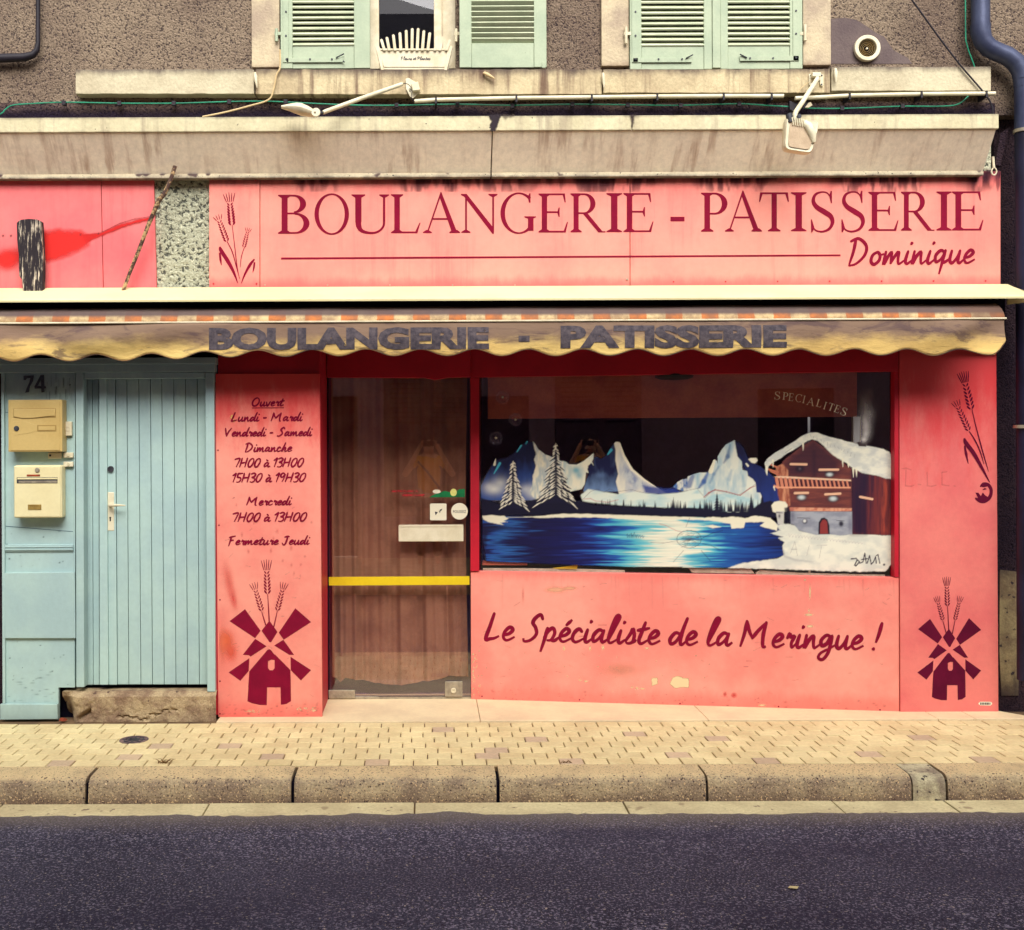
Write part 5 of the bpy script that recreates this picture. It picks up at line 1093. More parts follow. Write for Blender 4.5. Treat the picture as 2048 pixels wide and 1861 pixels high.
# things behind the glass
pm_ = thing('wooden_pelmet', slantmap(.25)(1350, 838), 'long brown wooden board hung across the top of the display window inside', 'pelmet')
qb([(976, 745), (1714, 745), (1714, 834), (976, 838)], .04, slantmap(.12), 'board', 'pelmet', pm_)
qb([(1706, 834), (1722, 834), (1722, 1060), (1706, 1060)], .03, slantmap(.26), 'post', 'white_paint', pm_)
lm = thing('ceiling_lamp', slantmap(.5)(1350, 760), 'dark round ceiling lamp just inside the top of the display window', 'ceiling lamp')
q = slantmap(.085)(1348, 752); MB().lathe((q.x, q.y, q.z), [(.001, -.03), (.09, -.024), (.122, -.012), (.126, .0), (.118, .012), (.118, .05)], 28).build('shade', M['black_pipe'], lm, smooth=True)
pp = thing('window_papers', slantmap(.07)(1380, 1146), 'crumpled white paper and yellow card lying along the bottom of the display window', 'paper')
for pts, mt, nm in (([(966, 1137), (1150, 1138), (1250, 1141), (1250, 1147), (966, 1142)], 'paper', 'strip'), ([(1105, 1137), (1140, 1132), (1157, 1128), (1153, 1142), (1120, 1141)], 'yellow', 'card'), ([(1385, 1146), (1376, 1136), (1400, 1134), (1450, 1138), (1500, 1136), (1510, 1148)], 'paper', 'crumple'), ([(1512, 1146), (1520, 1140), (1600, 1146), (1770, 1150), (1770, 1158), (1512, 1154)], 'paper', 'strip'), ([(964, 1122), (1055, 1126), (1055, 1131), (964, 1131)], 'pelmet', 'stick')):
    qb(pts, .02, slantmap(.045), nm, mt, pp)

# ------------------------------------------------------------------ the winter landscape painted on the glass
cv = Canvas(955, 752, 1793, 1146, 1.4)
A = lambda x, y: (940 + x / 3.983, 700 + y / 3.983); B2 = lambda x, y: (1380 + x / 3.983, 700 + y / 3.983)
al = lambda *p: [A(*q) for q in p]; bl = lambda *p: [B2(*q) for q in p]
NAVY, CREAM, BLK, TEAL = (16, 18, 62), (236, 230, 204), (14, 12, 42), (70, 176, 200)
lc = lambda c: np.array([lin(x) for x in c])
def grad(c0, c1, y0, y1, nz=.0, sx=8, sy=20, sd=1):
    def f(X, Y):
        t = np.clip((Y - y0) / (y1 - y0), 0, 1)
        if nz: t = np.clip(t + (fbm(X, Y, sx, sy, sd) - .5) * nz, 0, 1)
        return lc(c0) * (1 - t[..., None]) + lc(c1) * t[..., None]
    return f
def brushy(c0, c1, sx, sy, sd, lo=.35, hi=.65):
    def f(X, Y):
        t = np.clip((fbm(X, Y, sx, sy, sd, 4) - lo) / (hi - lo), 0, 1)[..., None]; return lc(c0) * (1 - t) + lc(c1) * t
    return f
# left range
cv.poly(al((85, 1200), (88, 1080), (150, 960), (195, 885), (240, 870), (300, 860), (340, 830), (400, 770), (440, 735), (500, 728), (530, 850), (520, 1200)), grad((16, 18, 60), (46, 78, 150), A(0, 880)[1], A(0, 1130)[1], .7, 10, 26, 3), 2, .96)
for (x, y, rx, ry, a) in ((190, 1110, 22, 13, .95), (240, 1060, 18, 14, .6), (150, 1090, 12, 10, .5), (500, 1130, 20, 16, .85), (440, 1110, 14, 10, .5), (560, 1160, 18, 10, .8)): cv.blob(*A(x, y), rx, ry, (222, 222, 214), a, 1.6)
cv.line(al((205, 868), (195, 915)), [1, 5], CREAM); cv.line(al((238, 905), (192, 985)), [5, 2], TEAL); cv.line(al((408, 762), (375, 812)), [4, 2], TEAL); cv.line(al((456, 730), (446, 748)), 2.5, TEAL)
cv.poly(al((500, 728), (512, 740), (545, 790), (600, 832), (660, 858), (700, 880), (770, 890), (800, 930), (760, 1000), (720, 1090), (600, 1170), (520, 1195), (480, 1150), (500, 1040), (498, 1000), (520, 930), (510, 880), (525, 830), (512, 795)), brushy((238, 232, 206), (186, 196, 196), 5, 16, 7), 2, 1, 2.2, 4)
cv.poly(al((745, 885), (760, 892), (790, 912), (850, 915), (900, 890), (985, 822), (984, 870), (972, 890), (988, 925), (965, 905), (940, 925), (945, 985), (925, 975), (918, 1040), (915, 1070), (890, 1110), (800, 1130), (740, 1000)), brushy((240, 234, 208), (184, 202, 200), 12, 30, 9, .45, .8), 1.8, 1)
cv.blob(*A(845, 960), 12, 10, (96, 170, 190), .9, 2); cv.blob(*A(868, 1000), 8, 10, (110, 170, 190), .7, 2)
cv.poly(al((985, 862), (1010, 850), (1045, 868), (1070, 850), (1090, 835), (1120, 775), (1152, 748), (1158, 800), (1160, 880), (1180, 980), (1168, 1050), (1185, 1130), (900, 1130), (930, 1030), (945, 985), (935, 950), (965, 900), (985, 930)), grad((14, 18, 66), (112, 142, 186), A(0, 970)[1], A(0, 1140)[1], .6, 9, 22, 5), 2)
cv.line(al((1125, 798), (1098, 832)), [5.5, 3], TEAL); cv.blob(*A(1040, 1000), 14, 8, (110, 140, 190), .45)
cv.poly(al((1148, 748), (1160, 734), (1180, 733), (1194, 745), (1206, 790), (1225, 840), (1252, 890), (1290, 950), (1340, 1000), (1390, 1035), (1440, 1066), (1482, 1092), (1560, 1140), (1190, 1160), (1162, 1050), (1180, 990), (1158, 880), (1160, 800)), brushy((234, 228, 208), (168, 178, 196), 16, 46, 15, .40, .80), 2)
cv.poly(al((1225, 900), (1300, 985), (1420, 1080), (1440, 1110), (1340, 1100), (1250, 1050), (1220, 1000)), brushy((110, 126, 170), (196, 202, 204), 10, 18, 17), 7, .8)
cv.line(al((1190, 745), (1225, 845), (1290, 955), (1390, 1038), (1480, 1092)), [4, 5, 5, 3.5, 1.5], (244, 236, 208))
cv.poly(al((1380, 1082), (1480, 1094), (1560, 1108), (1640, 1100), (1700, 1150), (1400, 1160)), (44, 62, 140), 5, .9)
cv.poly(al((1615, 1092), (1650, 1055), (1690, 1032), (1740, 1025), (1780, 1000), (1832, 980), (1860, 1100), (1700, 1130)), brushy((222, 222, 208), (70, 110, 170), 7, 12, 25), 2)
# right peak
cv.poly(bl((350, 722), (380, 735), (425, 770), (450, 830), (475, 880), (560, 930), (640, 985), (715, 1060), (720, 1250), (560, 1260), (500, 1060), (380, 860)), grad((14, 16, 60), (30, 50, 120), B2(0, 800)[1], B2(0, 1200)[1], .5), 2)
cv.poly(bl((-20, 1010), (30, 992), (75, 978), (150, 978), (178, 905), (196, 876), (216, 885), (222, 905), (220, 850), (250, 800), (285, 755), (330, 732), (355, 718), (362, 760), (378, 850), (412, 890), (418, 955), (455, 968), (462, 1005), (500, 1030), (522, 1060), (530, 1135), (558, 1140), (572, 1170), (560, 1215), (500, 1300), (-20, 1300)), brushy((228, 230, 214), (156, 188, 202), 15, 44, 31, .42, .80), 2)
for pts, w_, cc, a in ((((320, 760), (300, 850), (270, 900)), [2, 8, 3], (84, 110, 150), .75), (((140, 985), (110, 1050), (70, 1100)), [5, 9, 3], (60, 96, 160), .85), (((20, 1010), (-10, 1080)), [8, 12], (50, 84, 150), .7), (((230, 930), (190, 990), (160, 1060)), [3, 6, 3], (90, 130, 170), .6), (((330, 960), (310, 1030)), [4, 9], (120, 160, 190), .5), (((420, 1000), (430, 1080)), [4, 8], (130, 170, 190), .5)):
    cv.line([B2(*p) for p in pts], [float(x) for x in w_], cc, a, 4)
cv.poly(bl((465, 872), (480, 862), (530, 862), (540, 880), (520, 905), (490, 900)), CREAM, 2); cv.line(bl((448, 908), (462, 925)), [3, 4], CREAM)
cv.line(bl((195, 885), (165, 970)), [5, 9], CREAM)
# ice band
cv.poly(al((880, 1160), (940, 1110), (1000, 1120), (1090, 1135), (1180, 1150), (1300, 1130), (1500, 1150), (1650, 1140), (1860, 1100), (1860, 1270), (1640, 1262), (1200, 1240), (900, 1210)), brushy((226, 234, 220), (186, 214, 214), 40, 14, 41, .45, .8), 3)
cv.poly(bl((-20, 1160), (60, 1120), (120, 1170), (200, 1150), (300, 1150), (440, 1170), (570, 1200), (560, 1300), (-20, 1310)), brushy((226, 234, 220), (174, 208, 212), 34, 16, 43), 3)
for pts in (al((905, 1185), (960, 1130), (1010, 1110), (1070, 1135), (1110, 1110), (1170, 1130), (1290, 1115), (1380, 1140), (1500, 1150), (1640, 1140), (1832, 1100)), bl((60, 1110), (120, 1180), (180, 1120), (260, 1130), (380, 1160), (470, 1110), (520, 1070))): cv.line(pts, .9, (70, 56, 70), .6)
cv.line(al((900, 1190), (960, 1185), (1000, 1205), (1100, 1215), (1180, 1195)), 1.6, (200, 110, 110), .6); cv.line(bl((110, 1175), (150, 1140), (200, 1115), (290, 1130), (400, 1160), (480, 1100), (520, 1085)), [1.8, 3.4, 2.6, 2, 2, 2.4, 1.6], (170, 90, 90), .75)
# forest and its dark foot
cv.poly(al((80, 1100), (90, 1180), (200, 1215), (300, 1235), (480, 1200), (620, 1165), (800, 1195), (900, 1205), (1000, 1235), (1200, 1245), (1500, 1262), (1860, 1262), (1860, 1335), (700, 1312), (95, 1330)), BLK, 3, 1, 2, 8)
cv.poly(bl((-40, 1262), (150, 1270), (300, 1290), (470, 1285), (560, 1225), (640, 1200), (680, 1230), (700, 1340), (-40, 1335)), BLK, 3, 1, 2, 9)
rf = random.Random(4)
for i in range(120):
    x = rf.uniform(500, 2300); h = rf.uniform(10, 60) * (1.0 if x > 950 else .5); yb_ = 1290
    if 900 < x < 2300: cv.poly([A(x - 11, yb_), A(x + 11, yb_), A(x + rf.uniform(-3, 3), 1250 - h)], BLK, 2.2, .95)
for x, h, w_ in ((215, 1150, 34), (487, 1165, 28), (575, 1165, 38), (80, 1215, 22), (420, 1230, 10), (1620 - 1752, 1190, 12)):
    for k in range(6): y = h + (1290 - h) * k / 6; cv.poly(bl((x - w_ * (k + 1.2) / 6, y + 24), (x, y - 12), (x + w_ * (k + 1.2) / 6, y + 24)), BLK, 2)
# snowy pines
def pine(cx, top, bot, hw, seed):
    r_ = random.Random(seed)
    for k in range(9): y = top + 20 + (bot - top) * (k + .2) / 9; w_ = hw * (k + .5) / 9 * r_.uniform(.7, .9); cv.poly([A(cx - w_, y + (bot - top) * .10), A(cx, y - 24), A(cx + w_, y + (bot - top) * .10)], (20, 18, 50), 2.5, .85)
    for k in range(19):
        t = (k + .6) / 19; y = top + (bot - top) * t * .92
        for sd in (-1, 1):
            m_ = 1 + int(t * 2.6)
            for q in range(m_):
                a = hw * t * (q + .15) / m_ * r_.uniform(.85, 1.05); L = hw * (.14 + .20 * t) * r_.uniform(.7, 1.5); yy = y + a * .5 + r_.uniform(-8, 8); sl = r_.uniform(.55, .95)
                cv.line([A(cx + sd * a - 0, yy + 12), A(cx + sd * (a + L * 1.05), yy + 12 + L * sl)], [3.4, 1.4], (14, 12, 42), .9, 1)
                cv.line([A(cx + sd * (a + 3), yy), A(cx + sd * (a + L * .5), yy + L * sl * .42), A(cx + sd * (a + L), yy + L * sl)], [.8, 2.7, .8], (234, 228, 208), .97, 1)
    cv.line([A(cx, top - 6), A(cx - 3, top + 40)], [1.2, 4.2], CREAM)
pine(343, 893, 1240, 108, 3); pine(684, 750, 1195, 152, 8)
# lake
def lake(X, Y):
    k = [(960, (22, 22, 72)), (974, (34, 66, 142)), (1000, (40, 92, 158)), (1040, (22, 34, 92)), (1060, (16, 14, 60)), (1150, (18, 20, 84)), (1185, (28, 50, 132)), (1215, (36, 96, 172)), (1245, (78, 176, 200)), (1280, (128, 200, 204)), (1310, (222, 228, 208)), (1345, (238, 234, 212)), (1372, (224, 230, 212)), (1392, (120, 200, 208)), (1415, (66, 160, 196)), (1440, (34, 92, 166)), (1500, (24, 58, 136)), (1560, (16, 28, 84)), (1600, (18, 24, 72))]
    j = (fbm(X, Y, 60, 2.6, 51, 3) - .5) * 130 + (fbm(X, Y, 150, 9, 52, 2) - .5) * 60; xx = np.clip(X + j, 960, 1600); t = np.array([p[0] for p in k]); c = np.array([lc(p[1]) for p in k])
    out = np.stack([np.interp(xx, t, c[:, i]) for i in range(3)], -1); sh = (.82 + .36 * fbm(X, Y, 50, 2.0, 55, 3))[..., None]; return np.clip(out * sh, 0, 1)
cv.poly(al((100, 1325), (400, 1330), (700, 1318), (1860, 1338), (1860, 1730), (1250, 1728), (600, 1705), (130, 1685), (100, 1500)), lake, 2); cv.poly(bl((-60, 1330), (300, 1345), (640, 1350), (790, 1420), (760, 1560), (750, 1640), (520, 1700), (300, 1735), (-60, 1735)), lake, 2)
cv.poly(al((95, 1395), (260, 1400), (330, 1420), (140, 1460), (110, 1690), (95, 1690)), (18, 16, 52), 6, .8)
cv.poly(al((98, 1325), (180, 1318), (270, 1325), (310, 1345), (270, 1362), (300, 1372), (240, 1378), (270, 1395), (210, 1385), (140, 1372), (105, 1350)), CREAM, 2, 1, 1.2)
cv.line(al((300, 1335), (480, 1332)), 1.4, (200, 196, 186), .8); cv.poly(al((430, 1330), (600, 1320), (740, 1305), (1000, 1310), (1400, 1322), (1860, 1338), (1860, 1352), (1350, 1355), (1000, 1335), (700, 1335), (560, 1342)), CREAM, 2, 1, 1, 3)
cv.poly(bl((-60, 1336), (100, 1345), (180, 1328), (250, 1338), (340, 1326), (440, 1340), (520, 1322), (640, 1340), (700, 1400), (690, 1440), (600, 1420), (560, 1400), (600, 1372), (440, 1375), (430, 1420), (330, 1425), (320, 1385), (150, 1358), (-60, 1352)), CREAM, 2, 1, 1.5, 6)
cv.poly(bl((120, 1402), (180, 1395), (248, 1412), (180, 1422)), CREAM, 2)
# near snow bank
cv.poly(bl((690, 1400), (750, 1385), (800, 1390), (835, 1400), (870, 1440), (1000, 1470), (1110, 1462), (1200, 1475), (1290, 1462), (1400, 1452), (1500, 1478), (1560, 1478), (1595, 1452), (1618, 1470), (1626, 1560), (1620, 1690), (1560, 1765), (1300, 1768), (900, 1755), (300, 1738), (420, 1700), (560, 1680), (690, 1662), (748, 1640), (735, 1560), (750, 1535), (705, 1500), (740, 1490), (640, 1462), (720, 1440)), brushy((238, 236, 218), (214, 216, 204), 26, 14, 61), 2.5, 1, 2, 9)
cv.poly(bl((745, 1600), (760, 1640), (840, 1670), (980, 1690), (840, 1680), (750, 1650)), (150, 150, 156), 5, .6)
# chalet
cv.poly(bl((690, 950), (760, 870), (860, 790), (980, 715), (1100, 800), (1200, 880), (1290, 950), (1290, 1280), (720, 1275)), brushy((122, 62, 56), (98, 48, 50), 30, 4, 71), 2)
cv.poly(bl((760, 890), (980, 715), (1130, 830), (1190, 900), (1180, 1000), (780, 1010)), (58, 26, 44), 16, .85)
cv.poly(bl((975, 800), (1000, 800), (1005, 1010), (975, 1010)), (44, 18, 40), 6, .6)
cv.poly(bl((684, 930), (740, 910), (780, 960), (800, 1240), (735, 1270), (700, 1150)), brushy((208, 142, 108), (150, 80, 62), 4, 20, 73), 3)
cv.poly(bl((1290, 960), (1500, 985), (1612, 1030), (1612, 1480), (1500, 1475), (1290, 1470)), brushy((70, 28, 48), (112, 44, 48), 5, 60, 75), 2); cv.poly(bl((1290, 960), (1420, 980), (1400, 1470), (1290, 1470)), (30, 16, 48), 12, .85); cv.poly(bl((1530, 1040), (1600, 1050), (1590, 1460), (1500, 1460)), brushy((170, 70, 54), (110, 44, 46), 4, 40, 77), 9, .8)
for (x0, x1, y0, y1) in ((625, 690, 905, 935), (620, 700, 950, 975), (640, 700, 965, 995)): cv.line(bl((x0, y0), (x1, y1)), [4, 4], (190, 110, 84))
for (cx, cy, rx, ry, wh) in ((875, 948, 38, 30, 0), (1112, 990, 42, 28, 1), (888, 1172, 48, 34, 1), (1140, 1182, 50, 36, 1)):
    cv.blob(*B2(cx, cy), rx / 3.983 * 1.1, ry / 3.983 * 1.2, (24, 14, 36), .95, 3.5)
    if wh: cv.blob(*B2(cx, cy + 4), rx / 3.983 * .7, ry / 3.983 * .62, (206, 214, 214), .95, 3)
    else: cv.blob(*B2(cx, cy), 3, 3, (110, 90, 100), .7)
for (x0, y0, x1, y1) in ((803, 911, 928, 913), (1032, 956, 1180, 955), (835, 1142, 940, 1140), (1078, 1152, 1197, 1146), (1356, 1172, 1452, 1190)): cv.line(bl((x0, y0), (x1, y1)), 4.6, (236, 184, 150))
cv.poly(bl((668, 1010), (720, 1006), (1283, 1035), (1283, 1048), (700, 1024)), (238, 196, 164), 1.6); cv.poly(bl((672, 1024), (700, 1022), (1280, 1048), (1280, 1100), (690, 1098)), (70, 26, 40), 2)
for k in range(17): x = 690 + k * 35; cv.line(bl((x, 1026 + k * 1.3), (x + 12, 1096)), 3.6 if k > 3 else 6, (214, 134, 106))
cv.poly(bl((668, 1075), (700, 1090), (1280, 1092), (1280, 1104), (690, 1102), (664, 1092)), (232, 160, 126), 1.6); cv.line(bl((668, 1092), (676, 1122)), [3, 1], CREAM)
cv.poly(bl((790, 1255), (1288, 1262), (1288, 1288), (795, 1286)), brushy((224, 160, 128), (190, 110, 88), 8, 8, 79), 1.8)
cv.poly(bl((800, 1288), (1290, 1290), (1292, 1470), (1200, 1480), (1110, 1470), (1000, 1475), (870, 1440), (830, 1395), (800, 1385)), brushy((164, 168, 178), (138, 142, 156), 20, 10, 81), 2)
cv.blob(*B2(815, 1330), 7, 16, (84, 84, 110), .6); cv.blob(*B2(1275, 1390), 6, 22, (92, 92, 116), .6)
cv.poly(bl((1022, 1470), (1025, 1375), (1045, 1342), (1070, 1336), (1095, 1352), (1110, 1400), (1114, 1470)), (30, 20, 36), 1.8); cv.poly(bl((1036, 1466), (1038, 1385), (1055, 1356), (1075, 1352), (1092, 1372), (1100, 1466)), (140, 52, 52), 1.8)
cv.blob(*B2(915, 1367), 5.8, 5.8, (40, 36, 56), .95, 4); cv.blob(*B2(913, 1364), 3.6, 3.6, (226, 226, 222), 1, 4); cv.blob(*B2(1204, 1386), 5.4, 6.4, (26, 22, 44), .98, 4); cv.line(bl((855, 1338), (955, 1342)), 1.2, (60, 56, 76), .8); cv.line(bl((1168, 1360), (1228, 1364)), 1.2, (60, 56, 76), .8)
cv.poly(bl((1300, 530), (1358, 530), (1352, 745), (1305, 740)), (176, 178, 182), 2, .55)  # translucent grey strip paints a pale reflection on the pane
cv.poly(bl((596, 905), (612, 872), (660, 835), (710, 800), (760, 775), (820, 735), (900, 682), (950, 660), (1000, 657), (1060, 676), (1150, 702), (1250, 728), (1350, 752), (1450, 772), (1540, 790), (1590, 818), (1610, 870), (1614, 1030), (1560, 1026), (1480, 1000), (1370, 982), (1300, 945), (1240, 900), (1180, 868), (1130, 830), (1080, 780), (1020, 728), (975, 712), (930, 728), (880, 765), (800, 812), (740, 850), (690, 885), (662, 895), (625, 930), (612, 1000), (600, 960)), brushy((236, 234, 216), (206, 208, 200), 18, 10, 91), 2.2, 1, 1.2, 2)
for (x, y, L) in ((900, 750, 54), (660, 880, 60), (612, 930, 72), (1216, 870, 64), (1300, 945, 70), (1325, 955, 60), (1262, 910, 30)): cv.line([B2(x, y), B2(x + 2, y + L)], [4.2, .6], CREAM)
cv.line(bl((760, 820), (810, 785)), 1.2, (90, 86, 90), .6)
for q in range(14): x = 960 + q * 27; y = 690 + q * 12; cv.line([B2(x, y - 14), B2(x + rf.uniform(-8, 14), y + rf.uniform(0, 16))], .8, (120, 112, 112), .55)
cv.poly(bl((1328, 740), (1345, 732), (1404, 745), (1404, 772), (1345, 768)), (40, 20, 30), 1.8)
for (x, y, rx, ry, a) in ((1385, 715, 7, 7, .85), (1400, 670, 10, 13, .8), (1405, 610, 11, 15, .62), (1395, 560, 11, 15, .5), (1420, 510, 13, 16, .42), (1400, 450, 15, 18, .32), (1385, 390, 13, 18, .22), (1430, 350, 12, 20, .12)): cv.blob(*B2(x, y), rx, ry, (214, 208, 206), a, 1.8, 0, lambda X, Y: .55 + .7 * fbm(X, Y, 7, 16, 33))
cv.poly(bl((648, 1240), (672, 1212), (710, 1204), (760, 1212), (778, 1236), (770, 1290), (690, 1300), (660, 1290)), CREAM, 2); cv.poly(bl((684, 1285), (750, 1285), (746, 1395), (700, 1390)), (198, 196, 190), 2); cv.poly(bl((752, 1260), (792, 1250), (800, 1385), (760, 1390)), (18, 14, 40), 3, .9); cv.blob(*B2(712, 1325), 3, 5, (30, 24, 48), .9); cv.line(bl((690, 1296), (735, 1300)), 2, (60, 50, 70), .8)
# stars
for (x, y) in ((260, 378), (363, 557), (207, 703)):
    q = A(x, y); w = cv.win(q[0] - 20, q[1] - 20, q[0] + 20, q[1] + 20); R_ = np.hypot(cv.X[w] - q[0], cv.Y[w] - q[1]); cv.lay(w, .26 * np.exp(-((R_ - 10.5) / 3) ** 2) + .12 * np.exp(-(R_ / 9) ** 2), (150, 140, 170)); cv.blob(q[0], q[1], 2.8, 2.8, (240, 232, 214), 1, 4)
# pen scribbles, scratched web and the painter's signature
for i in range(90):
    a = rf.uniform(0, 6.28); r0 = rf.uniform(0, 90); x, y = 1745 + r0 * math.cos(a), 1510 + r0 * .68 * math.sin(a); cv.line([A(x, y), A(x + rf.uniform(-60, 60), y + rf.uniform(-18, 18))], .8, (84, 72, 78), .5)
cv.line([A(1745 + 98 * math.cos(t), 1508 + 70 * math.sin(t)) for t in [i * .35 for i in range(19)]], 1.0, (60, 50, 66), .8)
for p in (((1690, 1450), (1640, 1440), (1560, 1400), (1510, 1386)),): cv.line(al(*p), 1.4, (190, 90, 90), .6)
for p in (((1720, 1410), (1750, 1340)), ((1700, 1600), (1620, 1690)), ((1660, 1520), (1540, 1540), (1440, 1535))): cv.line(al(*p), 1.0, (60, 50, 70), .6)
for p in (((100, 1500), (180, 1460), (260, 1440)), ((100, 1545), (170, 1560), (240, 1596)), ((90, 1600), (160, 1680))): cv.line(bl(*p), 1.2, (30, 30, 50), .7)
x = 1245
for k, (dx, h) in enumerate(((18, 22), (16, 16), (14, 30), (10, 14), (16, 34), (12, 12), (18, 16), (16, 14), (22, 10))): cv.line(al((x, 1490 - h * .4), (x + dx * .4, 1490 - h), (x + dx * .6, 1500 - h * .2), (x + dx, 1490 - h * .5)), 1.0, (44, 60, 100), .75); x += dx
for pts in (((800, 1620), (835, 1530), (856, 1640)), ((808, 1590), (850, 1590)), ((930, 1640), (950, 1560)), ((1010, 1560), (1090, 1556)), ((1048, 1560), (1030, 1660))): cv.line(bl(*pts), .9, (150, 140, 140), .6)
for k in range(24): x = 785 + k * 25; cv.line(bl((x, 1465 + k * 3.0), (x + 8, 1490 + k * 2.5), (x + 18, 1470 + k * 3)), .8, (160, 140, 150), .45)
for pts, w_ in ((((1284, 1666), (1322, 1662), (1350, 1690), (1322, 1722), (1312, 1716), (1330, 1676)), 2.4), (((1352, 1700), (1378, 1690), (1392, 1622), (1404, 1700)), 2.2), (((1366, 1672), (1412, 1664)), 2), (((1412, 1700), (1430, 1640), (1444, 1708), (1462, 1690), (1478, 1650), (1484, 1700)), 2.2), (((1484, 1640), (1498, 1632), (1512, 1702)), 2.0)): cv.line(bl(*pts), w_, (36, 20, 50), .95, .9)
cv.blob(*B2(1546, 1712), 2.6, 2.6, (30, 20, 44), 1, 4)
cv.build('painted_landscape', M['paint'], pane, np_slant(.03), .0015, .86)
fl = Flat(slantmap(.03), .002); word = 'SPECIALITES'; pts = [(672, 395), (735, 400), (782, 407), (835, 415), (893, 425), (925, 443), (1000, 455), (1058, 474), (1090, 485), (1142, 500), (1193, 520)]; ws_ = [45, 44, 40, 50, 18, 62, 44, 18, 48, 42, 44]
for i, ch in enumerate(word):
    cx, cy = B2(pts[i][0] + ws_[i] / 2, pts[i][1]); serif_put(fl, ch, cx - ws_[i] / 8.2, cx + ws_[i] / 8.2, cy, 15.2, math.radians(4 + i * 2.0))
fl.build('window_lettering', M['cream_ink'], pane)

# lettering on the pillars and riser
for txt, x0, x1, yb_ in (('Ouvert', 504, 568, 813), ('Lundi - Mardi', 463, 605, 843), ('Vendredi - Samedi', 449, 624, 873), ('Dimanche', 490, 584, 904), ('7H00 à 13H00', 468, 605, 935), ('15H30 à 19H30', 464, 609, 965), ('Mercredi', 493, 583, 1011), ('7H00 à 13H00', 464, 611, 1044), ('Fermeture Jeudi', 457, 619, 1090)):
    fl = Flat(fm(0), .001); dg_ = any(c.isdigit() for c in txt); script_text(fl, txt, x0, x1, yb_, 18 if dg_ else 17, 3.0 if dg_ else 3.0, yb_ - 1, .10)
    if txt != 'Ouvert': fl.build('opening_hours_line', M['ink'], pl)
    else: fl_o = fl
fl_o.poly([(504, 815.6), (568, 815.2), (568, 816.6), (504, 817.0)]); fl_o.build('opening_hours_heading', M['ink'], pl)
fl = Flat(fm(0), .001); windmill(fl, lambda x: 420 + x / 5.234, lambda y: 1100 + y / 5.234); fl.build('windmill_print', M['ink'], pl)
fl = Flat(fm(.065), .001); windmill(fl, lambda x: 1899.2 + (x - 631) * .774 / 5.234, lambda y: 1242.8 + (y - 622 + 0) * .848 / 5.234 - 4.5); fl.build('windmill_print', M['ink_dark'], pr_)
fl = Flat(fm(.065), .001); Z9 = lambda x, y: (1780 + x / 5.09, 700 + y / 5.09)
wheat_ear(fl, Z9(738, 220), Z9(826, 596), 19, 6, 7, .3); wheat_ear(fl, Z9(662, 515), Z9(800, 815), 15, 4, 8, .2)
for pts, ws in (([(834, 600), (870, 760), (920, 950), (965, 1110), (1003, 1240)], [1.2, 2.0, 2.6, 2.4, .8]), ([(808, 830), (868, 925), (920, 1040), (957, 1165)], [1.6, 2.6, 2.4, .8]), ([(757, 900), (775, 950), (850, 1050), (930, 1190), (1016, 1350)], [3, 8.2, 8, 6, 1]), ([(760, 975), (775, 1060), (797, 1160)], [3, 5.5, 1])):
    c = catmull([Z9(*p) for p in pts], 6); fl.ribbon(c, list(np.interp(np.linspace(0, 1, len(c)), np.linspace(0, 1, len(ws)), ws)))
c = catmull([Z9(*p) for p in ((918, 1395), (950, 1368), (1000, 1376), (1030, 1430), (1015, 1500), (960, 1540), (900, 1528), (868, 1508))], 6); fl.ribbon(c, list(np.interp(np.linspace(0, 1, len(c)), [0, .15, .5, .8, 1], [2, 7, 6.5, 9, 2])))
for pts in ([(870, 1455), (900, 1455), (925, 1490), (945, 1452), (968, 1482), (1000, 1500), (960, 1535), (900, 1515)], [(940, 1425), (965, 1406), (988, 1418), (955, 1428)], [(930, 1390), (975, 1380), (990, 1392), (945, 1400)]): fl.poly([Z9(*p) for p in pts])
fl.build('wheat_print', M['ink_dark'], pr_)
fl = Flat(fm(.065), .0012); fl.poly([(1957 + (3.5 if i in (0, 3) else 0), y) for i, y in ((0, 1404), (1, 1406.5), (2, 1409), (3, 1411))] + [(1981, 1411.5), (1984, 1409), (1984, 1406), (1981, 1404)]); sk = fl.build('oval_sticker', M['vinyl_white'], pr_)
fl = Flat(fm(.065), .0018); [fl.poly([(x, 1405.5), (x + w_, 1405.5), (x + w_, 1410), (x, 1410)]) for x, w_ in ((1960.5, 2.4), (1964, 1.6), (1966.6, 2.2), (1970, 2.0), (1973, 2.6), (1976.6, 1.8), (1979.4, 1.4))]; fl.build('sticker_marks', M['black_ink'], sk)
fl = Flat(slantmap(-.02), .001); script_text(fl, 'Le Spécialiste de la Meringue !', 971, 1759, 1280, 53, 6.6, 1300, .08); fl.build('slogan', M['ink'], sf)
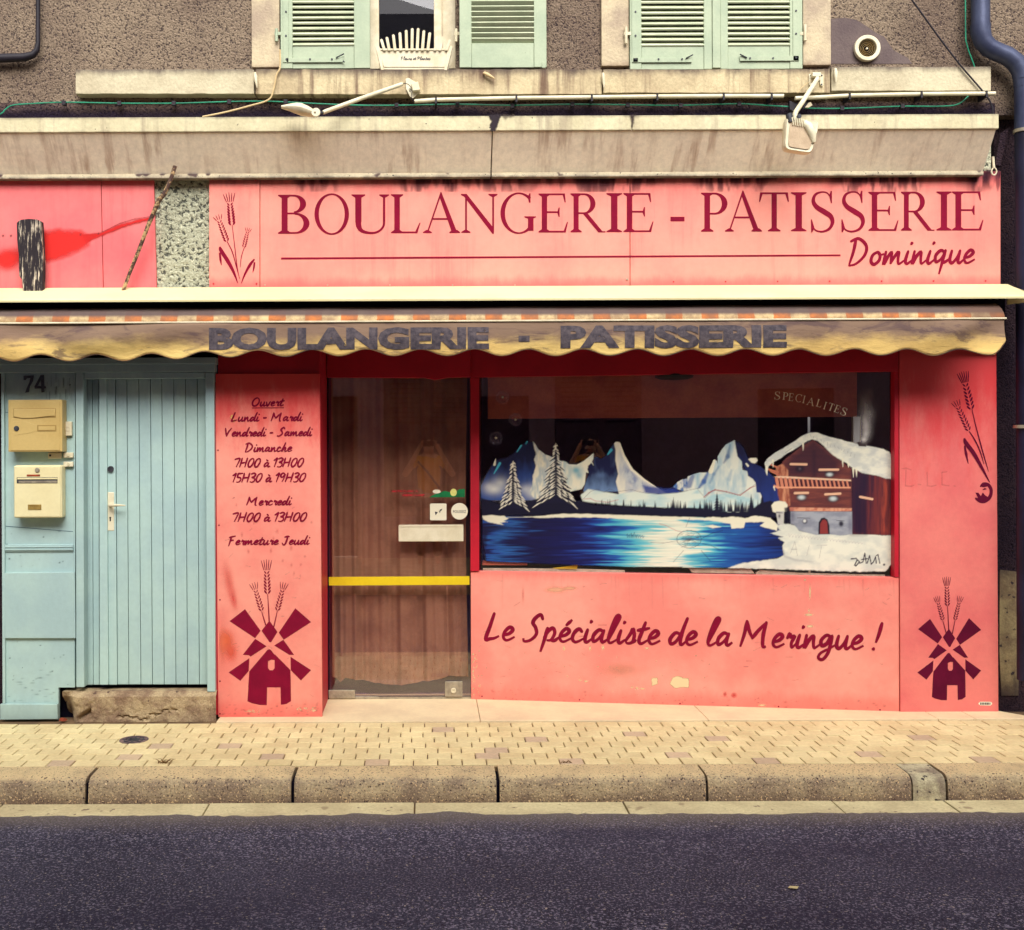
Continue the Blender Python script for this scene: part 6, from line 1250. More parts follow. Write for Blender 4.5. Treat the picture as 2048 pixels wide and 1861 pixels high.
# chips, old stickers and scuffs in the paint
cv = Canvas(944, 1145, 1796, 1424, 1.6); CR = (250, 226, 176); rp = random.Random(9)
for (x, y, rx, ry) in ((1111, 1180, 22, 6), (1140, 1177, 14, 4)): cv.blob(x, y, rx, ry, (252, 190, 152), .8, 3)
cv.poly([(1344, 1356), (1354, 1352), (1366, 1356), (1378, 1357), (1378, 1376), (1350, 1376), (1341, 1368)], CR, 2, .95, 2, 2); cv.poly([(1303, 1358), (1314, 1356), (1316, 1368), (1304, 1372)], CR, 2, .9, 2, 4)
for (x, y, w_, h) in ((1128, 1297, 3, 10), (1180, 1297, 3, 9), (1206, 1296, 4, 9), (1294, 1297, 7, 3), (1618, 1230, 16, 4), (1620, 1253, 14, 4), (1620, 1185, 1.6, 30), (1618, 1222, 1.6, 6), (1610, 1160, 3, 3), (1274, 1377, 5, 4), (1285, 1378, 10, 2), (1264, 1375, 4, 2), (1524, 1411, 16, 3), (1172, 1363, 7, 3), (1160, 1361, 4, 2)): cv.blob(x, y, w_ / 2 + .8, h / 2 + .8, CR, .9, 3)
for i in range(46): x = rp.uniform(944, 1420); y = 1300 + rp.random() ** .6 * (92 + (x - 944) * .02); cv.blob(x, y, rp.uniform(.8, 2.2), rp.uniform(.6, 1.4), CR, rp.uniform(.4, .9), 3)
for i in range(30): cv.blob(946 + rp.random() ** 2 * 14, rp.uniform(1300, 1392), rp.uniform(.8, 2), rp.uniform(.8, 2.6), CR, .8, 3)
cv.blob(1468, 1391, 6, 6, (226, 70, 70), .6, 3); cv.blob(1450, 1389, 4, 5, (226, 80, 76), .6, 3); cv.blob(1240, 1340, 40, 14, (212, 150, 116), .35, 2); cv.blob(1046, 1190, 2, 16, (226, 96, 90), .4)
for i in range(70): x = rp.uniform(950, 1790); y = rp.uniform(1160, 1400); a = rp.uniform(-.6, .6); L = rp.uniform(3, 16); cv.line([(x, y), (x + L * math.cos(a), y + L * math.sin(a))], .9, rp.choice([(206, 84, 84), (252, 206, 176), (190, 100, 96)]), rp.uniform(.2, .5))
for i in range(26): x = rp.uniform(950, 1790); cv.line([(x, 1150 + (x - 950) * .014), (x + rp.uniform(-2, 2), 1160 + rp.uniform(8, 60))], [2.4, .6], (222, 104, 100), rp.uniform(.06, .16), 3)
for i in range(120): x = rp.uniform(946, 1792); cv.blob(x, 1399 + (x - 942) * .030 - rp.random() ** 2 * 22, rp.uniform(1, 4), rp.uniform(.8, 2.4), (176, 84, 80), rp.uniform(.1, .45), 2)
cv.build('paint_chips', M['decal'], sf, np_slant(-.02), .0007)
cv = Canvas(438, 748, 642, 1432, 1.6)
cv.blob(458, 1165, 10, 40, (240, 104, 92), .5, 2, -.2); cv.blob(467, 1200, 7, 22, (240, 90, 84), .5, 2, -.2); cv.blob(452, 1282, 16, 22, (248, 112, 70), .8, 2.2); cv.blob(462, 1305, 14, 20, (244, 98, 70), .6, 2.2); cv.blob(445, 1290, 8, 40, (246, 130, 96), .5)
for (x, y) in ((464, 832), (463, 836), (468, 843), (466, 840)): cv.blob(x, y, 3, 1.8, (250, 206, 120), .95, 3)
for i in range(26): cv.blob(rp.uniform(594, 632), rp.uniform(1414, 1424), rp.uniform(1, 3), rp.uniform(.8, 1.8), (248, 220, 176), .7, 3)
for i in range(22): cv.blob(rp.uniform(486, 520), rp.uniform(1419, 1425), rp.uniform(1, 3), rp.uniform(.7, 1.4), (248, 214, 170), .6, 3)
for i in range(16): cv.blob(rp.uniform(450, 630), rp.uniform(985, 1160), rp.uniform(1, 3), rp.uniform(2, 6), (236, 110, 100), .35, 2)
for i in range(40): x = rp.uniform(442, 634); y = rp.uniform(860, 1420); a = rp.uniform(-.8, .8); L = rp.uniform(2, 10); cv.line([(x, y), (x + L * math.cos(a), y + L * math.sin(a))], .9, rp.choice([(206, 84, 84), (252, 206, 176)]), rp.uniform(.2, .5))
for i in range(50): cv.blob(rp.uniform(440, 640), 1430 - rp.random() ** 2 * 24, rp.uniform(1, 4), rp.uniform(.8, 2.4), (170, 70, 70), rp.uniform(.1, .45), 2)
cv.build('paint_scuffs', M['decal'], pl, np_front(0), .0005)
cv = Canvas(1800, 900, 1940, 990, 1.4)
for pts in (((1804, 938), (1812, 937), (1822, 940)), ((1812, 972), (1822, 973), (1828, 971)), ((1836, 969), (1842, 970)), ((1854, 972), (1864, 973), (1872, 971)), ((1884, 945), (1884, 970), (1898, 972)), ((1884, 945), (1894, 944)), ((1908, 972), (1911, 973)), ((1812, 940), (1811, 972)), ((1854, 945), (1855, 970))): cv.line(pts, 1.6, (180, 74, 80), .28)
cv.build('rubbed_letters', M['decal'], pr_, np_front(.065), .0008)
# ================================================================== BLUE HOUSE DOOR AND MAILBOX PANEL
BY = -.03
bd = thing('blue_door', P3(220, 1384, BY), 'pale blue plank door set in a blue wooden surround, number 74', 'door')
def bp_(x0, y0, x1, y1, y, dep, name, mt='blue', bev=.002, parent=None): return MB().pbox(x0, y0, x1, y1, y, dep).build(name, M[mt], parent or bd, bevel=bev)
bp_(-60, 716, 431, 729, -.075, .12, 'lintel_cap', 'blue'); bp_(-60, 729.5, 429, 745, -.055, .10, 'lintel_board', 'blue')
b = MB(); b.qbox([(8.5, 745.5), (149.5, 745.5), (149.5, 1145), (149.5, 1375.5), (117, 1375.5), (117, 1441), (10, 1441)], .03, frontmap(-.010)); b.build('side_panel', M['blue'], bd, bevel=.001)
b = MB(); b.qbox([(2, 745.5), (8, 745.5), (10, 1408), (5, 1408)], .05, frontmap(-.030)); b.build('edge_strip', M['blue'], bd, bevel=.002)
ml = bp_(8, 1090, 146, 1103.5, -.020, .012, 'moulding'); MB().pbox(8, 1093.2, 146, 1095.6, -.025, .006).build('bead', M['blue'], ml, bevel=.001); MB().pbox(8, 1098.4, 146, 1101, -.025, .006).build('bead', M['blue'], ml, bevel=.001)
b = MB(); b.qbox([(8.5, 1052), (146, 1063.2), (146, 1064.2), (8.5, 1053.2)], .002, frontmap(-.0115)); b.build('seam', M['blue_line'], bd)
b = MB(); b.qbox([(7, 824), (16, 825), (16, 826), (7, 825)], .002, frontmap(-.0115)); b.build('seam', M['blue_line'], bd)
b = MB(); b.qbox([(8, 1146.5), (149.6, 1145), (151, 1277), (10, 1277)], .018, frontmap(-.029)); b.build('hatch_panel', M['blue'], bd, bevel=.002)
b = MB(); b.qbox([(0, 1409), (114.5, 1409.5), (115.5, 1438.5), (0, 1440)], .03, frontmap(-.042)); b.build('plinth_board', M['blue'], bd, bevel=.002)
b = MB(); b.qbox([(151, 745.5), (166.5, 745.5), (168.5, 1375), (152.5, 1375)], .08, frontmap(BY - .008)); b.build('frame_post', M['blue'], bd, bevel=.003)
b = MB(); b.qbox([(147, 745.5), (150, 745.5), (150.5, 1144), (147.5, 1144)], .01, frontmap(-.016)); b.build('edge_strip', M['blue'], bd, bevel=.001)
b = MB(); b.qbox([(168.5, 745.5), (409, 745.5), (409, 756.5), (168.5, 758)], .09, frontmap(BY - .004)); b.build('frame_head', M['blue'], bd, bevel=.002)
b = MB(); b.qbox([(410.5, 745.5), (428, 745.5), (430.5, 1384), (414.5, 1384)], .09, frontmap(BY - .002)); b.build('frame_post', M['blue'], bd, bevel=.003)
pd = .035
for a0, a1, c0, c1, yy in ((167.5, 184, 170.5, 186, .05), (185, 197, 187, 199, .05), (198, 213, 199.5, 216.5, .012), (214, 229.8, 218, 234, .028)):
    b = MB(); b.qbox([(a0, 755), (a1, 755), (c1, 1370), (c0, 1370)], .03, frontmap(yy)); b.build('plank', M['blue'], bd, bevel=.002)
j = [230.6, 253.3, 277, 300.2, 323, 347, 370.6, 394, 413.5]; jb = [234.5, 257.2, 281.3, 304.6, 328, 351.4, 374.6, 398.4, 418]
for i in range(8):
    b = MB(); b.qbox([(j[i] + .9, 755), (j[i + 1] - .1, 755), (jb[i + 1] - .1, 1369.5), (jb[i] + .9, 1369.5)], .03, frontmap(pd + random.uniform(-.001, .001))); b.build('plank', M['blue'], bd, bevel=.003)
MB().pbox(166, 750, 425, 1384, .085, .01).build('door_core', M['blue_line'], bd); MB().pbox(114, 1371, 420, 1440, .080, .01).build('gap', M['dark'], bd)
MB().disc(P3(222.5, 938.5, pd), .019, (0, -1, 0), .018, 20, .010).disc(P3(222.5, 938.5, pd), .011, (0, -1, 0), .014, 16).build('lock_cylinder', M['iron'], bd, smooth=True)
hp = bp_(214.5, 985, 228, 1062, pd - .010, .012, 'handle_plate', 'white', .003)
MB().tube([P3(221, 1011, pd - .01), P3(221, 1011, pd - .05), P3(226, 1011, pd - .056), P3(238, 1011, pd - .056), P3(251, 1011.5, pd - .056)], [.012, .011, .010, .007, .0035], 10).build('lever', M['white'], hp, smooth=True)
MB().disc(P3(220.5, 1036, pd - .0105), .006, (0, -1, 0), .0012, 12).pbox(219.3, 1037, 221.7, 1043, pd - .0117, .0012).build('keyhole', M['dark'], hp)
# stone step
stp = thing('door_step', P3(275, 1440, -.04), 'rough broken concrete step below the blue door', 'step')
v = []; NXs, NZs = 90, 20; x0, x1 = P(121, 1410, -.05)[0], P(432, 1410, -.05)[0]; rs = np.random.default_rng(6); z1 = P(275, 1385, -.05)[1]
gx, gz = np.meshgrid(np.linspace(0, 100, NXs + 1), np.linspace(0, 20, NZs + 1), indexing='ij'); nz = fbm(gx, gz, 9, 7, 70, 5) - .5
for i in range(NXs + 1):
    for k in range(NZs + 1):
        t, s_ = i / NXs, k / NZs; x = x0 + (x1 - x0) * t; z = -.01 + (z1 + .01) * s_
        cut = .10 * math.exp(-((t - .02) / .05) ** 2) * (1 - s_) ** .8 * 1.6
        crack = -.02 * math.exp(-((s_ - (.30 + 1.1 * nz[i, 7] + .02 * math.sin(t * 14)) ) / .03) ** 2) * (1 if .36 < t < .75 else 0) - .05 * math.exp(-(((s_ - .05) - (t - .10) * 3.3) / .10) ** 2) * (1 if .10 < t < .2 else 0)
        y = -.05 - nz[i, k] * (.045 if t < .22 else .018) - crack + cut + (.03 * max(0, s_ - .85) / .15)
        v.append((x + (.03 * nz[i, k] + .055 * (1 - s_) ** 1.5 if i == 0 else 0), y, z))
f = [(i * (NZs + 1) + k, i * (NZs + 1) + k + 1, (i + 1) * (NZs + 1) + k + 1, (i + 1) * (NZs + 1) + k) for i in range(NXs) for k in range(NZs)]
n0 = len(v); top = [v[i * (NZs + 1) + NZs] for i in range(NXs + 1)]; v += [(q[0], .3, q[2] + .002) for q in top]
f += [(i * (NZs + 1) + NZs, n0 + i, n0 + i + 1, (i + 1) * (NZs + 1) + NZs) for i in range(NXs)]
b = MB(); b.add(v, f); b.build('concrete', M['step'], stp, smooth=True)
fb = thing('brick_fragment', P3(123, 1440, -.04), 'small broken piece of rust-red brick beside the concrete step', 'brick')
q = P3(124, 1438, -.06); MB().add([(q.x - .022, q.y, 0), (q.x + .02, q.y - .01, 0), (q.x + .026, q.y + .03, 0), (q.x - .015, q.y + .03, 0), (q.x - .016, q.y + .004, .018), (q.x + .01, q.y, .022), (q.x + .018, q.y + .02, .014), (q.x - .01, q.y + .022, .012)], [(0, 3, 2, 1), (4, 5, 6, 7), (0, 1, 5, 4), (1, 2, 6, 5), (2, 3, 7, 6), (3, 0, 4, 7)]).build('fragment', M['rust'], fb, bevel=.002)
cv = Canvas(0, 728, 432, 1442, 1.6); rp2 = random.Random(21)
for i in range(46): x = rp2.uniform(10, 150); y = rp2.uniform(1060, 1375); cv.blob(x, y, rp2.uniform(.8, 2.0), rp2.uniform(.8, 1.8), (92, 112, 120), rp2.uniform(.3, .8), 3)
for i in range(26): x = rp2.uniform(10, 112); cv.blob(x, rp2.uniform(1340, 1405), rp2.uniform(2, 7), rp2.uniform(.8, 1.6), (104, 124, 128), rp2.uniform(.2, .5), 2)
for x, y in ((19, 1118), (76, 1149), (84, 872), (11, 1388), (140, 770)): cv.blob(x, y, 1.6, 1.6, (60, 76, 84), .9, 3)
for i in range(24): x = rp2.uniform(90, 146); y = rp2.uniform(748, 790); cv.line([(x, y), (x + .4, y + rp2.uniform(5, 22))], .9, (56, 84, 106), rp2.uniform(.3, .6))
cv.build('paint_wear', M['decal'], bd, np_front(-.0105), .0008)
# house number
hn = thing('house_number', P3(70, 787, -.012), 'dark flaking house number 74 above the tan letter box', 'house number')
def digit(pl_): b = MB(); [b.qbox(p, .005, frontmap(-.0155 - .0004 * i)) for i, p in enumerate(pl_)]; return b
Zn = lambda x, y: (x / 4.164, 700 + y / 4.164)
digit([[Zn(*p) for p in ((195, 218), (280, 212), (278, 232), (222, 238), (214, 252), (196, 252))], [Zn(*p) for p in ((256, 222), (280, 214), (272, 262), (248, 305), (240, 352), (208, 358), (222, 318), (244, 272))]]).build('digit', M['num'], hn, bevel=.001)
digit([[Zn(*p) for p in ((336, 212), (362, 212), (312, 296), (286, 308))], [Zn(*p) for p in ((286, 300), (380, 304), (380, 322), (288, 324))], [Zn(*p) for p in ((338, 212), (366, 210), (368, 352), (344, 356))]]).build('digit', M['num'], hn, bevel=.001)
# letter boxes
m1 = thing('letter_box', P3(71, 904, -.02), 'tan metal letter box with its flap above a name slot, below number 74', 'letter box', 'letter boxes beside the blue door')
bd1 = MB().pbox(16.5, 800, 124.5, 904, -.100, .088).build('casing', M['tan_box'], m1, bevel=.003)
MB().pbox(21, 804, 119.5, 901.5, -.104, .005).build('front_plate', M['tan_box'], m1, bevel=.002)
MB().pbox(26.5, 817, 111.5, 836, -.1055, .003).build('flap_recess', M['tan_dark'], m1, bevel=.001)
b = MB(); b.qbox([(27.5, 818.5), (110.5, 818.5), (110.5, 832), (98, 833), (70, 836), (45, 837), (27.5, 833.5)], .006, frontmap(-.111)); b.build('flap', M['tan_box'], m1, bevel=.002)
MB().disc(P3(33.2, 857.5, -.104), .0165, (0, -1, 0), .006, 18).build('lock', M['iron'], m1, bevel=.002, smooth=True)
b = MB(); b.qbox([(25.5, 843), (50, 843.5), (78, 852), (80, 858), (62, 866), (30, 871), (26, 869)], .0015, frontmap(-.1052)); b.build('embossed_panel', M['tan_box'], m1, bevel=.0007)
npl = MB().pbox(74, 850.5, 112.5, 863, -.106, .002).build('name_holder', M['tan_dark'], m1); MB().pbox(77, 852.8, 109.8, 860.4, -.108, .003).build('name_card', M['tan_box'], npl)
m2 = thing('letter_box', P3(76, 1037, -.02), 'cream metal letter box with rounded corners and a red strip, lower of the two', 'letter box', 'letter boxes beside the blue door')
MB().pbox(28, 931, 123.5, 1036.5, -.095, .083).build('casing', M['pale_box'], m2, bevel=.012, seg=4)
MB().pbox(27.5, 932, 120.5, 1035.5, -.101, .02).build('front_plate', M['pale_box'], m2, bevel=.008, seg=3)
MB().disc(P3(75, 940.5, -.101), .0145, (0, -1, 0), .006, 18).build('lock', M['steel'], m2, bevel=.002, smooth=True)
MB().pbox(53.5, 949.5, 80, 953, -.1035, .003).build('red_strip', M['rust'], m2)
sl = MB().pbox(33.5, 955, 115, 967, -.1022, .0013).build('slot', M['iron'], m2); MB().pbox(34.5, 956, 114.5, 959.2, -.106, .004).build('slot_lip', M['pale_box'], sl, bevel=.001); MB().pbox(37, 962, 114.5, 966.6, -.104, .002).build('slot_flap', M['steel'], sl, bevel=.0006)
MB().pbox(55.5, 1009.5, 82.5, 1020, -.1045, .004).build('name_plate', M['brass'], m2, bevel=.001)
# bell pushes
for nm, (x0, y0, x1, y1), lb in (('door_bell', (127.5, 843.5, 143.5, 872), 'tall white bell push right of the tan letter box'), ('door_bell', (96, 905.5, 122.5, 918), 'wide white bell push under the tan letter box'), ('door_bell', (126.5, 905.5, 146, 916), 'small white bell push, upper of the two at the panel edge'), ('door_bell', (126.5, 924, 146, 934), 'small white bell push, lower of the two at the panel edge')):
    t = thing(nm, P3((x0 + x1) / 2, y1, -.012), lb, 'door bell', 'bell pushes by the letter boxes')
    MB().pbox(x0, y0, x1, y1, -.034, .022).build('casing', M['white'], t, bevel=.004, seg=3)
    if x1 - x0 > 25: MB().disc(P3(100.5, 911.5, -.034), .0065, (0, -1, 0), .004, 12).build('button', M['iron'], t)
    elif y1 - y0 > 20: MB().disc(P3(135.5, 858, -.034), .014, (0, -1, 0), .003, 18, .012).build('button', M['white_paint'], t)
    else: MB().disc(P3(136.5, (y0 + y1) / 2, -.034), .009, (0, -1, 0), .004, 14).build('button', M['paper'], t, bevel=.001)

# ================================================================== FLOODLIGHTS
l1 = thing('floodlight', P3(830, 172, -.055), 'white floodlight on a long arm swung down to the left, left of the two', 'floodlight', 'white floodlights above the sign')
b = MB(); b.qbox([(811, 158), (817, 156), (832, 165), (841, 183), (826, 197), (820, 194), (812, 178)], .006, frontmap(-.066)); b.build('bracket', M['white'], l1, bevel=.002)
b = MB(); b.qbox([(822, 168), (836, 163), (840, 180), (826, 182)], .04, frontmap(-.105)); b.build('junction_box', M['white'], l1, bevel=.003)
MB().tube([P3(x, y, -.115) for x, y in catmull([(806, 167), (816, 169), (822, 176), (820, 184), (818, 178), (824, 182), (823, 196), (829, 204)], 4)], .0022, 6).build('wire', M['black_pipe'], l1, smooth=True)
MB().tube([P3(806, 168, -.10), P3(802, 169.5, -.11), P3(720, 198, -.25), P3(652, 223, -.36), P3(646, 225.5, -.37)], [.008, .0125, .0125, .0125, .011], 12).build('arm', M['white'], l1, smooth=True)
MB().disc(P3(641, 226, -.37) + Vector((-.004, .0, 0)), .012, (0, -1, 0), .02, 14).tube([P3(646, 226, -.37), P3(637, 227, -.37)], .009, 8).build('pivot', M['iron'], l1, smooth=True)
a_, e_ = P3(634, 229, -.37), P3(563, 214.5, -.37); hd = MB(); n = 13; prof = [(0, .016), (.10, .022), (.25, .031), (.42, .036), (.55, .033), (.75, .022), (.92, .013), (1, .009)]; ax = (e_ - a_)
k0 = 0
for t, r_ in prof:
    c_ = a_ + ax * t + Vector((0, 0, .010 * math.sin(t * 3.14)))
    hd.v += [c_ + Vector((0, -math.cos(2 * math.pi * q / n) * r_ * 1.5, math.sin(2 * math.pi * q / n) * r_)) for q in range(n)]
for i in range(len(prof) - 1): hd.f += [(i * n + q, i * n + (q + 1) % n, (i + 1) * n + (q + 1) % n, (i + 1) * n + q) for q in range(n)]
hd.f += [tuple(range(n)), tuple(range((len(prof) - 1) * n, len(prof) * n))[::-1]]; hd.build('lamp_head', M['white_paint'], l1, smooth=True)
MB().disc(P3(632, 226, -.42), .026, (0, -1, 0), .012, 20).disc(P3(630, 223.5, -.434), .006, (0, -1, 0), .006, 10).build('head_bracket', M['white'], l1, smooth=True, bevel=.002)
l2 = thing('floodlight', P3(1633, 160, -.055), 'white square floodlight with cooling ribs hanging in front of the cornice, right of the two', 'floodlight', 'white floodlights above the sign')
b = MB(); Z6 = lambda x, y: (1540 + x / 9.644, 130 + y / 9.644)
for q in ([(755, 178), (800, 175), (805, 370), (790, 410), (752, 380)], [(965, 178), (1032, 180), (1030, 400), (990, 415), (965, 370)]): b.qbox([Z6(*p) for p in q], .008, frontmap(-.068))
b.qbox([Z6(*p) for p in ((800, 180), (965, 180), (965, 300), (800, 300))], .006, frontmap(-.064)); b.build('bracket', M['white'], l2, bevel=.002)
b = MB(); b.qbox([Z6(*p) for p in ((820, 143), (985, 143), (985, 222), (822, 222))], .04, frontmap(-.105)); b.build('junction_box', M['white'], l2, bevel=.002)
for p in ((790, 205), (998, 205), (995, 378)): MB().disc(P3(*Z6(*p), -.069), .005, (0, -1, 0), .003, 8).build('bolt', M['iron'], l2)
MB().tube([P3(*Z6(915, 258), -.11), P3(*Z6(905, 285), -.13), P3(*Z6(620, 730), -.32), P3(*Z6(500, 905), -.40), P3(*Z6(478, 960), -.41), P3(*Z6(482, 1060), -.41), P3(*Z6(500, 1110), -.41)], [.013, .0145, .0145, .0145, .0145, .0135, .012], 12).build('arm', M['white'], l2, smooth=True)
MB().tube([P3(*Z6(*p), -.08) for p in ((830, 290), (700, 370), (600, 450), (535, 550))], .002, 6).build('wire', M['beige_wire'], l2)
b = MB(); [b.qbox([Z6(*p) for p in q], .03, frontmap(-.055 - i * .002)) for i, q in enumerate(([(375, 690), (520, 740), (640, 760), (580, 860), (440, 900), (380, 860)], [(770, 600), (780, 690), (680, 830), (630, 860), (660, 740)]))]; b.build('junction_shadow_box', M['black_pipe'], l2, bevel=.003)
MB().qbox([Z6(*p) for p in ((745, 730), (790, 720), (822, 780), (740, 830), (680, 820))], .01, frontmap(-.07)).build('broken_cover', M['white_paint'], l2, bevel=.002)
hc = P3(*Z6(560, 1380), -.40); hw, hh, hdp = .094, .100, .045
hb = MB(); N = 10; ring = lambda sx, sz, y, cx=0, cz=0, p=.28: [Vector((cx + sx * math.copysign(abs(math.cos(t)) ** p, math.cos(t)), y, cz + sz * math.copysign(abs(math.sin(t)) ** p, math.sin(t)))) for t in [2 * math.pi * (i + .5) / 32 for i in range(32)]]
R0 = Matrix.Rotation(math.radians(9), 3, 'Y'); layers = [(.80, .82, .045), (.97, .97, .03), (1.0, 1.0, .0), (.99, .99, -.020), (.93, .94, -.032), (.86, .88, -.030)]
for sx, sz, y in layers: hb.v += [hc + R0 @ Vector((v.x * (1 + .10 * (v.z / hh)) , v.y, v.z)) for v in ring(hw * sx, hh * sz, y)]
for i in range(len(layers) - 1): hb.f += [(i * 32 + q, i * 32 + (q + 1) % 32, (i + 1) * 32 + (q + 1) % 32, (i + 1) * 32 + q) for q in range(32)]
hb.f += [tuple(range(32)), tuple(range((len(layers) - 1) * 32, len(layers) * 32))[::-1]]
lh = hb.build('lamp_head', M['white'], l2, smooth=True)
gb = MB(); gb.v = [hc + R0 @ Vector((v.x * (1 + .10 * (v.z / hh)), v.y, v.z - .006)) for v in ring(hw * .74, hh * .74, -.034)]; gb.f = [tuple(range(32))[::-1]]; gb.build('dusty_glass', mat('dusty lamp glass', C(214, 190, 158, .8), C(196, 170, 140, .8), 9, .5, .001, 60), lh, solid=.003)
for i in range(6): q = hc + R0 @ Vector((-.062 + i * .0135, -.036, .068)); MB().tube([q + Vector((-.003, -.004, .024)), q + Vector((0, -.008, .0)), q + Vector((.003, -.004, -.022))], .0038, 8).build('rib', M['white'], lh, smooth=True)
MB().tube([P3(*Z6(360, 945), -.42), P3(*Z6(400, 1110), -.42)], [.018, .022], 16).build('gland', M['iron'], lh, smooth=True); MB().disc(P3(*Z6(552, 1003), -.43), .013, (0, -1, 0), .014, 16).build('pivot_knob', M['iron'], lh, smooth=True)
MB().tube([P3(*Z6(655, 1120), -.425), P3(*Z6(735, 1180), -.435), P3(*Z6(810, 1330), -.435), P3(*Z6(840, 1500), -.43)], [.020, .026, .024, .014], 14).build('side_rim', M['white'], lh, smooth=True)

# ================================================================== PICKET PLANTER ON THE WINDOW SILL
pt = thing('picket_planter', P3(828, 141, -.05), 'small white picket-fence planter lettered Fleurs et Plantes on the first window sill', 'planter')
Z2 = lambda x, y: (680 + x / 2.88, y / 2.88)
b = MB(); b.qbox([Z2(*p) for p in ((228, 290), (632, 290), (608, 388), (252, 388))], .012, frontmap(-.05)); fp = b.build('front_panel', M['white_paint'], pt, bevel=.002)
for pts in ([(204, 268), (228, 268), (252, 404), (236, 404)], [(622, 266), (650, 268), (616, 406), (600, 404)]): MB().qbox([Z2(*p) for p in pts], .05, frontmap(-.056)).build('end_post', M['white_paint'], pt, bevel=.002)
MB().qbox([Z2(*p) for p in ((228, 280), (636, 280), (634, 291), (230, 291))], .016, frontmap(-.055)).build('top_rail', M['white_paint'], pt, bevel=.002); MB().qbox([Z2(*p) for p in ((248, 388), (610, 388), (608, 402), (252, 402))], .02, frontmap(-.046)).build('bottom_rail', M['white_paint'], pt, bevel=.002)
for xt, yt, xb in ((238, 224, 256), (270, 212, 284), (307, 198, 317), (345, 186, 350), (381, 172, 384), (416, 162, 414), (450, 162, 444), (483, 174, 474), (517, 186, 505), (560, 208, 546), (590, 210, 574), (632, 228, 612)):
    MB().qbox([Z2(*p) for p in ((xt - 8, yt + 6), (xt, yt), (xt + 8, yt + 5), (xb + 9, 292), (xb - 8, 292))], .007, frontmap(-.064)).build('picket', M['white_paint'], pt, bevel=.0012)
MB().pbox(760, 100, 898, 139, .02, .006).build('back_panel', M['white_paint'], pt)
fl = Flat(frontmap(-.05), .001); script_text(fl, 'Fleurs et Plantes', *[680 + v_ / 2.88 for v_ in (352, 521)], 346 / 2.88, 6.2, 1.0); fl.build('lettering', M['black_ink'], fp)

# ================================================================== SMALL THINGS ON THE GROUND
lf = groundmap(Z_ROAD + .03)(1586, 1778); t = thing('fallen_leaf', lf, 'small pale leaf lying alone on the dark asphalt', 'leaf')
MB().add([lf + Vector(q) for q in ((-.020, 0, .004), (-.006, -.014, .008), (.014, -.010, .004), (.024, .002, .009), (.008, .014, .005), (-.010, .012, .007))], [(0, 1, 2, 3, 4, 5)]).build('blade', M['leaf'], t, solid=.001)
for (x, y), lb in (((327, 1527), 'brown weed tuft at the kerb edge, left of the shop door'), ((1133, 1526), 'thin brown weed tuft at the kerb edge below the display window')):
    q = groundmap(0)(x, y); b = MB(); rw = random.Random(x); n_ = 22 if x < 500 else 12
    for i in range(n_): a = rw.uniform(0, 6.28); L = rw.uniform(.02, .05) * (.5 if x > 500 else 1); c_ = q + Vector((rw.uniform(-.03, .03), rw.uniform(-.006, .006), 0)); b.tube([c_, c_ + Vector((math.cos(a) * L * .6, math.sin(a) * L * .3 - .004, L * .5)), c_ + Vector((math.cos(a) * L, math.sin(a) * L * .4 - .008, L * .55))], [.0022, .0018, .0006], 4, False)
    t = thing('weed_tuft', q, lb, 'weed'); b.build('stalks', M['weed'], t)

# ================================================================== ACROSS THE STREET (seen only reflected in the glass)
oh = thing('opposite_house', (0, -8.3, 0), 'rendered house across the street with closed wooden shutters', 'house')
def ob(x0, x1, z0, z1, m='opp_wall', y0=-8.9, y1=-8.3, n='rendered_wall'): return MB().box(x0, x1, y0, y1, z0, z1).build(n, M[m], oh)
ZR = 7.1
ob(-14, -2.1, 0, ZR); ob(-1.0, -.62, 0, ZR); ob(-2.1, -1.0, 2.35, ZR); ob(-.62, .62, 2.75, ZR); ob(-.62, .62, 0, .6); ob(.62, 2.2, 0, ZR); ob(3.2, 14, 0, ZR); ob(2.2, 3.2, 2.4, ZR)
ob(-2.1, -1.0, 0, 2.35, 'opp_wood', -8.9, -8.6, 'doorway'); ob(2.2, 3.2, 0, 2.4, 'opp_wood', -8.9, -8.55, 'doorway')
ob(-.62, .62, .6, 2.75, 'dark', -8.9, -8.40, 'shutter_backing')
for sx in (-1, 1):
    x0, x1 = (-.61, -.005) if sx < 0 else (.005, .61); s_ = MB().box(x0, x0 + .08, -8.36, -8.32, .6, 2.75).box(x1 - .08, x1, -8.36, -8.32, .6, 2.75).box(x0 + .08, x1 - .08, -8.36, -8.32, .6, 1.95).box(x0 + .08, x1 - .08, -8.36, -8.32, 2.62, 2.75).build('shutter', M['opp_wood'], oh)
    for k in range(9): MB().add([(x0 + .08, -8.325, 1.98 + k * .07), (x1 - .08, -8.325, 1.98 + k * .07), (x1 - .08, -8.36, 2.03 + k * .07), (x0 + .08, -8.36, 2.03 + k * .07)], [(0, 1, 2, 3)]).build('slat', M['opp_wood'], s_, solid=.008)
MB().add([(-14, -8.15, ZR - .05), (14, -8.15, ZR - .05), (14, -11.5, ZR + 1.76), (-14, -11.5, ZR + 1.76), (-14, -8.15, ZR - .15), (14, -8.15, ZR - .15), (14, -11.5, ZR - .1), (-14, -11.5, ZR - .1)], [(0, 1, 2, 3), (4, 7, 6, 5), (0, 4, 5, 1), (1, 5, 6, 2), (2, 6, 7, 3), (3, 7, 4, 0)]).build('roof', M['roof'], oh)
for x in (.6, 1.7, -2.5): MB().box(x, x + .4, -10.6, -10.1, ZR + .6, ZR + 1.9).build('chimney', M['roof'], oh)

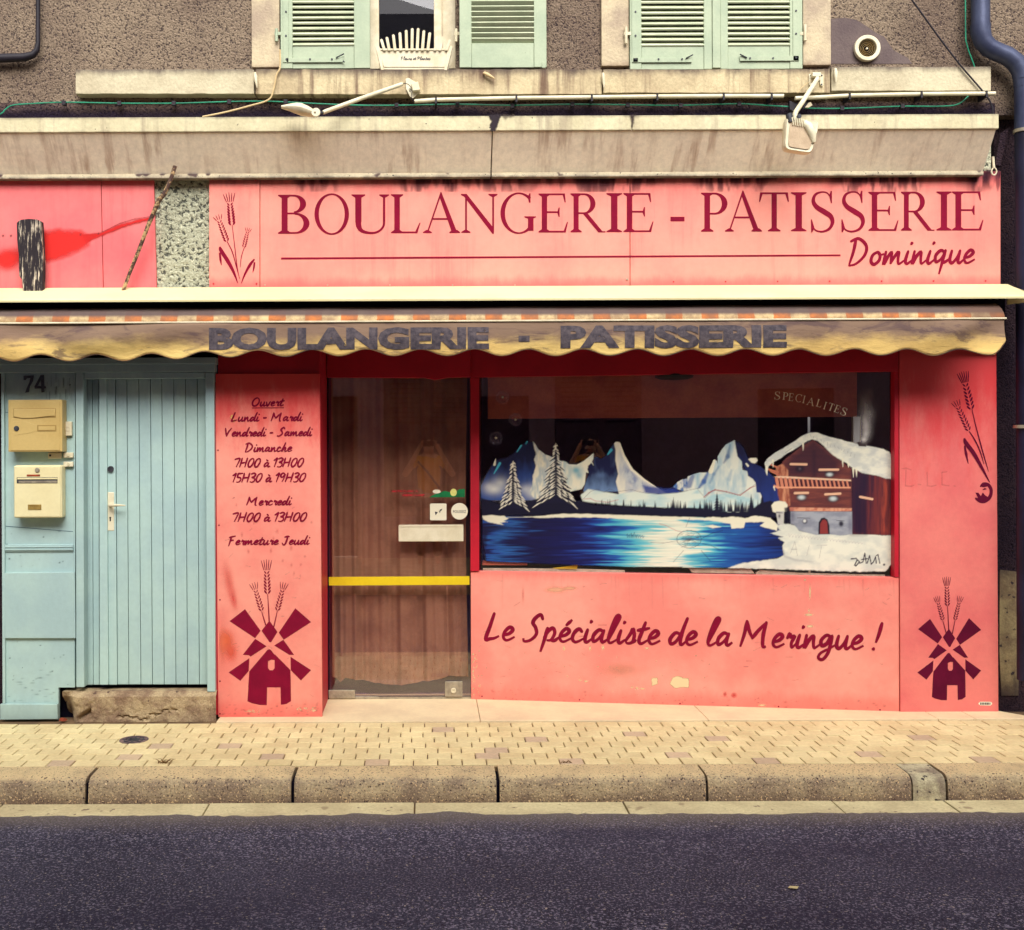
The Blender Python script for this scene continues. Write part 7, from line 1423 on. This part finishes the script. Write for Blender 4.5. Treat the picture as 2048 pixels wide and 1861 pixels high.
# the photographer, mirrored in the door glass
def skinned(name, verts, edges, radii, m, parent, root=0, sub=2):
    me = bpy.data.meshes.new(name); o3 = org(parent); me.from_pydata([tuple(Vector(v) - o3) for v in verts], edges, []); me.materials.append(m)
    o = link_mesh(name, me, parent, o3); sk = o.modifiers.new('skin', 'SKIN'); sk.use_smooth_shade = True
    lay = me.skin_vertices[0] if me.skin_vertices else None
    if lay is None: bm = bmesh.new(); bm.from_mesh(me); bm.verts.layers.skin.verify(); bm.to_mesh(me); bm.free(); lay = me.skin_vertices[0]
    for i, r_ in enumerate(radii): lay.data[i].radius = r_ if isinstance(r_, tuple) else (r_, r_); lay.data[i].use_root = (i == root)
    s2_ = o.modifiers.new('smooth', 'SUBSURF'); s2_.levels = s2_.render_levels = sub; return o
pe = thing('person', (.02, -7.42, 0), 'person in an orange T-shirt holding up a phone, mirrored in the door glass', 'person')
Yp = -7.42; PX = .03
V = [(PX, Yp, .95), (PX, Yp, 1.12), (PX, Yp + .01, 1.32), (PX, Yp, 1.46), (PX, Yp + .01, 1.53), (PX, Yp + .03, 1.60), (PX, Yp + .035, 1.68), (PX, Yp + .02, 1.76),
     (PX - .19, Yp, 1.44), (PX - .34, Yp + .10, 1.22), (PX - .13, Yp + .27, 1.60), (PX - .10, Yp + .30, 1.66), (PX + .19, Yp, 1.44), (PX + .34, Yp + .10, 1.22), (PX + .13, Yp + .27, 1.60), (PX + .10, Yp + .30, 1.66),
     (PX - .10, Yp, .88), (PX - .11, Yp + .02, .48), (PX - .12, Yp, .09), (PX - .12, Yp + .15, .05), (PX + .10, Yp, .88), (PX + .11, Yp + .02, .48), (PX + .12, Yp, .09), (PX + .12, Yp + .15, .05)]
E = [(0, 1), (1, 2), (2, 3), (3, 4), (4, 5), (5, 6), (6, 7), (3, 8), (8, 9), (9, 10), (10, 11), (3, 12), (12, 13), (13, 14), (14, 15), (0, 16), (16, 17), (17, 18), (18, 19), (0, 20), (20, 21), (21, 22), (22, 23)]
Rr = [(.15, .11), (.14, .10), (.17, .11), (.12, .08), (.055, .06), (.075, .09), (.085, .10), (.05, .06), .06, .045, .03, .035, .06, .045, .03, .035, .09, .06, .045, .04, .09, .06, .045, .04]
body = skinned('body', V, E, Rr, M['skin'], pe)
skinned('t_shirt', [(PX, Yp, .93), (PX, Yp, 1.12), (PX, Yp + .01, 1.32), (PX, Yp, 1.44), (PX - .19, Yp, 1.43), (PX - .26, Yp + .04, 1.33), (PX + .19, Yp, 1.43), (PX + .26, Yp + .04, 1.33)], [(0, 1), (1, 2), (2, 3), (3, 4), (4, 5), (3, 6), (6, 7)], [(.17, .13), (.16, .12), (.19, .13), (.13, .09), .075, .07, .075, .07], M['shirt'], pe)
skinned('trousers', [(PX, Yp, .95), (PX - .10, Yp, .86), (PX - .11, Yp + .02, .48), (PX - .12, Yp, .10), (PX + .10, Yp, .86), (PX + .11, Yp + .02, .48), (PX + .12, Yp, .10)], [(0, 1), (1, 2), (2, 3), (0, 4), (4, 5), (5, 6)], [(.165, .12), .105, .075, .065, .105, .075, .065], M['jeans'], pe)
hm = MB(); hm.lathe((PX, Yp + .015, 1.70), [(.001, .105), (.05, .095), (.085, .06), (.10, .01), (.098, -.04), (.09, -.07)], 20); hm.v = [Vector((q.x, q.y - .012 if q.y > Yp + .05 else q.y, q.z)) for q in hm.v]; hm.build('hair', M['hair'], pe, smooth=True)
for sx in (-1, 1):
    for i in range(4): MB().tube([(PX + sx * .10, Yp + .30, 1.66 + i * .018 - .02), (PX + sx * .085, Yp + .335, 1.665 + i * .018 - .02), (PX + sx * .055, Yp + .345, 1.665 + i * .018 - .02)], [.009, .008, .006], 8).build('finger', M['skin'], pe, smooth=True)
    MB().tube([(PX + sx * .10, Yp + .30, 1.66), (PX + sx * .075, Yp + .30, 1.69), (PX + sx * .06, Yp + .315, 1.70)], [.011, .009, .007], 8).build('thumb', M['skin'], pe, smooth=True)
    for q in (.033,): MB().disc((PX + sx * q, Yp + .118, 1.70), .008, (0, 1, 0), .006, 12).build('eye', M['hair'], pe)
    MB().lathe((PX + sx * .088, Yp + .03, 1.68), [(.001, -.03), (.014, -.018), (.018, .01), (.012, .028), (.001, .03)], 10).build('ear', M['skin'], pe, smooth=True)
MB().tube([(PX, Yp + .12, 1.70), (PX, Yp + .145, 1.67), (PX, Yp + .125, 1.655)], [.006, .012, .008], 8).build('nose', M['skin'], pe, smooth=True); MB().tube([(PX - .022, Yp + .117, 1.63), (PX, Yp + .124, 1.628), (PX + .022, Yp + .117, 1.63)], .005, 6).build('mouth', M['rust'], pe)
MB().tube([(PX - .15, Yp + .10, 1.42), (PX - .02, Yp + .15, 1.28), (PX + .15, Yp + .13, 1.05)], .016, 8).build('strap', M['black_pipe'], pe, smooth=True)
ph_ = thing('phone', (PX, -7.07, 1.63), 'black phone held up in both hands in front of the face', 'phone')
MB().box(PX - .078, PX + .078, -7.075, -7.066, 1.63, 1.70).build('casing', M['black_pipe'], ph_, bevel=.003); MB().box(PX - .072, PX + .072, -7.0775, -7.0757, 1.635, 1.695).build('screen', M['dark'], ph_)
